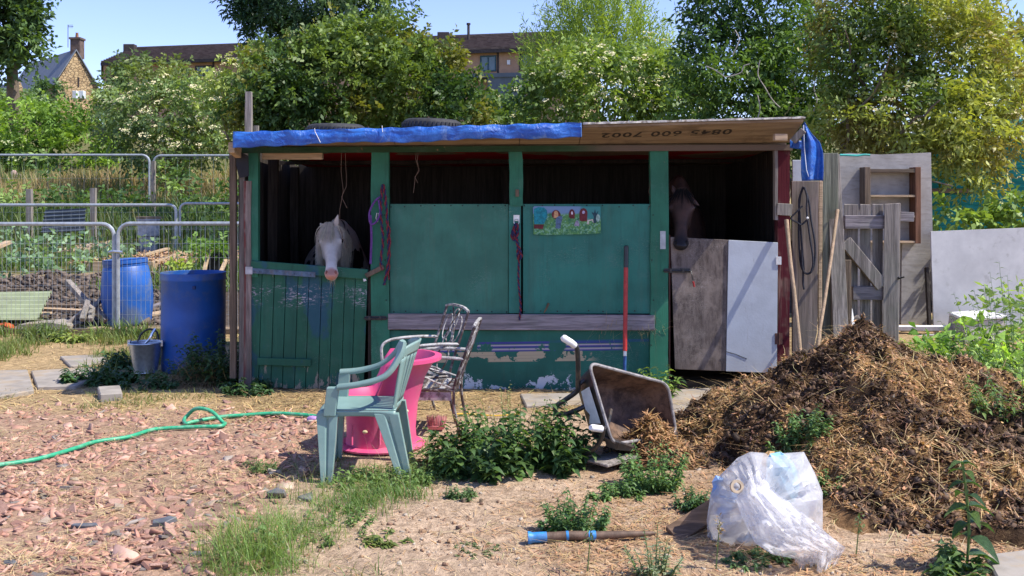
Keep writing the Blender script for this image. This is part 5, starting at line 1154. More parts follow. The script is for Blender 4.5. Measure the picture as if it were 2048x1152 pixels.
# small things by the tub
bh = thing('brush_head', 'pale pink broom head with bristles up under the metal chair', 'brush', P(873, 862, 6.95)*1)
mb = MB(); q = P(873, 850, 6.95); mb.hexa([q+Vector(v) for v in ((-.05, -.02, -.03), (.05, -.02, -.03), (.05, .02, -.03), (-.05, .02, -.03), (-.065, -.03, .0), (.065, -.03, 0), (.065, .03, 0), (-.065, .03, 0))]); mb.build('block', m_plain('pink_block', (.6, .22, .24), .5), bh, bevel=.004)
N_ = 240; b0 = np.array(q[:])+np.stack([rng.uniform(-.06, .06, N_), rng.uniform(-.028, .028, N_), np.zeros(N_)], 1); d = np.stack([(b0[:, 0]-q.x)*3.5, (b0[:, 1]-q.y)*6, np.ones(N_)], 1); v, f, c_ = strands(b0, unit(d), rng.uniform(.055, .075, N_), .004, np.zeros((N_, 3)), vary((.75, .33, .34), N_, .3)); npmesh('bristles', v, f, M['litter'], bh, c_, 'stuff')
sc_ = thing('sponge', 'crushed lilac plastic scoop lying on the tiles left of the green chair', 'scoop', G(625, 848))
mb = MB(); q = G(625, 845)+Vector((0, 0, .03)); mb.ball(q, (.045, .03, .016), 12, 7); mb.build('body', m_plain('lilac', (.42, .25, .55), .6), sc_, smooth=True, wob=.004)
mb = MB(); mb.ball(q+Vector((0, -.01, -.014)), (.04, .028, .012), 12, 6); mb.build('sole', m_plain('pale_pad', (.6, .5, .4), .7), sc_, smooth=True, wob=.003)

# ---------------------------------------------------------------- wheelbarrow tipped on its side
wbr = thing('wheelbarrow', 'rusty black wheelbarrow tipped on its side with white grips, spilling muck', 'wheelbarrow', P(1250, 925, 6.15))
t = NT('rusty_tray'); f = t.noise(10, 8, .72); g = t.noise(3, 4); col = t.mix(t.st(f, .35, .65), (.055, .034, .026), (.20, .125, .085)); col = t.mix(t.math('MULTIPLY', t.st(g, .45, .65), .6), col, (.13, .10, .095)); t.bump(f, .004); M['rust'] = t.fin(col, .7, .25)
M['blacktray'] = m_plain('black_steel', (.022, .022, .025), .4, .3, 15, .5, dirt=(.15, .11, .08), dirt_amt=.5)
A, B_, C_, D_ = P(1178, 726, 5.98), P(1335, 768, 6.36), P(1352, 868, 6.36), P(1226, 888, 5.90)
u_ = (B_-A).normalized(); nrm = u_.cross(D_-A).normalized(); nrm = nrm if nrm.y < 0 else -nrm
def rrect(c4, inset, off, rad, n=6):
    cen = sum(c4, Vector())/4; cs = [c+(cen-c)*inset+off for c in c4]; out = []
    for i in range(4):
        p, pr, nx_ = cs[i], cs[i-1], cs[(i+1) % 4]; a = p+(pr-p).normalized()*rad; b = p+(nx_-p).normalized()*rad
        for k in range(n+1):
            w = k/n; out.append((1-w)**2*a+2*w*(1-w)*p+w*w*b)
    return out
c4_ = [A, B_, C_, D_]; dn_ = -nrm
rings = [rrect(c4_, 0, dn_*0, .07), rrect(c4_, .05, dn_*.06, .075), rrect(c4_, .13, dn_*.15, .08), rrect(c4_, .2, dn_*.21, .08), rrect(c4_, .30, dn_*.225, .06), rrect(c4_, .95, dn_*.228, .01)]
mb = MB(); mb.loft(rings, False, True); mb.build('tray', M['rust'], wbr, smooth=True, sharp=1.2)
rings2 = [rrect(c4_, -.005, dn_*.004, .07), rrect(c4_, .045, dn_*.064, .075), rrect(c4_, .12, dn_*.155, .08), rrect(c4_, .19, dn_*.216, .08), rrect(c4_, .30, dn_*.232, .06), rrect(c4_, .95, dn_*.235, .01)]
mb = MB(); mb.loft(rings2, False, True); mb.build('tray_outside', M['blacktray'], wbr, smooth=True, sharp=1.2)
mb = MB(); mb.tube(rrect(c4_, -.012, nrm*.0, .07, 8), .010, 8, closed=True); mb.build('rim', m_plain('worn_rim', (.28, .26, .25), .45, .25, 30, .4, dirt=(.1, .08, .07), dirt_amt=.6), wbr, smooth=True)
sd_ = (D_-A); o1 = dn_
def side(u, v, off=.006): p0 = A+(D_-A)*u; q = rrect(c4_, .045+.0*v, dn_*.064, .075)[0]; return A+(D_-A)*(u)+dn_*(.02+.15*v)+u_*(.004+.03*v)-u_*.016
mb = MB(); mb.add([side(.28, .2), side(.74, .15), side(.70, .95), side(.60, .7), side(.52, .9), side(.30, .85)], [(0, 1, 2, 3, 4, 5)]); mb.build('label_patch', m_plain('torn_white_sticker', (.55, .60, .62), .6, .1, 20), wbr, solid=.001)
tb1 = spline([P(1143, 688, 5.95), P(1153, 694, 5.97), P(1156, 720, 6.0), P(1156, 765, 6.05), P(1154, 782, 6.08), P(1130, 800, 6.12), P(1113, 812, 6.14), P(1112, 826, 6.14), P(1128, 829, 6.12), P(1150, 822, 6.08), P(1172, 812, 6.08), P(1195, 805, 6.12)], 6)
MB().tube(tb1, .0155, 10).build('handle_tube', M['blacktray'], wbr, smooth=True)
MB().tube([P(1154, 772, 6.06), P(1182, 750, 6.08)], .012, 8).build('brace', M['blacktray'], wbr)
MB().tube([P(1124, 673, 5.93), P(1127, 676, 5.93), P(1143, 686, 5.94), P(1149, 691, 5.96)], [.014, .0215, .021, .020], 12).build('grip', M['white_plastic'], wbr, smooth=True)
MB().tube([P(1181, 855, 5.74), P(1184, 855.5, 5.75), P(1203, 858, 5.79)], [.014, .0205, .0205], 12).build('grip', M['white_plastic'], wbr, smooth=True)
MB().tube(spline([P(1201, 857, 5.79), P(1206, 862, 5.82), P(1202, 878, 5.86), P(1193, 893, 5.9), P(1180, 903, 5.95), P(1166, 909, 6.0)], 5), .0145, 10).build('handle_tube', M['blacktray'], wbr, smooth=True)
MB().tube(spline([P(1203, 860, 5.82), P(1215, 850, 5.95), P(1222, 820, 6.1)], 5), .012, 8).build('brace', M['blacktray'], wbr)
mb = MB(); mb.hexa([P(1205, 872, 5.92), P(1238, 884, 5.9), P(1300, 893, 6.2), P(1280, 890, 6.3), P(1212, 893, 5.95), P(1232, 900, 5.92), P(1296, 906, 6.15), P(1282, 905, 6.3)]); mb.build('frame_plate', M['blacktray'], wbr, bevel=.006)
mb = MB(); wc = P(1300, 880, 6.6); Rm = Matrix.Rotation(math.radians(70), 3, 'X'); mb.lathe([(.12, -.03), (.15, -.045), (.18, -.035), (.19, 0), (.18, .035), (.15, .045), (.12, .03)], wc, 28, Rm); mb.build('wheel', M['rubber'], wbr, smooth=True)
mb = MB(); mb.prism([P(a, b, 6.0) for a, b in ((1165, 925), (1180, 918), (1240, 905), (1282, 908), (1290, 915), (1272, 930), (1215, 938), (1185, 935))], (0, -.02, 0), (0, .02, 0))
m2 = MB(); m2.hexa([P(1167, 922, 5.95), P(1215, 936, 5.85), P(1290, 914, 6.05), P(1240, 905, 6.2), P(1167, 917, 5.95), P(1215, 930, 5.85), P(1290, 908, 6.05), P(1240, 899, 6.2)]); single(m2, 'broken_board', M['wood_grey'], 'dark weathered board wedged under the tipped wheelbarrow', 'board', bevel=.004)

# ---------------------------------------------------------------- hose
M['hose'] = m_plain('green_garden_hose', (.03, .33, .17), .4, .12, 30, .4, dirt=(.3, .5, .35), dirt_amt=.4)
hz_ = lambda px, py, z=0: (lambda q: Vector((q.x, q.y, gz1(q.x, q.y)+.022+z)))(G(px, py))
hp = [hz_(-70, 945), hz_(0, 937), hz_(75, 924), hz_(150, 903), hz_(190, 889), hz_(255, 878), hz_(300, 866), hz_(330, 861), hz_(400, 858), hz_(440, 856), hz_(450, 852)]
top = [P(446, 845, 7.12), P(425, 824, 7.15), P(404, 817, 7.17), P(388, 819, 7.2), P(374, 832, 7.22)]
hp2 = [hz_(368, 846), hz_(372, 851), hz_(385, 849), hz_(420, 843), hz_(455, 839), hz_(500, 836), hz_(550, 834), hz_(600, 836), hz_(640, 838)]
hs = MB(); hs.tube(spline(hp+top+hp2, 8), .0135, 10); single(hs, 'garden_hose', M['hose'], 'green garden hose snaking over the broken tiles with one raised loop', 'hose', smooth=True)
ys_ = MB(); ys_.tube(spline([hz_(905, 833), hz_(940, 832), hz_(990, 835), hz_(1040, 832)], 5), .006, 6); single(ys_, 'yellow_cord', m_plain('yellow_cord', (.65, .42, .06), .6), 'thin yellow cord on the straw right of the metal chairs', 'cord', smooth=True)

# ---------------------------------------------------------------- taped pipe, plank, bag
pi_ = thing('pipe', 'brown leathery tool handle with blue taped end lying on the chips', 'handle', P(1180, 1080, 4.74)); pp_ = lambda x, y: (lambda q: Vector((q.x, q.y, gz1(q.x, q.y)+.028)))(G(x, y+6))
pts = [pp_(1056, 1080), pp_(1100, 1079), pp_(1140, 1078), pp_(1200, 1076), pp_(1260, 1074), pp_(1310, 1071)]
for i, (a, b, r, m, nm) in enumerate(((0, .17, .0245, 'blue', 'tape_wrap'), (.17, .36, .0215, 'brown', 'shaft'), (.36, .385, .0225, 'blue', 'tape_band'), (.385, .52, .021, 'brown', 'shaft'), (.52, .57, .0225, 'blue', 'tape_band'), (.57, 1.0, .0195, 'brown', 'shaft'))):
    def at_(t_): k = t_*5; j = min(int(k), 4); return pts[j].lerp(pts[j+1], k-j)
    n_ = 8; q = [at_(a+(b-a)*k/n_) for k in range(n_+1)]; rr = [r*(1 if nm != 'shaft' or i < 5 else 1-.55*(k/n_)**2) for k in range(n_+1)]
    if i == 0: rr[0:2] = [.031, .029]
    mm = M.setdefault('bluetape', m_plain('blue_tape', (.03, .22, .55), .45, .2, 30, .4, dirt=(.1, .12, .15))) if m == 'blue' else M.setdefault('leather', m_plain('brown_leather', (.13, .085, .06), .6, .3, 30, .3))
    MB().tube(q, rr, 12).build(nm, mm, pi_, smooth=True, sharp=1)
mb = MB(); mb.bar(P(1345, 1072, 4.78), P(1480, 985, 5.0), .10, .03, up=(.1, -.6, .8)); single(mb, 'plank', m_wood('brown_plank', (.20, .13, .09), 'X', .6), 'brown plank end sticking out from under the plastic sack', 'plank', bevel=.003)
bg_ = thing('plastic_sack', 'translucent white plastic sack of rubbish flopping over beside the muck heap', 'sack', P(1520, 1105, 4.75))
t = NT('milky_polythene'); t.fin((.84, .84, .86), .2, .5); tr = t.n('ShaderNodeBsdfTransparent'); tl_ = t.n('ShaderNodeBsdfTranslucent'); t.put(tl_.inputs[0], (.84, .84, .86))
f = t.noise(4, 6, .65); t.bump(t.noise(7, 5, .5, dist=1.2), .02, .7)
m1 = t.n('ShaderNodeMixShader'); m1.inputs[0].default_value = .45; t.t.links.new(t.b.outputs[0], m1.inputs[1]); t.t.links.new(tl_.outputs[0], m1.inputs[2])
m2 = t.n('ShaderNodeMixShader'); t.put(m2.inputs[0], t.math('ADD', t.math('MULTIPLY', t.st(f, .35, .65), .35), .25)); t.t.links.new(m1.outputs[0], m2.inputs[1]); t.t.links.new(tr.outputs[0], m2.inputs[2]); t.t.links.new(m2.outputs[0], t.out.inputs[0]); M['poly'] = t.m
bo = [(1415, 1085), (1413, 1040), (1420, 990), (1440, 950), (1475, 915), (1500, 903), (1550, 907), (1608, 903), (1630, 945), (1646, 985), (1646, 1065), (1620, 1105), (1540, 1108), (1470, 1112)]
def bag_ring(k, sgn):
    cx, cyb = 1530, 1015; out = []
    pts_ = [Vector(q) for q in bo]; n_ = len(pts_); fine = []
    for i in range(n_):
        p0, p1, p2, p3 = pts_[i-1], pts_[i], pts_[(i+1) % n_], pts_[(i+2) % n_]
        for j in range(6):
            w = j/6; fine.append(p1.lerp(p2, w) if True else p1)
    s_ = math.sqrt(max(0, 1-k*k)); r = []
    for i, q in enumerate(fine):
        x = cx+(q.x-cx)*s_; y = cyb+(q.y-cyb)*s_; a = math.atan2(q.y-cyb, q.x-cx)
        cr = (fbm(np.array([math.cos(a)*2+k*1.5]), np.array([math.sin(a)*2]), np.array([k*2.0+sgn]), s=1.6)[0]-.5)
        rd = 1-abs(cr)*5
        r.append(P(x, y, 4.80+sgn*k*.24+.055*rd*s_*sgn+.03*cr))
    return r
ks = [(.99, -1), (.93, -1), (.82, -1), (.68, -1), (.5, -1), (.3, -1), (.1, -1), (.1, 1), (.3, 1), (.5, 1), (.7, 1), (.88, 1), (.98, 1)]
mb = MB(); mb.loft([bag_ring(k, s_) for k, s_ in ks], True, True); o = mb.build('film', M['poly'], bg_, smooth=True, sharp=.6)
LT = [(1478, 985), (1470, 1000), (1492, 1050), (1510, 1085), (1545, 1108), (1590, 1116), (1594, 1165)]; RTt = [(1520, 935), (1540, 975), (1590, 1015), (1625, 1040), (1655, 1068), (1691, 1096), (1672, 1132)]
def flap(u, v, q=0):
    k = v*6; i = min(int(k), 5); w = k-i; l = Vector(LT[i]).lerp(Vector(LT[i+1]), w); r = Vector(RTt[i]).lerp(Vector(RTt[i+1]), w); p = l.lerp(r, u)
    fold = (fbm(np.array([u*3.0+v*1.6]), np.array([v*2.6-u*.8+q]), s=1.2)[0]-.5); fold = (1-abs(fold)*6)
    return P(p.x, p.y+2*math.sin(u*9+v), 4.55-.10*math.sin(v*3.1)-.16*v+.07*fold*(.3+v)-.06*math.sin(u*math.pi)+q*.06)
mb = MB(); mb.grid(flap, 34, 48); mb.build('open_mouth', M['poly'], bg_, smooth=True, sharp=.6)
mb = MB(); mb.grid(lambda u, v: flap(1-u, .12+.85*v, 1.6), 24, 30); mb.build('open_mouth', M['poly'], bg_, smooth=True, sharp=.6)
def scrap(px, py, Y, r, c, nm): mb = MB(); mb.ball(P(px, py, Y), r, 10, 7, Matrix.Rotation(random.random()*3, 3, 'Y')); mb.build(nm, m_plain('rubbish_'+nm, c, .5, .15, 12), bg_, wob=.012)
for a in ((1450, 985, 4.75, (.08, .05, .06), (.25, .38, .62), 'crushed_packet'), (1447, 1025, 4.75, (.035, .03, .03), (.02, .14, .40), 'blue_wrapper'), (1462, 965, 4.7, (.05, .04, .035), (.5, .45, .4), 'crumpled_paper'),
          (1565, 955, 4.72, (.13, .05, .07), (.30, .55, .66), 'crushed_packet'), (1535, 918, 4.75, (.04, .03, .02), (.6, .36, .15), 'orange_wrapper'), (1470, 1050, 4.72, (.07, .05, .06), (.50, .46, .42), 'crumpled_paper'),
          (1485, 1085, 4.74, (.07, .05, .05), (.05, .16, .36), 'blue_wrapper'), (1560, 1030, 4.8, (.15, .06, .13), (.6, .6, .62), 'crumpled_paper'), (1600, 1000, 4.85, (.07, .05, .10), (.42, .40, .46), 'grey_wrapper'), (1455, 1085, 4.75, (.07, .05, .04), (.3, .24, .2), 'brown_scrap')):
    scrap(*a)
MB().lathe([(.018, 0), (.03, 0), (.03, .03), (.018, .03), (.018, 0)], P(1472, 973, 4.56), 16, Matrix.Rotation(1.3, 3, 'X')).build('cardboard_tube', m_plain('card_tube', (.5, .4, .28), .8), bg_, smooth=True, sharp=.6)
# ---------------------------------------------------------------- muck heap
hx = np.arange(-1.7, 3.4, .022)+HC[0]; hy_ = np.arange(-2.25, 1.35, .022)+HC[1]
HX, HYY = np.meshgrid(hx, hy_); HH = heap_h(HX, HYY); GZ0 = gh(HX, HYY)
HZ = np.where(HH > -.03, GZ0+HH, GZ0-.05)
nz_ = fbm(HX, HYY, s=2.1)-.5; nd = fbm(HX+30, HYY, s=5.5)-.5; nf = fbm(HX, HYY+60, s=16)-.5
dk = sstep(.0, .10, nz_*.9+nd*.6+.045); dk2 = sstep(.02, .14, nd*.8+nf*.5)
cc = lay(np.ones(HX.shape+(3,))*L(.36, .215, .115), (.06, .038, .026), np.clip(dk*.85, 0, 1)); cc = lay(cc, (.46, .30, .14), (1-dk)*sstep(.03, .12, -nz_+nf*.3)*.8); cc = lay(cc, (.03, .02, .016), dk2*.5)
cc = lay(cc, (.30, .22, .13), sstep(3.0, 3.4, HX+nz_)*.7)
cc *= (1+nf[..., None]*.5)
k0 = HH > -.045
Vh = np.stack([HX, HYY, HZ], -1).reshape(-1, 3); nx2, ny2 = len(hx), len(hy_); I2 = np.arange(nx2*ny2).reshape(ny2, nx2)
Fh = np.stack([I2[:-1, :-1], I2[:-1, 1:], I2[1:, 1:], I2[1:, :-1]], -1); kk = (k0[:-1, :-1] | k0[1:, 1:] | k0[:-1, 1:] | k0[1:, :-1]); Fh = Fh[kk].reshape(-1, 4)
used = np.unique(Fh); mp_ = np.zeros(len(Vh), int); mp_[used] = np.arange(len(used))
t = NT('muck'); at = t.n('ShaderNodeAttribute', attribute_name='col').outputs['Color']; a = t.noise(18, 8, .75); b = t.noise(60, 5, .7, sc=(1, 1, 1), dist=1)
col = t.mix(t.st(a, .35, .62), t.mix(1, at, (.45, .42, .40), 'MULTIPLY'), t.mix(1, at, (1.3, 1.25, 1.15), 'MULTIPLY')); col = t.mix(t.math('MULTIPLY', t.st(b, .55, .68), .45), col, (.36, .25, .13))
t.bump(t.math('ADD', t.math('MULTIPLY', a, 1.6), b), .035, 1.0); M['muck'] = t.fin(col, .95, .08)
heap = thing('manure_heap', 'big heap of dark manure and straw at the right of the yard', 'manure heap', (HC[0], HC[1], 0))
npmesh('mound', Vh[used], mp_[Fh], M['muck'], heap, cc.reshape(-1, 3)[used], smooth=True)
def hz1(x, y): return gh(x, y)+np.maximum(heap_h(x, y), 0)
def on_heap(x, y): return (heap_h(x, y, False) > .03)*1.0
def hm(lo): return lambda x, y: on_heap(x, y)*lo(x, y)
ndf = lambda x, y: sstep(.0, .10, (fbm(x, y, s=2.1)-.5)*.9+(fbm(np.asarray(x)+30, y, s=5.5)-.5)*.6+.045)
hay = [straw_mat(11000, .7, 4.6, 4.5, 7.8, hm(lambda x, y: 1-.85*ndf(x, y)), .02, .08, (.50, .31, .15), .0042, hz1, .015, .5, .45),
       straw_mat(7000, .7, 4.6, 4.5, 7.8, hm(lambda x, y: .3+.7*ndf(x, y)), .02, .08, (.22, .13, .07), .005, hz1, .02, .6, .5),
       straw_mat(16000, .7, 4.6, 4.5, 7.8, hm(lambda x, y: 1-.95*ndf(x, y)), .012, .035, (.50, .30, .145), .014, hz1, .012, .5, .5),
       straw_mat(14000, .7, 4.6, 4.5, 7.8, hm(lambda x, y: .05+.95*ndf(x, y)), .012, .035, (.11, .065, .042), .014, hz1, .012, .5, .6),
       straw_mat(3000, .7, 4.6, 4.5, 7.8, hm(lambda x, y: 1-.8*ndf(x, y)), .08, .2, (.56, .41, .2), .0035, hz1, .03, .4, .3)]
npmesh('straw_litter', *[join(hay)[i] for i in (0, 1)], M['straw'], heap, join(hay)[2], 'stuff')
# clods
x, y = scatter(5200, .7, 4.6, 4.4, 7.6, hm(lambda x, y: .25+.75*ndf(x, y)))
zz = hz1(x, y); TV, TF, TC = [], [], []
for i in range(len(x)):
    r = abs(random.gauss(0, .009))+.005; v, f = shard(x[i], y[i], r, random.random()*6.28, (random.gauss(0, .6), random.gauss(0, .6)), h=r*random.uniform(.7, 1.3), n=random.choice([4, 5, 6]), z=float(zz[i])-.008)
    o0 = len(TV); TV += [tuple(q) for q in v]
    for q in f:
        for j in range(1, len(q)-1): TF.append((o0+q[0], o0+q[j], o0+q[j+1]))
    c_ = random.choice([(.09, .055, .036), (.14, .085, .05), (.06, .04, .03), (.24, .145, .085)]); TC += [mul(c_, random.uniform(.7, 1.3))]*len(v)
npmesh('clods', TV, TF, M['shard'], heap, np.array(TC), 'stuff')
# spill in the barrow
sp = thing('muck_pile', 'straw and muck spilling out of the tipped wheelbarrow tray', 'muck', P(1280, 885, 6.2))
q0 = P(1303, 875, 6.20)
def sph(x, y): return .25*np.exp(-(((x-q0.x)/.185)**2+((y-q0.y)/.19)**2)*1.0)+.05*(fbm(x, y, s=12)-.5)*2*np.exp(-(((x-q0.x)/.25)**2+((y-q0.y)/.25)**2))
gx_, gy_ = np.meshgrid(np.linspace(-.30, .36, 50)+q0.x, np.linspace(-.26, .3, 44)+q0.y); zz = sph(gx_, gy_)+gh(gx_, gy_)-.012; I3 = np.arange(gx_.size).reshape(gx_.shape)
cs = np.ones(gx_.shape+(3,))*L(.27, .165, .08); cs = lay(cs, (.05, .033, .022), sstep(.5, .6, fbm(gx_, gy_, s=11)))
npmesh('mound', np.stack([gx_, gy_, zz], -1).reshape(-1, 3), np.stack([I3[:-1, :-1], I3[:-1, 1:], I3[1:, 1:], I3[1:, :-1]], -1).reshape(-1, 4), M['muck'], sp, cs.reshape(-1, 3), smooth=True)
v, f, c_ = join([straw_mat(1500, q0.x-.28, q0.x+.34, q0.y-.24, q0.y+.25, lambda x, y: sstep(.48, .56, fbm(x, y, s=9))+.1, .012, .035, (.09, .055, .036), .013, lambda x, y: sph(x, y)+gh(x, y), .012, .6, .5), straw_mat(1700, q0.x-.28, q0.x+.34, q0.y-.24, q0.y+.25, lambda x, y: np.exp(-(((x-q0.x)/.2)**2+((y-q0.y)/.2)**2)), .02, .07, (.42, .25, .12), .009, lambda x, y: sph(x, y)+gh(x, y), .02, .6, .5)]); npmesh('straw_litter', v, f, M['straw'], sp, c_, 'stuff')
# ---------------------------------------------------------------- straw and chips over the yard
Z_ = lambda k, m=1: (lambda x, y: zones(x, y)[k]*m)
notveg = lambda x, y: 1.0
lit = [straw_mat(9000, -6, 2.6, 7.2, 12.0, lambda x, y: zones(x, y)['straw']*(.3+.7*sstep(.42, .58, fbm(x, y, s=1.7))), .05, .2, (.62, .46, .22), .006),
       straw_mat(6500, -3.8, -.8, 4.1, 7.8, lambda x, y: zones(x, y)['rub']*sstep(.40, .62, fbm(x+3, y, s=2.2)), .04, .16, (.62, .47, .25), .0028, None, .03),
       straw_mat(11000, -.8, 2.6, 4.1, 7.2, lambda x, y: zones(x, y)['chip']*sstep(.35, .6, fbm(x+3, y, s=2.6))+.04, .02, .07, (.50, .31, .16), .0045),
       straw_mat(3000, -.8, 2.8, 4.1, 8, lambda x, y: .2+zones(x, y)['chip'], .05, .16, (.60, .46, .26), .003),
       straw_mat(3000, -2.3, 2.3, 7.6, 8.5, lambda x, y: 1.0+0*x, .06, .22, (.30, .22, .12), .005)]
v, f, c_ = join(lit); npmesh('straw_litter', v, f, M['straw'], ground, c_, 'stuff')
# bent heap of hay by the stable corner
hp_ = G(420, 772)
v, f, c_ = straw_mat(1500, GX(370, 8.9), GX(480, 8.9), 8.5, 8.95, lambda x, y: 1+0*x, .08, .26, (.34, .25, .14), .004, lambda x, y: gh(x, y)+.12*np.exp(-(((x+2.72)/.25)**2+((y-8.72)/.16)**2)), .03, .5)
npmesh('hay', v, f, M['straw'], ground, c_, 'stuff')
# ---------------------------------------------------------------- vegetation
def leafcloud(cen, dr, Ls, n, ll, lw, cols, droop=.25, fan=.75, jit=.35, fold=.18):
    """sprays of n rhombic leaves along a twig; returns V,F,C"""
    Sn = len(cen); dr = unit(dr); rd = rng.normal(0, 1, (Sn, 3)); s_ = unit(np.cross(dr, rd)); up = unit(np.cross(s_, dr))
    tt = (np.arange(n)+.5)/n; sg = np.where(np.arange(n) % 2, 1, -1)
    p = cen[:, None]+dr[:, None]*(Ls[:, None]*tt)[..., None]; p[..., 2] -= droop*Ls[:, None]*tt**2
    ld = dr[:, None]*.55+s_[:, None]*(sg*fan)[None, :, None]+rng.normal(0, jit, (Sn, n, 3)); ld[..., 2] -= droop*.6; ld = unit(ld).reshape(-1, 3)
    p = p.reshape(-1, 3); nn = unit(np.repeat(up, n, 0)+rng.normal(0, .5, (Sn*n, 3))+[0, 0, .5]); sd_ = unit(np.cross(ld, nn)); nn = np.cross(sd_, ld)
    N = len(p); l = (ll*rng.uniform(.65, 1.25, N))[:, None]; w = (lw*rng.uniform(.7, 1.2, N))[:, None]
    mid = p+ld*l*.45
    V = np.stack([p, mid+sd_*w/2+nn*w*fold, p+ld*l-np.array([0, 0, 1.])*l*.12, mid-sd_*w/2+nn*w*fold], 1)
    C = np.repeat(np.repeat(cols, n, 0)*(1+rng.uniform(-.2, .2, (N, 1))), 4, 0)
    return V.reshape(-1, 3), np.arange(N*4).reshape(N, 4), np.clip(C, 0, 1)
DK = 2.0
def lobe_sprays(c, R, ns, inner=.35, hole=.36, nfreq=2.2, seed=0, yb=.45, thr=True):
    """points and outward directions in a lumpy ellipsoid shell"""
    d = unit(rng.normal(0, 1, (ns*3, 3))); d = d[d[:, 1] < yb][:ns]; N = len(d); R = np.array(R)
    lump = 1+1.15*(fbm(d[:, 0]*nfreq+seed, d[:, 1]*nfreq, d[:, 2]*nfreq, o=4)-.5)
    inn_ = rng.random(N) < inner; r = np.where(inn_, rng.uniform(.45, .85, N), rng.uniform(.86, 1.10, N))*lump
    p = np.array(c)+d*R*r[:, None]
    if thr:
        m = np.mean(R); k = fbm(p[:, 0]/m*2.6+seed, p[:, 1]/m*2.6, p[:, 2]/m*2.6, o=3); k = np.where(inn_, k+.06, k-.055) > hole; p, d, r = p[k], d[k], r[k]
    out = unit(d/R*np.mean(R)); return p, out, r
def pxlobe(px, py, rx, ry, Y, dep=None):
    c = P(px, py, Y); k = Y/F; return (c[:], (rx*k, dep or rx*k*.8, ry*k))
def crown_arrays(lobes, dens, ll, lw, c_lo, c_hi, n=9, sprL=.45, upb=.25, seed=0, cfreq=.9, hole=.36, inner=.35, c_spot=None, droop=.25, jit=.35, fan=.75, thr=True, yb=.45):
    parts = []
    for i, (c, R) in enumerate(lobes):
        area = R[0]*R[2]; ns = int(dens*area*(DK if thr else 1.3)); p, d, r = lobe_sprays(c, R, ns, inner, hole, seed=seed+i*3.1, thr=thr, yb=yb)
        dd = unit(d+rng.normal(0, .45, d.shape)+[0, 0, upb]); w = fbm(p[:, 0]*cfreq+seed, p[:, 1]*cfreq, p[:, 2]*cfreq, o=3)
        w = sstep(.36, .62, w)[:, None]; col = (np.array(c_lo)*(1-w)+np.array(c_hi)*w)*2.05
        if c_spot is not None:
            q = sstep(.56, .64, fbm(p[:, 0]*1.7+50+seed, p[:, 1]*1.7, p[:, 2]*1.7, o=3))[:, None]; col = col*(1-q)+np.array(c_spot)*q
        parts.append(leafcloud(p-dd*sprL*.3, dd, rng.uniform(.6, 1.2, len(p))*sprL, n, ll, lw, col, droop, fan, jit))
    return join(parts)
def limb(mb, a, b, r0, r1, k=6, wob=.12, n=7):
    a, b = Vector(a), Vector(b); L_ = (b-a).length; pts = []
    for i in range(k+1):
        t_ = i/k; pts.append(a.lerp(b, t_)+Vector([random.gauss(0, wob*L_*.25) for _ in range(3)])*math.sin(t_*math.pi))
    mb.tube(pts, [r0+(r1-r0)*i/k for i in range(k+1)], n); return pts
def blossoms(lobes, num, size, col=(.78, .72, .45), seed=0, bias=(.5, -.5, .6), k=16):
    pp, dd = [], []
    for i, (c, R) in enumerate(lobes):
        ns = int(num*R[0]*R[2]); p, d, r = lobe_sprays(c, R, ns*2, 0, .36, seed=seed+i*3.1); m = (d @ np.array(unit(np.array(bias)[None])[0])) > .05; p, d = p[m][:ns], d[m][:ns]; pp.append(p+d*size*.6); dd.append(d)
    p = np.concatenate(pp); d = np.concatenate(dd); n = unit(d*.6+np.array([.1, -.25, .8])+rng.normal(0, .15, d.shape)); N = len(p)
    a = unit(np.cross(n, rng.normal(0, 1, n.shape))); b = np.cross(n, a); sz = size*rng.uniform(.5, 1.15, N)
    th = rng.uniform(0, 6.28, (N, k)); rr = np.sqrt(rng.random((N, k)))*sz[:, None]
    q = p[:, None]+a[:, None]*(np.cos(th)*rr)[..., None]+b[:, None]*(np.sin(th)*rr)[..., None]+n[:, None]*(.25*sz[:, None]-.35*rr)[..., None]; q = q.reshape(-1, 3); NN = len(q)
    s_ = (size*.17*rng.uniform(.6, 1.3, NN))[:, None]; A_ = unit(np.repeat(a, k, 0)+rng.normal(0, .3, (NN, 3))); B2 = unit(np.repeat(b, k, 0)+rng.normal(0, .3, (NN, 3)))
    V = np.stack([q-A_*s_, q-B2*s_, q+A_*s_, q+B2*s_], 1).reshape(-1, 3); return V, np.arange(NN*4).reshape(NN, 4), np.repeat(vary(col, NN, .12, .05), 4, 0)
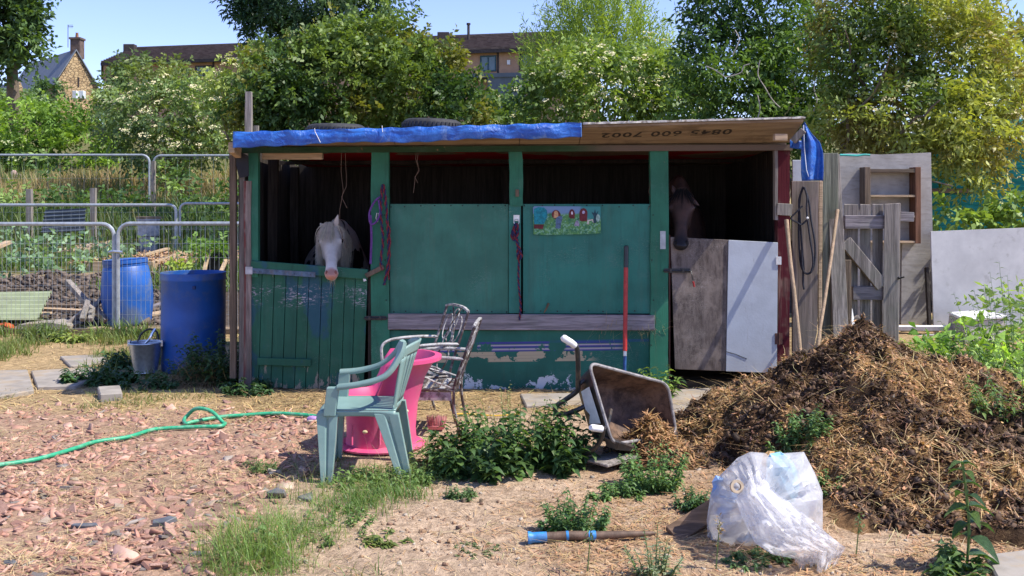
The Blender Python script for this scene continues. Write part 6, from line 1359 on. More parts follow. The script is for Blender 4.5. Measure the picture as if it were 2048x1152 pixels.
def bush(name, label, cat, lobes, dens, ll, lw, lo, hi, group=None, bl=None, trunk=None, base=None, stems=5, rs=.05, **kw):
    c0 = Vector(lobes[0][0]); bx_ = base[0] if base else c0.x; by = base[1] if base else c0.y+.3; bz = gz1(bx_, by)
    r = thing(name, label, cat, (bx_, by, bz), 0, group); v, f, c_ = crown_arrays(lobes, dens, ll, lw, lo, hi, **kw); npmesh('crown', v, f, M['leaf'], r, c_)
    if bl: v, f, c_ = blossoms(lobes, bl[0], bl[1], seed=kw.get('seed', 0), col=bl[2] if len(bl) > 2 else (.78, .72, .45)); npmesh('blossom', v, f, M['blossom'], r, c_, 'stuff')
    mb = MB()
    if trunk: limb(mb, (bx_, by, bz-.1), trunk[0], trunk[1], trunk[1]*.6, 5, .08)
    st_ = Vector(trunk[0]) if trunk else Vector((bx_, by, bz-.05))
    for i in range(stems):
        c, R = lobes[i % len(lobes)]; d = Vector(unit(rng.normal(0, 1, (1, 3)))[0]); d.y = d.y*.5; e = Vector(c)+Vector((d.x*R[0]*.7, d.y*R[1]*.7, abs(d.z)*R[2]*.7)); limb(mb, st_+Vector((random.uniform(-.1, .1), random.uniform(-.1, .1), 0)), e, rs, rs*.15, 6, .12, 6)
    mb.build('trunk' if trunk else 'stem', M['bark'], r, smooth=True); return r
DG, MG, LG, YG = (.035, .070, .018), (.075, .13, .028), (.13, .20, .04), (.24, .25, .055)
G1 = 'bushes and trees behind the stable'
# trees against the sky
bush('broadleaf_tree', 'dark leafy tree standing tall at the top left beside the stone cottage', 'tree', [pxlobe(8, 35, 72, 78, 52), pxlobe(-30, -30, 90, 80, 52), pxlobe(48, 85, 34, 34, 51), pxlobe(-25, 95, 50, 40, 51), pxlobe(58, 0, 36, 50, 51.5), pxlobe(85, 108, 18, 9, 51)], 55, .34, .2, (.030, .058, .022), (.06, .10, .03), G1, trunk=(P(24, 120, 52), .42), base=(GX(27, 52), 52.3), stems=8, rs=.14, sprL=1.1, seed=1, cfreq=.4, hole=.355)
bush('conifer_tree', 'very dark ragged tree hanging into the top of the sky above the round bush', 'tree', [pxlobe(630, -25, 165, 75, 40), pxlobe(545, 30, 62, 50, 40), pxlobe(700, 25, 80, 45, 40), pxlobe(610, 60, 55, 35, 40), pxlobe(500, -5, 40, 35, 39.6)], 95, .26, .09, (.016, .040, .020), (.045, .08, .03), G1, trunk=(P(640, 120, 41), .35), base=(GX(645, 41), 41.2), stems=8, rs=.12, sprL=.9, seed=2, hole=.38, n=11, cfreq=.5)
# hedge and bushes, left
bush('hedge_bush', 'bright yellow green bush at the left below the stone cottage', 'bush', [pxlobe(60, 275, 100, 75, 36), pxlobe(160, 290, 85, 72, 35.5), pxlobe(-10, 262, 60, 60, 36), pxlobe(215, 320, 40, 40, 35), pxlobe(110, 225, 70, 22, 36)], 75, .20, .10, (.05, .10, .018), (.15, .23, .035), G1, seed=3, sprL=.6, upb=.7, cfreq=.6)
bush('hedge_bush', 'darker bush low at the far left edge beside the bright hedge', 'bush', [pxlobe(-5, 320, 45, 45, 34.5), pxlobe(20, 305, 30, 28, 34.5)], 80, .2, .12, DG, MG, G1, seed=4, sprL=.6, bl=(14, .25, (.5, .55, .3)))
bush('elder_bush', 'grey green flowering bush between the bright hedge and the round bush', 'bush', [pxlobe(330, 235, 120, 85, 28), pxlobe(270, 200, 70, 55, 28.3), pxlobe(400, 215, 70, 60, 28), pxlobe(330, 290, 120, 45, 27.5), pxlobe(440, 270, 45, 60, 27)], 110, .15, .075, (.045, .075, .028), (.12, .17, .06), G1, bl=(36, .13), seed=5, sprL=.5, c_spot=(.16, .20, .05))
bush('elder_bush', 'loose olive bush reaching up before the left end of the brown building', 'bush', [pxlobe(300, 150, 75, 42, 32), pxlobe(370, 165, 60, 38, 32), pxlobe(255, 175, 45, 40, 32), pxlobe(215, 215, 30, 45, 33)], 80, .18, .08, (.06, .09, .03), (.14, .17, .05), G1, seed=6, sprL=.6, upb=.6, hole=.355)
bush('elder_bush', 'cream flowered bush left of the big round one and above the tall post', 'bush', [pxlobe(475, 150, 52, 50, 23), pxlobe(520, 120, 45, 30, 23), pxlobe(455, 200, 42, 50, 23)], 130, .13, .075, (.06, .10, .025), (.17, .21, .05), G1, bl=(70, .11), seed=7, sprL=.45)
# the big round bush
bush('hawthorn_bush', 'huge rounded dark green bush rising over the middle of the stable roof', 'bush', [pxlobe(700, 165, 190, 115, 20), pxlobe(830, 165, 118, 98, 19.6), pxlobe(600, 215, 120, 80, 19.5), pxlobe(740, 95, 110, 50, 20), pxlobe(900, 222, 80, 62, 19), pxlobe(560, 155, 70, 60, 20), pxlobe(660, 90, 60, 40, 20.3), pxlobe(540, 230, 75, 60, 19.5)], 330, .115, .07, (.030, .060, .016), (.085, .125, .028), G1, seed=8, sprL=.42, c_spot=(.20, .21, .04), hole=.355, bl=(7, .07, (.6, .58, .3)), inner=.4)
bush('elder_bush', 'light green bush filling the gap below the brown building', 'bush', [pxlobe(985, 230, 55, 38, 21), pxlobe(950, 235, 60, 40, 20.5), pxlobe(1020, 235, 40, 40, 21), pxlobe(1005, 208, 28, 16, 21.5)], 170, .12, .065, (.06, .10, .025), (.17, .22, .05), G1, seed=9, sprL=.4, bl=(34, .10))
# willow-like tall shrub
bush('willow_shrub', 'tall feathery yellow green willow standing against the sky right of the brown building', 'shrub', [pxlobe(1180, 60, 85, 90, 25), pxlobe(1130, 110, 80, 75, 25), pxlobe(1250, 85, 80, 85, 25), pxlobe(1290, 130, 60, 60, 25), pxlobe(1108, 155, 52, 50, 25), pxlobe(1205, 5, 35, 45, 25), pxlobe(1135, 30, 30, 45, 25), pxlobe(1275, 20, 16, 50, 25)], 150, .19, .03, (.09, .14, .03), (.20, .26, .05), G1, seed=10, sprL=.9, upb=2.6, droop=-.05, hole=.355, n=12, fan=.35, jit=.25, stems=9)
bush('elder_bush', 'elder bush full of cream blossom behind the centre right of the stable roof', 'bush', [pxlobe(1210, 180, 150, 88, 18), pxlobe(1300, 165, 75, 75, 17.8), pxlobe(1110, 200, 80, 62, 17.8), pxlobe(1170, 125, 70, 40, 18.3), pxlobe(1350, 200, 60, 60, 17.6)], 330, .115, .06, (.040, .080, .020), (.12, .17, .04), G1, seed=11, sprL=.4, bl=(110, .095, (.80, .74, .48)), hole=.355)
# dark tree and elder on the right
bush('elder_tree', 'dark green tree with bare pale twigs above the right end of the roof', 'tree', [pxlobe(1500, 190, 140, 100, 15), pxlobe(1450, 120, 95, 75, 15.2), pxlobe(1600, 140, 110, 100, 15), pxlobe(1420, 40, 55, 60, 15.4), pxlobe(1560, 30, 110, 60, 15.4), pxlobe(1390, 210, 55, 50, 14.8), pxlobe(1640, 240, 75, 60, 14.4), pxlobe(1500, -20, 110, 60, 15.5), pxlobe(1540, 250, 110, 40, 14.6)], 420, .105, .045, (.028, .060, .018), (.060, .105, .024), G1, seed=12, sprL=.42, hole=.385, trunk=(P(1560, 230, 15.4), .14), base=(GX(1570, 15.5), 15.5), stems=12, rs=.06, inner=.3)
r_ = bush('elder_tree', 'big sunlit elder tree arching over the teal shed at the top right', 'tree', [pxlobe(1760, 130, 120, 120, 12.6), pxlobe(1890, 110, 130, 110, 12.6), pxlobe(1820, 230, 130, 80, 12.2), pxlobe(1940, 250, 95, 85, 11.9), pxlobe(1800, 20, 150, 70, 12.8), pxlobe(1700, 240, 70, 75, 12.6), pxlobe(1945, 330, 55, 58, 11.7), pxlobe(1700, 60, 80, 80, 13), pxlobe(2010, 190, 60, 70, 12), pxlobe(1890, 300, 70, 40, 11.9), pxlobe(1950, 90, 60, 62, 12.6), pxlobe(1860, 20, 80, 50, 12.9)], 520, .095, .036, (.065, .10, .022), (.20, .22, .05), G1, seed=13, sprL=.36, hole=.355, bl=(70, .075, (.68, .62, .34)), trunk=(P(1690, 250, 13.2), .10), base=(GX(1680, 13.3), 13.3), stems=12, rs=.05, c_spot=(.30, .27, .07), inner=.3, cfreq=1.3)
bush('elder_tree', 'more distant olive tree at the top right edge behind the arching elder', 'tree', [pxlobe(2010, 150, 75, 85, 16), pxlobe(2080, 120, 70, 90, 16), pxlobe(1975, 90, 35, 45, 16.2), pxlobe(2060, 240, 60, 60, 15.5)], 260, .11, .05, (.06, .09, .025), (.15, .17, .04), G1, seed=14, sprL=.45)
tw = MB()
for pts in ([(1500, 128), (1488, 132), (1482, 145), (1462, 152), (1450, 154)], [(1450, 154), (1430, 140), (1412, 132)], [(1520, 120), (1516, 150), (1530, 175), (1545, 200), (1560, 215)], [(1632, 150), (1628, 180), (1634, 200), (1626, 225)], [(1515, 190), (1520, 215), (1516, 235)], [(1470, 60), (1478, 80), (1465, 110)]): tw.tube(spline([P(a, b, 13.5) for a, b in pts], 5), [.008]*(5*(len(pts)-1)+1), 5)
tw.build('bare_twig', M['bark_grey'], bpy.data.objects['elder_tree'], smooth=True)['kind'] = 'stuff'
for a, b, Y in (((1690, 300), (1780, 110), 11.6), ((1780, 290), (1880, 200), 11.2), ((1740, 250), (1690, 60), 12.0), ((1700, 310), (1905, 372), 11.2)):
    mb = MB(); limb(mb, P(*a, Y+.8), P(*b, Y), .022, .008, 7, .12, 6); mb.build('branch', M['bark'], r_, smooth=True)
# climber over the white sheet
r_ = thing('ivy', 'bramble and ivy trailing over the top of the white sheet before the teal shed', 'climber', P(1960, 450, 11.3)); cs_ = []
lob = [pxlobe(1900, 438, 45, 16, 11.5, .25), pxlobe(1990, 440, 55, 26, 11.3, .25), pxlobe(2040, 420, 40, 25, 11.3, .25), pxlobe(1882, 415, 16, 14, 11.4, .15), pxlobe(1960, 425, 25, 18, 11.4, .2)]
v, f, c_ = crown_arrays(lob, 900, .085, .07, (.05, .09, .025), (.13, .19, .04), n=5, sprL=.2, seed=21, thr=False); npmesh('foliage', v, f, M['leaf'], r_, c_, 'stuff')
# ---------------------------------------------------------------- meadow and plots
def blades(n, x0, x1, y0, y1, keep, l0, l1, w, col, lean=.25, K=4, hf=None, uni=False, k=.25):
    if uni: y = rng.uniform(y0, y1, n*3); x = rng.uniform(x0, x1, n*3); m = rng.random(n*3) < keep(x, y); x, y = x[m][:n], y[m][:n]
    else: x, y = scatter(n, x0, x1, y0, y1, keep)
    N = len(x); z = (hf or gh)(x, y)-.01; a = rng.uniform(0, 6.28, N); ln = rng.uniform(l0, l1, N); ll_ = np.abs(rng.normal(lean, lean*.6, N)); t_ = np.linspace(0, 1, K)[None]
    px_ = x[:, None]+np.cos(a)[:, None]*ln[:, None]*ll_[:, None]*t_**1.8; py_ = y[:, None]+np.sin(a)[:, None]*ln[:, None]*ll_[:, None]*t_**1.8; pz_ = z[:, None]+ln[:, None]*(t_-.35*ll_[:, None]*t_**2.5)
    sd__ = np.stack([np.cos(a+1.3), np.sin(a+1.3), np.zeros(N)], 1); paths = np.stack([px_, py_, pz_], -1); wd = rng.uniform(.6, 1.3, N)*w
    tp = np.array([1, .9, .6, .08])[:K] if K == 4 else np.linspace(1, .08, K); off = sd__[:, None]*(wd[:, None]*tp[None]/2)[..., None]
    V = np.stack([paths-off, paths+off], 2).reshape(-1, 3); b = (np.arange(N)*K*2)[:, None, None]; kk_ = np.arange(K-1)[None, :, None]*2
    Fc = (b+kk_+np.array([0, 1, 3, 2])[None, None, :]).reshape(-1, 4); return V, Fc, np.repeat(vary(col, N, k, .15), K*2, axis=0)
pat = lambda s, lo, hi, o=0: (lambda x, y: sstep(lo, hi, fbm(x+o, y, s=s)))
one = lambda x, y: np.ones_like(x)
mead = [blades(9000, -22, -3, 16, 24.5, lambda x, y: sstep(.35, .6, fbm(x, y, s=.8))*(1-(np.abs(x/y*F+1024-297) < 34)*(y < 20.6)*1.0), .15, .45, .022, (.12, .19, .05), .4), blades(12000, -24, -4, 20.5, 33, one, .35, .8, .03, (.13, .18, .06), .3), blades(9000, -26, -5, 25.5, 31, pat(.5, .3, .55, 7), .5, .85, .028, (.42, .33, .16), .25), blades(5000, -20, -4, 22, 27, pat(.6, .4, .6, 3), .3, .7, .04, (.07, .13, .05), .4)]
v, f, c_ = join(mead); o = npmesh('grass', v, f, M['leaf'], None, c_, 'stuff'); tag(o, 'long meadow grass, green with a straw coloured band, beyond the plots', 'grass')
def clump(px, py, rx, ry, Y, dens, ll, lw, lo, hi, dep=.5, **kw): return crown_arrays([pxlobe(px, py, rx, ry, Y, dep)], dens, ll, lw, lo, hi, n=kw.pop('n', 6), sprL=kw.pop('sprL', .3), thr=False, **kw)
def shrub(name, label, cat, lobes, dens, ll, lw, lo, hi, group=None, kindn='foliage', **kw):
    c0 = Vector(lobes[0][0]); r = thing(name, label, cat, (c0.x, c0.y, c0.z-lobes[0][1][2]), 0, group); v, f, c_ = crown_arrays(lobes, dens, ll, lw, lo, hi, thr=False, **kw); npmesh(kindn, v, f, M['leaf'], r, c_, 'stuff'); return r
BGc = ((.055, .10, .055), (.13, .20, .11))
for i, (px, py, rx, ry, Y, lb) in enumerate(((120, 500, 90, 26, 17, 'bluish green vegetable plants in the middle of the left plot'), (40, 530, 60, 18, 16, 'bluish green vegetable plants nearest the left edge of the plot'), (190, 520, 40, 25, 16.2, 'bluish green vegetable plants beside the raised bed board'), (245, 492, 40, 16, 17.5, 'small vegetable plants behind the raised bed'), (20, 470, 35, 12, 19.5, 'low green plants before the corrugated sheets'))):
    shrub('vegetable_patch', lb, 'vegetables', [pxlobe(px, py, rx, ry, Y, 1.0)], 260, .12, .07, *BGc, 'rows of vegetables in the plots', sprL=.25, n=6, seed=30+i, yb=1)
shrub('potted_shrub', 'light green leafy plant growing in the black pot left of the stable', 'plant', [pxlobe(425, 500, 42, 22, 15.4, .4), pxlobe(400, 495, 20, 16, 15.4, .2), pxlobe(450, 490, 22, 18, 15.4, .2)], 500, .11, .05, (.08, .14, .03), (.2, .27, .06), seed=41, sprL=.25, n=6, upb=.6)
shrub('leafy_plant', 'pale green plant tops showing above the open blue barrel', 'plant', [pxlobe(360, 532, 14, 9, 10.3, .1)], 2500, .07, .05, (.18, .24, .05), (.35, .4, .1), seed=42, sprL=.12, n=5)
for i, (px, py, rx, ry, Y, lb) in enumerate(((425, 400, 60, 45, 23, 'leafy bush with pale shoots in the rough grass left of the stable'), (345, 360, 35, 30, 25.5, 'dark weedy bush behind the double fence post'), (100, 340, 14, 38, 27, 'single yellow green sapling in the meadow'), (20, 400, 45, 25, 24, 'low dark bush behind the left stump post'), (130, 395, 50, 20, 24, 'weedy growth between the two stump posts'), (250, 400, 50, 28, 24.5, 'weedy growth behind the dustbin'), (410, 470, 50, 28, 19.5, 'dark weeds at the end of the plots beside the stable'))):
    shrub('weed_bush', lb, 'bush', [pxlobe(px, py, rx, ry, Y, .9), pxlobe(px+rx*.5, py+ry*.4, rx*.6, ry*.6, Y-.5, .6)], 110, .15, .08, (.045, .085, .025), (.13, .19, .05), 'weedy bushes beyond the plots', seed=50+i, sprL=.4, n=7, upb=.5)
# soil clods, chips and mulch on the plots
x = rng.uniform(-9, -4.3, 9000); y = rng.uniform(12.6, 15.7, 9000); k = rng.random(9000) < .6; x, y = x[k], y[k]; zc = gh(x, y); TV, TF, TC = [], [], []
for i in range(len(x)):
    r = abs(random.gauss(0, .022))+.012; v, f = shard(x[i], y[i], r, random.random()*6.28, (random.gauss(0, .5), random.gauss(0, .5)), h=r*.9, n=4, z=float(zc[i]))
    o0 = len(TV); TV += [tuple(q) for q in v]
    for q in f:
        for j in range(1, len(q)-1): TF.append((o0+q[0], o0+q[j], o0+q[j+1]))
    TC += [mul((.13, .10, .08), random.uniform(.55, 1.5))]*len(v)
npmesh('soil_clods', TV, TF, M['shard'], ground, np.array(TC), 'stuff')
v, f, c_ = join([straw_mat(5000, GX(170, 17), GX(480, 17), 16.3, 18.8, one, .03, .09, (.48, .30, .17), .03, lambda x, y: gh(x, y)+.10, .05, .4), straw_mat(1500, GX(120, 19), GX(240, 19), 18.6, 20.2, one, .04, .12, (.42, .32, .22), .03, lambda x, y: gh(x, y)+.18*np.exp(-((x-GX(180, 19.5))/.5)**2), .05, .4)]); npmesh('wood_chips', v, f, M['litter'], ground, c_, 'stuff')
v, f, c_ = join([blades(2600, -7, -3.8, 14.8, 16.3, pat(1.2, .3, .5), .08, .22, .02, (.14, .21, .05), .5), blades(6500, -6.5, -2.9, 8.8, 11.9, lambda x, y: sstep(.48, .6, fbm(x, y, s=1.3)), .05, .18, .008, (.19, .24, .07), .5), blades(1500, -6.5, -2.4, 7.6, 8.3, pat(1.6, .42, .6), .03, .08, .006, (.17, .2, .06), .7),
                    blades(900, -6.8, -4.2, 11.3, 11.85, pat(1.4, .35, .5), .12, .3, .012, (.15, .22, .05), .5)])
o = npmesh('grass', v, f, M['leaf'], None, c_, 'stuff'); tag(o, 'patchy green grass growing through the straw before the near fence', 'grass')
# ---------------------------------------------------------------- near weeds and grass
def bigleaf(p, d, up, l, w, col, droop=.35, serr=0.0):
    """leaves with 5 stations and a folded midrib"""
    N = len(p); d = unit(d); s_ = unit(np.cross(d, up)); n_ = np.cross(s_, d); A_ = np.array([0, .18, .42, .7, 1.0]); Wd = np.array([.08, .75, 1.0, .62, .02]); l = np.broadcast_to(l, (N,)); w = np.broadcast_to(w, (N,))
    cp = p[:, None]+d[:, None]*(l[:, None]*A_)[..., None]+np.array([0, 0, -1.])*(l[:, None]*droop*A_**2)[..., None]
    e = (w[:, None]*Wd/2)[..., None]; lf = cp+s_[:, None]*e+n_[:, None]*e*.45; rt = cp-s_[:, None]*e+n_[:, None]*e*.45
    V = np.stack([lf, cp, rt], 2).reshape(N, 15, 3); b = (np.arange(N)*15)[:, None]
    q = []
    for i in range(4): q += [[i*3, i*3+1, i*3+4, i*3+3], [i*3+1, i*3+2, i*3+5, i*3+4]]
    Fc = (b[:, :, None]+np.array(q)[None]).reshape(-1, 4); return V.reshape(-1, 3), Fc, np.repeat(col, 15, 0)
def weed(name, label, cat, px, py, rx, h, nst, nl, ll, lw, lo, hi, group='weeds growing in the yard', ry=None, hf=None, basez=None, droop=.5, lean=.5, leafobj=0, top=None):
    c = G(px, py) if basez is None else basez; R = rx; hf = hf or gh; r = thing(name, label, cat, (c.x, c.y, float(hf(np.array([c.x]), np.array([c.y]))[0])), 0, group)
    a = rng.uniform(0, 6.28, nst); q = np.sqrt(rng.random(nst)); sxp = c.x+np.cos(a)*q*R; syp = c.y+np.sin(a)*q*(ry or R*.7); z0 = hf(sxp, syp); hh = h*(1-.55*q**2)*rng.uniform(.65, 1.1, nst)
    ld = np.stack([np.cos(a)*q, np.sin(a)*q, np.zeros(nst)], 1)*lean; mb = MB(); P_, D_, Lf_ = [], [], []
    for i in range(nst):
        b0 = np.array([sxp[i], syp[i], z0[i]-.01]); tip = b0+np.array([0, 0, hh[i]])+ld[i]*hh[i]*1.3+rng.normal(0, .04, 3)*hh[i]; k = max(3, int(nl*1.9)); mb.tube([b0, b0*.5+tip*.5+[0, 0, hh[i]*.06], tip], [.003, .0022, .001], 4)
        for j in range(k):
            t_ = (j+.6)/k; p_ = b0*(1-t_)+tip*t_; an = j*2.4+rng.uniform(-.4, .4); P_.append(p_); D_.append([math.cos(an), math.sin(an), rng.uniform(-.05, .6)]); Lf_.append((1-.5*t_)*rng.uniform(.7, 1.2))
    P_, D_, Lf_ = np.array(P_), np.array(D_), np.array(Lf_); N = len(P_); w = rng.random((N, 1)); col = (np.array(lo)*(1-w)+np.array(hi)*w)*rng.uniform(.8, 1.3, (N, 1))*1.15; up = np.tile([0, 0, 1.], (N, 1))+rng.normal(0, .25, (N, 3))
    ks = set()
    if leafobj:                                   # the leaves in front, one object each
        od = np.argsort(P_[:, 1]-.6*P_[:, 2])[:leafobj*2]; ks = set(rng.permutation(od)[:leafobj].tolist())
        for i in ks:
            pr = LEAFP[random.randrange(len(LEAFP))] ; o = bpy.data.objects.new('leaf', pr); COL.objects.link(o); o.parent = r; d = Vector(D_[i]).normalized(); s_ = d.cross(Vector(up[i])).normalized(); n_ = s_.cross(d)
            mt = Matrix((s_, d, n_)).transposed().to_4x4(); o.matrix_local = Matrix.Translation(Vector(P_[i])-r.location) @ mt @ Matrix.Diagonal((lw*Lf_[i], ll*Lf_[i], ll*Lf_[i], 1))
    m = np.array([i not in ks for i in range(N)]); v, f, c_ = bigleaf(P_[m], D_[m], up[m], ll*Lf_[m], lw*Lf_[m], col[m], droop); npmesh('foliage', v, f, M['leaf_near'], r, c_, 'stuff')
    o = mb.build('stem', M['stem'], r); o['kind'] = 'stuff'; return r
LEAFP = []
for i, cc_ in enumerate(((.05, .12, .03), (.08, .16, .035), (.12, .21, .05), (.06, .13, .05))):
    me = bpy.data.meshes.new('leaf'); A_ = [0, .1, .25, .42, .6, .78, .9, 1.0]; Wd = [.05, .5, .88, 1.0, .85, .5, .28, .02]; vs = []
    for a, wd_ in zip(A_, Wd): z = -.35*a*a; jw = wd_*random.uniform(.9, 1.08); vs += [(-jw/2, a, z+jw*.09), (0, a, z), (jw/2, a, z+jw*.09)]
    fs = []
    for k in range(7): fs += [(k*3, k*3+1, k*3+4, k*3+3), (k*3+1, k*3+2, k*3+5, k*3+4)]
    me.from_pydata(vs, [], fs); me.polygons.foreach_set('use_smooth', [True]*14)
    tt = NT('broad_leaf_'+'abcd'[i]); f = tt.noise(7, 4); cl = tt.mix(tt.st(f, .3, .7), mul(cc_, .75), mul(cc_, 1.2)); tt.bump(tt.noise(30, 3), .01); tt.fin(cl, .42, .45); tr = tt.n('ShaderNodeBsdfTranslucent'); tt.put(tr.inputs[0], tt.mix(1, cl, (1.1, 1.3, .4), 'MULTIPLY')); ms = tt.n('ShaderNodeMixShader'); ms.inputs[0].default_value = .28
    tt.t.links.new(tt.b.outputs[0], ms.inputs[1]); tt.t.links.new(tr.outputs[0], ms.inputs[2]); tt.t.links.new(ms.outputs[0], tt.out.inputs[0]); me.materials.append(tt.m); LEAFP.append(me)
dk_, lt_ = (.035, .085, .028), (.10, .17, .045); N1, N2 = (.05, .11, .03), (.14, .22, .06)
weed('nettle_clump', 'large dark green clump of dock and nettles in the middle of the yard', 'weed', 1022, 935, .42, .42, 90, 11, .105, .055, dk_, lt_, leafobj=110, ry=.28)
weed('flowering_weed', 'pale flowering weed rising at the back of the big nettle clump', 'weed', 1020, 880, .28, .36, 16, 12, .045, .018, (.2, .24, .09), (.45, .42, .22), ry=.12)
weed('dock_weed', 'light green dock leaves left of the big nettle clump by the pink tub', 'weed', 885, 925, .16, .18, 12, 5, .12, .045, (.12, .19, .05), (.24, .31, .09), leafobj=20, lean=1.2)
weed('ragwort_weed', 'bright ferny weed in front of the wheelbarrow', 'weed', 1312, 975, .14, .30, 40, 12, .055, .026, N1, (.16, .27, .08), ry=.10, leafobj=40)
weed('ragwort_weed', 'low ferny weed spreading left of the one before the wheelbarrow', 'weed', 1235, 990, .16, .10, 30, 8, .05, .025, N1, (.16, .27, .08))
weed('ragwort_weed', 'rounded bushy weed just behind the blue taped handle', 'weed', 1150, 1060, .14, .20, 45, 11, .05, .026, N1, (.13, .23, .08), leafobj=40)
weed('ragwort_weed', 'weed in the shade left of the plastic sack', 'weed', 1392, 1020, .09, .13, 26, 9, .05, .025, dk_, (.10, .18, .06))
hzf = lambda x, y: gh(x, y)+np.maximum(heap_h(x, y), 0)
def heap_at(px, py, Y): return Vector((GX(px, Y), Y, 0))
weed('ragwort_weed', 'feathery green weed growing on the face of the manure heap', 'weed', 0, 0, .13, .20, 34, 10, .055, .026, N1, (.17, .28, .09), basez=heap_at(1600, 890, 5.75), hf=hzf, leafobj=30)
weed('ragwort_weed', 'small weed at the foot of the heap above the sack', 'weed', 0, 0, .14, .07, 16, 6, .05, .024, N1, (.17, .28, .09), basez=heap_at(1480, 930, 5.35), hf=hzf)
weed('ragwort_weed', 'small weed on the heap just right of the sack top', 'weed', 0, 0, .08, .10, 10, 6, .045, .022, N1, (.17, .28, .09), basez=heap_at(1660, 950, 5.3), hf=hzf)
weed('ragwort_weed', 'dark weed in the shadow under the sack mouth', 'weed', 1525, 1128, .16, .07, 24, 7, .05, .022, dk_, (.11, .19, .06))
weed('dandelion_weed', 'flat dark dandelion patch on the bare earth', 'weed', 768, 1078, .10, .05, 16, 4, .07, .026, (.09, .13, .03), (.16, .20, .05), lean=1.2)
weed('dandelion_weed', 'flat grey green weed on the bare earth left of the blue taped handle', 'weed', 955, 1098, .13, .03, 30, 6, .03, .014, (.10, .14, .06), (.17, .21, .09), lean=1.2)
weed('dandelion_weed', 'small weed tuft at the front of the big nettle clump', 'weed', 925, 995, .07, .09, 22, 7, .045, .018, (.07, .13, .05), (.13, .2, .08))
weed('dandelion_weed', 'small round dark tuft on the broken tiles left of the green chair', 'weed', 520, 935, .08, .09, 34, 5, .06, .014, (.07, .12, .04), (.13, .19, .06), lean=1.0)
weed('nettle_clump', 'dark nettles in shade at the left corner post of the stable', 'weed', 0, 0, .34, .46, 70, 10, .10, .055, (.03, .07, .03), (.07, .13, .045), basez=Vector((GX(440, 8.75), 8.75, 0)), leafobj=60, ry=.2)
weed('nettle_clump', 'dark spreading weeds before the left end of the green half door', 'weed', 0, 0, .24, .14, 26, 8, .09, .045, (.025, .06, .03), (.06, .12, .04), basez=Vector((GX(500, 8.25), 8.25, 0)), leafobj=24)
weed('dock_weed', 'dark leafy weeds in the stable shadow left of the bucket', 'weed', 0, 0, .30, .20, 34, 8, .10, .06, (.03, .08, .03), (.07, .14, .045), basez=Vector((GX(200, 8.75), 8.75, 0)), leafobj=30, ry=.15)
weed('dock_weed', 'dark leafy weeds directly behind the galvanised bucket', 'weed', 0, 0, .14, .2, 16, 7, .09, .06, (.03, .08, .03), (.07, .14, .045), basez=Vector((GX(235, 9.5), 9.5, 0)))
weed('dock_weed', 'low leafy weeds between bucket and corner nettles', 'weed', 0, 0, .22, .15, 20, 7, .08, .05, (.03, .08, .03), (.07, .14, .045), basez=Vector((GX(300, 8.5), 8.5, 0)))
weed('dock_weed', 'yellow green dock plant in the straw below the scrap timber', 'weed', 0, 0, .16, .16, 14, 5, .16, .05, (.14, .2, .04), (.28, .34, .08), basez=Vector((GX(150, 11.3), 11.3, 0)), lean=1.1)
weed('thistle_clump', 'greyish grassy weed in front of the fence edging board', 'weed', 0, 0, .2, .3, 24, 9, .09, .03, (.09, .13, .05), (.18, .22, .09), basez=Vector((GX(88, 11.3), 11.3, 0)))
weed('dock_weed', 'bright dock plant growing at the corner of the brown ply door', 'weed', 0, 0, .10, .36, 12, 7, .13, .045, (.10, .19, .04), (.24, .34, .08), basez=Vector((GX(1322, 8.1), 8.1, 0)), leafobj=30)
weed('nettle_clump', 'small nettles at the foot of the burgundy corner post', 'weed', 0, 0, .13, .18, 16, 7, .07, .04, (.06, .12, .04), (.14, .22, .07), basez=Vector((GX(1555, 7.95), 7.95, 0)))
weed('nettle_clump', 'bright nettle bush in front of the thick grey upright plank', 'weed', 0, 0, .15, .38, 26, 9, .10, .055, (.07, .15, .04), (.18, .28, .08), basez=Vector((GX(1665, 8.3), 8.3, 0)), leafobj=40)
weed('nettle_clump', 'few small weeds on the shoulder of the muck heap near the pale door', 'weed', 0, 0, .12, .10, 12, 6, .06, .03, (.07, .15, .04), (.2, .3, .08), basez=Vector((GX(1470, 7.8), 7.8, 0)))
# right-hand greenery
weed('broadleaf_clump', 'lush bright green broad leaved weeds behind the right shoulder of the heap', 'weed', 0, 0, .70, .42, 100, 9, .16, .07, (.10, .19, .035), (.26, .36, .07), basez=Vector((GX(1920, 8.5), 8.5, 0)), ry=.45, leafobj=100, lean=.6)
weed('tall_weed_bush', 'tall leafy weeds at the right edge in front of the white sheet', 'weed', 0, 0, .42, .98, 60, 15, .085, .032, (.06, .12, .04), (.16, .24, .07), basez=Vector((GX(2035, 8.0), 8.0, 0)), ry=.4, leafobj=60, lean=.45)
weed('broadleaf_clump', 'bright weeds at the right edge low over the heap', 'weed', 0, 0, .25, .62, 44, 11, .09, .045, (.09, .18, .04), (.22, .32, .07), basez=Vector((GX(2060, 6.9), 6.9, 0)), hf=hzf, leafobj=30)
weed('thistle_weed', 'thin leafy sprays crossing the right edge of the heap', 'weed', 0, 0, .22, .30, 14, 9, .08, .028, (.07, .15, .04), (.2, .28, .08), basez=Vector((GX(2030, 6.0), 6.0, 0)), hf=hzf)
shrub('broadleaf_clump', 'mass of bright broad leaves between the white box and the right shoulder of the heap', 'weed', [pxlobe(1900, 715, 70, 32, 8.5, .35), pxlobe(1960, 690, 60, 38, 8.4, .3), pxlobe(1850, 700, 30, 26, 8.7, .2), pxlobe(2040, 740, 50, 70, 7.6, .3)], 260, .15, .06, (.08, .17, .035), (.24, .36, .07), 'weeds growing in the yard', seed=81, sprL=.3, n=6, upb=.6)
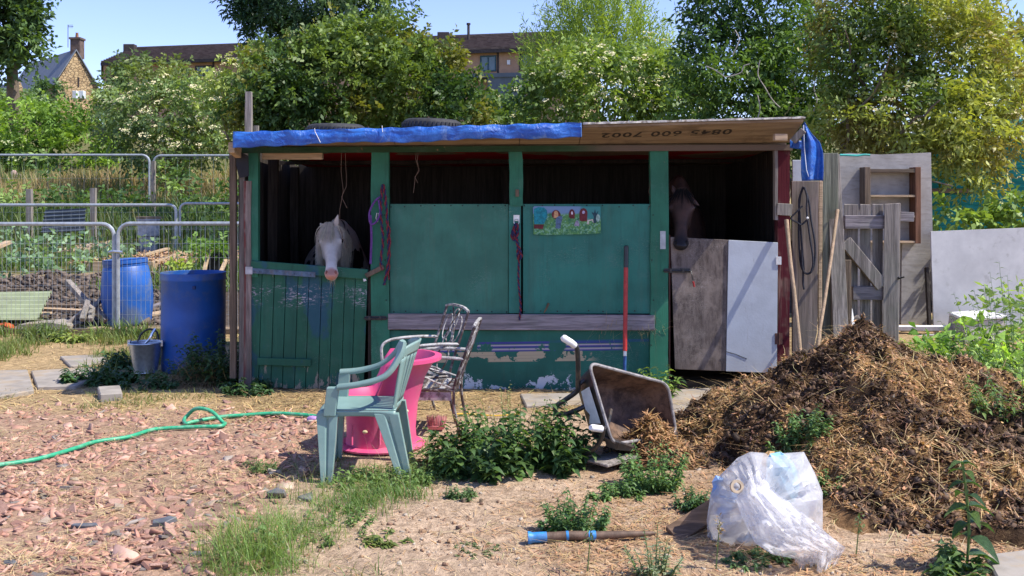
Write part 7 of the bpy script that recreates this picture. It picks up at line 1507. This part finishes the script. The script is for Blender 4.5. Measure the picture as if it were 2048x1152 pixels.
shrub('tall_weed_bush', 'dense grey green leafy bush at the right edge hiding part of the white box', 'bush', [pxlobe(2020, 650, 50, 50, 8.3, .3), pxlobe(2045, 620, 40, 40, 8.3, .3), pxlobe(1990, 600, 14, 40, 8.3, .1), pxlobe(2035, 580, 12, 40, 8.3, .1)], 300, .09, .035, (.07, .13, .045), (.18, .25, .08), 'weeds growing in the yard', seed=82, sprL=.3, n=8, upb=1.2)
shrub('broadleaf_clump', 'leaves poking in at the right edge beside the heap', 'weed', [pxlobe(2050, 800, 30, 50, 6.7, .2), pxlobe(2020, 790, 25, 14, 6.6, .2)], 420, .10, .04, (.07, .16, .035), (.2, .32, .07), 'weeds growing in the yard', seed=83, sprL=.22, n=6)
# tall single nettle in front
nt = thing('nettle', 'tall single nettle with drooping toothed leaves in front of the heap', 'nettle', (GX(1932, 4.35), 4.35, 0), 0); nb = Vector((GX(1932, 4.35), 4.35, 0))
tipn = P(1925, 925, 4.3); st_ = spline([nb+Vector((.0, 0, -.03)), P(1938, 1060, 4.34), P(1933, 990, 4.32), tipn], 6); MB().tube(st_, [.006]*len(st_), 6).build('stem', M['stem'], nt, smooth=True)
for j in range(11):
    z = j/10; p_ = st_[min(len(st_)-1, int(z*(len(st_)-1)))]
    for s_ in (0, 1):
        an = j*1.57+s_*math.pi+random.uniform(-.3, .3)+.3; d = Vector((math.cos(an), math.sin(an)*.9, .12)).normalized(); sd_ = d.cross(Vector((0, 0, 1))).normalized(); n_ = sd_.cross(d); l_ = (.155-.09*z)*random.uniform(.9, 1.15)
        o = bpy.data.objects.new('leaf', LEAFP[(j+s_) % 4]); COL.objects.link(o); o.parent = nt; o.matrix_local = Matrix.Translation(p_-nt.location) @ Matrix((sd_, d, n_)).transposed().to_4x4() @ Matrix.Diagonal((l_*.52, l_, l_*1.6, 1))
v, f, c_ = bigleaf(np.array([tipn[:]]*14)-[0, 0, .01]*1, np.stack([np.cos(np.arange(14)*2.4), np.sin(np.arange(14)*2.4), np.full(14, .8)], 1), np.tile([0, 0, 1.], (14, 1)), .035, .014, vary((.12, .2, .06), 14)); npmesh('flower_tip', v, f, M['leaf_near'], nt, c_)
weed('nettle_clump', 'nettle leaves around the foot of the tall single nettle', 'weed', 0, 0, .14, .14, 18, 7, .08, .045, (.06, .13, .04), (.14, .22, .07), basez=Vector((GX(1900, 4.3), 4.3, 0)), leafobj=24)
weed('thistle_weed', 'spiky grey green thistle at the bottom edge below the blue taped handle', 'weed', 0, 0, .08, .20, 14, 12, .045, .014, (.14, .19, .11), (.26, .30, .18), basez=Vector((GX(1310, 4.28), 4.28, 0)), droop=.1)
for i, (px, Y, h, lb) in enumerate(((1432, 4.35, .22, 'dry brown seed head standing before the sack'), (1175, 4.32, .22, 'thin green stalk standing right of the bare earth'), (1712, 4.5, .18, 'small wiry stalks right of the sack mouth'))):
    q = Vector((GX(px, Y), Y, 0)); r = thing('seed_stalk', lb, 'weed', q, 0, 'thin stalks at the bottom of the yard'); mb = MB(); mb.tube([q, q+Vector((.01, 0, h*.6)), q+Vector((.015, -.01, h))], [.003, .0025, .0015], 5); mb.build('stem', M['stem'], r)
    N_ = 26; b0 = np.array((q+Vector((.013, -.005, h*.85)))[:])+rng.normal(0, 1, (N_, 3))*[.008, .008, h*.14]; v, f, c_ = bigleaf(b0, rng.normal(0, 1, (N_, 3))+[0, 0, .6], np.tile([0, 0, 1.], (N_, 1)), .022, .010, vary((.34, .26, .15) if i == 0 else (.13, .19, .07), N_)); npmesh('seed_head', v, f, M['leaf_near'], r, c_, 'stuff')
# lawn-like grass in the foreground
def gz_mask(cpts):
    def f(x, y):
        m = 0
        for (px, py, rx, ry) in cpts:
            c = G(px, py); k = c.y/F; m = np.maximum(m, np.exp(-(((x-c.x)/(rx*k))**2+((y-c.y)/ry)**2)**1.5))
        return m*(.35+.65*sstep(.36, .52, fbm(x, y, s=5)))
    return f
ga = gz_mask([(520, 1120, 95, .22), (600, 1060, 85, .22), (470, 1135, 60, .15), (690, 1000, 95, .25), (760, 965, 100, .22)])
gb_ = gz_mask([(740, 950, 120, .25), (800, 990, 60, .12), (700, 1010, 60, .2), (850, 950, 50, .15), (660, 925, 40, .2)])
gc_ = gz_mask([(650, 1140, 60, .08), (740, 1145, 70, .05), (690, 1150, 80, .06), (600, 925, 45, .25), (640, 960, 60, .15), (900, 900, 90, .3), (560, 800, 20, .1)])
GRS = [blades(6500, -1.6, -.2, 4.15, 6.2, ga, .03, .15, .0036, (.17, .27, .06), 1.1, 5), blades(900, -1.45, -.6, 4.15, 4.9, gz_mask([(510, 1110, 80, .2), (560, 1085, 50, .15)]), .14, .36, .0042, (.22, .32, .08), .75, 7), blades(2600, -1.4, -.2, 5, 6.5, gb_, .03, .11, .005, (.12, .21, .05), .6, 4), blades(1400, -1.6, 0, 4.1, 8, gc_, .04, .12, .004, (.15, .21, .06), .8, 4),
       blades(260, -1.5, -.4, 4.2, 6, ga, .15, .35, .0022, (.48, .40, .22), .5, 5), blades(500, -1.2, 2, 4.1, 6.8, pat(1.2, .56, .68), .02, .06, .004, (.18, .22, .08), .8, 4)]
v, f, c_ = join(GRS); o = npmesh('grass', v, f, M['leaf_near'], None, c_, 'stuff'); tag(o, 'fresh green grass tufts running diagonally from the chair to the bottom of the yard', 'grass')
weed('clover_patch', 'low broad leaved weeds mixed into the grass at the chair feet', 'weed', 750, 960, .30, .12, 60, 6, .055, .028, (.09, .17, .045), (.2, .29, .09), ry=.2, leafobj=0)
weed('clover_patch', 'low ferny weeds between the chair and the pink tub foot', 'weed', 850, 945, .22, .10, 50, 6, .05, .02, (.09, .17, .05), (.2, .29, .1), ry=.15)
weed('clover_patch', 'low weeds in the grass strip left of the bare earth', 'weed', 660, 1050, .22, .08, 50, 5, .04, .018, (.08, .15, .04), (.18, .26, .08), ry=.3)
weed('dock_weed', 'single big leaf in the long grass tuft at the bottom', 'weed', 545, 1105, .05, .2, 3, 4, .09, .04, (.14, .24, .08), (.2, .3, .1))
# dark slates standing out of the rubble and stones
for i, (px, py, w, h, d, tl_, lb) in enumerate(((178, 1052, .19, .03, .07, .2, 'long dark slate lying on the tiles, left one of two at the bottom left'), (330, 1048, .12, .035, .07, .15, 'dark slate piece right of the long one on the tiles'), (545, 945, .10, .07, .04, .9, 'dark upended slate where the tiles meet the chair shadow'),
        (560, 995, .16, .08, .06, .8, 'grey stone edge in the shade left of the chair feet'), (615, 1000, .10, .03, .08, .2, 'purplish slate before the grey stone edge'), (395, 1110, .09, .02, .06, .1, 'dark slate half under the long grass tuft'), (20, 1130, .09, .03, .05, .2, 'grey slate corner at the bottom left'), (930, 1002, .05, .03, .04, 0, 'larger of two brown clods before the weed tuft'), (962, 1004, .04, .025, .03, 0, 'smaller of two brown clods before the weed tuft'))):
    q = G(px, py); z = gz1(q.x, q.y); v, f = shard(0, 0, 1, random.random(), (0, 0), h=.75, n=5, z=0); v = [Vector(a) for a in v]; Rm = Matrix.Rotation(tl_, 3, 'X')
    mb = MB(); mb.add([q+Vector((0, 0, z))+Rm @ Vector((a.x*w/2, a.y*d/2*1.3, a.z*h)) for a in v], f); single(mb, 'slate_piece' if i < 7 else 'clod', M['slate'] if i < 7 else M['wood_brown'], lb, 'slate' if i < 7 else 'clod', 'slates standing out of the rubble' if i < 7 else 'brown clods', bevel=.003)
# ---------------------------------------------------------------- far buildings
t = NT('brown_roof_tiles'); X, Yc, Z = t.xyz(); a = t.noise(6, 4); sc1 = t.vor(3.2, out='Color', sc=(1.2, 1, 3)); sv = t.xyz(sc1)
col = t.mix(sv[0], (.11, .078, .062), (.19, .14, .11)); col = t.mix(t.math('MULTIPLY', t.st(a, .5, .7), .4), col, (.17, .14, .10)); M['rooftile'] = t.fin(col, .9, .1)
M['tanbrick'] = m_plain('tan_brick', (.42, .26, .165), .9, .08, 3); M['darktrim'] = m_plain('dark_trim', (.05, .04, .038), .7); M['glass'] = m_plain('window_glass', (.10, .15, .17), .08, .2, 1.5, .6)
M['bluegrey'] = m_plain('blue_grey_cladding', (.10, .125, .15), .7, .1, 2); M['curtain'] = m_plain('net_curtain', (.55, .60, .62), .8, .1, 6)
bd = thing('apartment_building', 'long tan brick building with a brown tiled roof on the hill behind the bushes', 'building', P(650, 150, 66))
LB, RB = P(205, 126, 70), P(1160, 100, 62.5); dirb = (RB-LB); Lb_ = Vector((dirb.x, dirb.y, 0)).length; db_ = Vector((dirb.x, dirb.y, 0)).normalized(); nb_ = Vector((db_.y, -db_.x, 0)); ze = 11.05
def B(px, off=0.0, z=0.0):
    """point on the front wall seen in column px, off metres in front of it"""
    k = (px-1024)/F; o_ = Vector((LB.x, LB.y, 0))+nb_*off; s_ = (k*o_.y-o_.x)/(db_.x-k*db_.y); q = o_+db_*s_; q.z = z; return q
def bz(px, py, off=0.0): q = B(px, off); return EYE-(py-HY)*q.y/F
def wallq(px0, px1, z0, z1, off, th, name, mat, par=bd):
    a, b = B(px0, off), B(px1, off); mb = MB(); mb.hexa([(a.x, a.y, z0), (b.x, b.y, z0), (b.x-nb_.x*th, b.y-nb_.y*th, z0), (a.x-nb_.x*th, a.y-nb_.y*th, z0), (a.x, a.y, z1), (b.x, b.y, z1), (b.x-nb_.x*th, b.y-nb_.y*th, z1), (a.x-nb_.x*th, a.y-nb_.y*th, z1)]); return mb.build(name, mat, par)
wallq(207, 1165, 4, ze-.1, 0, 8, 'wall', M['tanbrick'])
def roofslab(px0, px1, hip, name):
    e0, e1 = B(px0, .5, ze-.05), B(px1, .5, ze-.05); r0, r1 = B(px0, -4.0, ze+1.55), B(px1, -4.0, ze+1.55); r0 = r0+db_*hip
    n = 13; o = None
    up = bpy.data.objects.new(name, None); COL.objects.link(up); up.parent = bd
    for i in range(n):
        a, b = i/n, (i+1)/n; p = [e0.lerp(r0, a), e1.lerp(r1, a), e1.lerp(r1, b), e0.lerp(r0, b)]; lift = Vector((0, 0, .13)); mb = MB(); mb.hexa([p[0], p[1], p[2]-Vector((0, 0, .05)), p[3]-Vector((0, 0, .05)), p[0]+lift, p[1]+lift, p[2]+lift*.15, p[3]+lift*.15]); mb.build('tile_course', M['rooftile'], up)
    bk_ = [e0, B(px0, -8.5, ze-.05), r0]; mb = MB(); mb.add([e0, B(px0, -8.5, ze-.05), r0, r1, B(px1, -8.5, ze-.05)], [(0, 1, 2), (2, 1, 4, 3)]); mb.build('hip_end', M['rooftile'], up)
    mb = MB(); mb.tube([r0+Vector((0, 0, .05)), r1+Vector((0, 0, .05))], .11, 6); mb.build('ridge', M['darktrim'], up); mb = MB(); mb.bar(e0-Vector((0, 0, .12)), e1-Vector((0, 0, .12)), .12, .2); mb.build('gutter', M['darktrim'], bd)
roofslab(202, 1165, 2.6, 'roof')
def bwin(px0, px1, py0, py1, panes=2, curt=True):
    z0, z1 = bz((px0+px1)/2, py1, .05), bz((px0+px1)/2, py0, .05); w = bpy.data.objects.new('window', None); COL.objects.link(w); w.parent = bd
    dx = (px1-px0)*.07; 
    for a, b, c, d in ((px0, px0+dx, z0, z1), (px1-dx, px1, z0, z1), (px0+dx, px1-dx, z1-.08, z1), (px0+dx, px1-dx, z0, z0+.08), ((px0+px1)/2-dx/2, (px0+px1)/2+dx/2, z0+.08, z1-.08)): wallq(a, b, c, d, .08, .1, 'frame', m_teal if px0 > 900 else M['darktrim'], w)
    for a, b in ((px0+dx, (px0+px1)/2-dx/2), ((px0+px1)/2+dx/2, px1-dx)): wallq(a, b, z0+.08, z1-.08, .03, .03, 'pane', M['glass'], w)
m_teal = m_plain('dark_teal_frame', (.03, .08, .10), .5)
bwin(960, 992, 111, 143); bwin(1043, 1072, 108, 140); bwin(390, 425, 131, 155); bwin(225, 248, 133, 162)
wallq(994, 997.5, bz(995, 150), ze-.2, .04, .05, 'downpipe', M['darktrim']); wallq(1038, 1042, bz(1040, 150), ze-.2, .04, .05, 'downpipe', M['darktrim'])
wallq(930, 1080, bz(1000, 158), bz(1000, 150), 1.0, 1.0, 'ledge', M['bluegrey']); wallq(975, 1045, 4.5, bz(1000, 158), .9, .9, 'porch', M['bluegrey'])
wallq(1014, 1020, bz(1017, 129, .1), bz(1017, 120, .1), .12, .1, 'wall_lamp', M['white_plastic'])
wallq(425, 428, bz(426, 175), ze-.2, .04, .05, 'downpipe', M['darktrim'])
for px, w, h in ((937, .09, 1.1), (477, .07, .9)):
    q = B(px, -2.6, ze+1.0); MB().tube([q, q+Vector((0, 0, h))], w, 8).build('flue', M['darktrim'] if px > 900 else M['galv'], bd); MB().tube([q+Vector((0, 0, h)), q+Vector((0, 0, h+.12))], w*1.5, 8).build('flue_cap', M['darktrim'], bd)
for px in (263, 890): q = B(px, -3.2, ze+1.3); MB().box(q.x-.5, q.x+.3, q.y-.3, q.y+.3, q.z-.3, q.z+.45).build('vent_box', M['darktrim'], bd, bevel=.03)
# stone cottage
t = NT('golden_rubble_stone'); v1 = t.vor(3.0, out='Color', sc=(1, 1, 1.7)); d1 = t.vor(3.0, 'DISTANCE_TO_EDGE', sc=(1, 1, 1.7)); sv = t.xyz(v1); col = t.mix(sv[0], (.48, .35, .19), (.32, .22, .12)); col = t.mix(t.math('MULTIPLY', t.st(sv[1], .6, .9), .6), col, (.46, .34, .19)); col = t.mix(t.st(d1, .07, .02), col, (.16, .115, .08)); t.bump(t.st(d1, 0, .08), .05); M['stone'] = t.fin(col, .95, .1)
M['slateroof'] = m_plain('grey_slate_roof', (.15, .165, .185), .6, .12, 3, .3)
ct = thing('stone_cottage', 'golden stone gabled cottage with a grey slate roof and chimney at the far left', 'house', P(150, 200, 84))
Yc0 = 83.5; gl, gr, ga_ = P(113, 165, 82), P(199, 183, 85), P(152, 104, 83.5); bl_, br_ = P(113, 262, 82), P(199, 262, 85); back = Vector((-.67, .74, 0))*13
mb = MB(); f5 = [bl_, br_, gr, ga_, gl]; mb.add(f5+[q+back for q in f5], [(0, 1, 2, 3, 4), (0, 4, 9, 5), (1, 6, 7, 2), (5, 9, 8, 7, 6)]); mb.build('wall', M['stone'], ct)
rf = bpy.data.objects.new('roof', None); COL.objects.link(rf); rf.parent = ct
for a, b, nm in ((gl+Vector((-.25, -.1, -.3)), ga_+Vector((0, 0, .1)), 'slope'), (gr+Vector((.2, 0, -.3)), ga_+Vector((0, 0, .1)), 'slope')):
    mb = MB(); o_ = -back.normalized()*.12; mb.hexa([a+o_, b+o_, b+back, a+back, a+o_+Vector((0, 0, .14)), b+o_+Vector((0, 0, .14)), b+back+Vector((0, 0, .14)), a+back+Vector((0, 0, .14))]); mb.build(nm, M['slateroof'], rf)
c_ = P(151, 92, Yc0+.2); mb = MB(); mb.box(c_.x-.40, c_.x+.40, c_.y-.1, c_.y+.8, c_.z-1.0, c_.z+.55); mb.box(c_.x-.48, c_.x+.48, c_.y-.18, c_.y+.88, c_.z+.55, c_.z+.72); mb.build('chimney', m_plain('sooty_stone', (.12, .085, .07), .9, .3, 3), ct)
MB().lathe([(.12, 0), (.14, .1), (.11, .4), (.13, .45)], c_+Vector((.0, .3, .7)), 10).build('chimney_pot', m_plain('clay_pot', (.3, .15, .09), .8), ct, smooth=True)
mb = MB(); q = P(136, 95, Yc0); mb.tube([q, q+Vector((0, 0, 1.9))], .03, 4); mb.tube([q+Vector((0, 0, 1.8)), q+Vector((.45, 0, 1.75))], .02, 4)
for k in range(4): mb.tube([q+Vector((.08+.1*k, 0, 1.62)), q+Vector((.08+.1*k, 0, 1.92))], .012, 4)
mb.build('aerial', M['darktrim'], ct)['kind'] = 'stuff'
for px in (150, 164): q = P(px, 189, 83.3+(px-150)*.035); MB().box(q.x-.20, q.x+.20, q.y-.2, q.y+.3, q.z-.35, q.z+.3).build('window', M['curtain'], ct, bevel=.03)
q = P(157, 162, Yc0+.1); MB().box(q.x-.05, q.x+.05, q.y-.1, q.y+.2, q.z-.5, q.z+.3).build('downpipe', M['darktrim'], ct)
lt = thing('cottage_wing', 'small gabled stone outbuilding in front of the cottage roof at the left edge', 'outbuilding', P(35, 200, 80)); a, b, c2 = P(22, 193, 78.5), P(54, 196, 79.7), P(40, 162, 79.2); bb = Vector((-.67, .74, 0))*6
mb = MB(); f5 = [P(22, 260, 78.5), P(54, 260, 79.7), b, c2, a]; mb.add(f5+[q+bb for q in f5], [(0, 1, 2, 3, 4), (0, 4, 9, 5), (1, 6, 7, 2), (5, 9, 8, 7, 6)]); mb.build('wall', M['stone'], lt)
for s_ in (a, b): mb = MB(); z_ = Vector((0, 0, .1)); mb.hexa([s_-z_, c2, c2+bb, s_+bb-z_, s_, c2+z_, c2+bb+z_, s_+bb]); mb.build('roof', M['slateroof'], lt)
bush('hedge_bush', 'small bush in front of the cottage wall', 'bush', [pxlobe(92, 182, 30, 20, 60), pxlobe(30, 205, 60, 16, 58)], 90, .3, .14, (.05, .09, .04), (.10, .15, .06), G1, seed=70, sprL=.8)
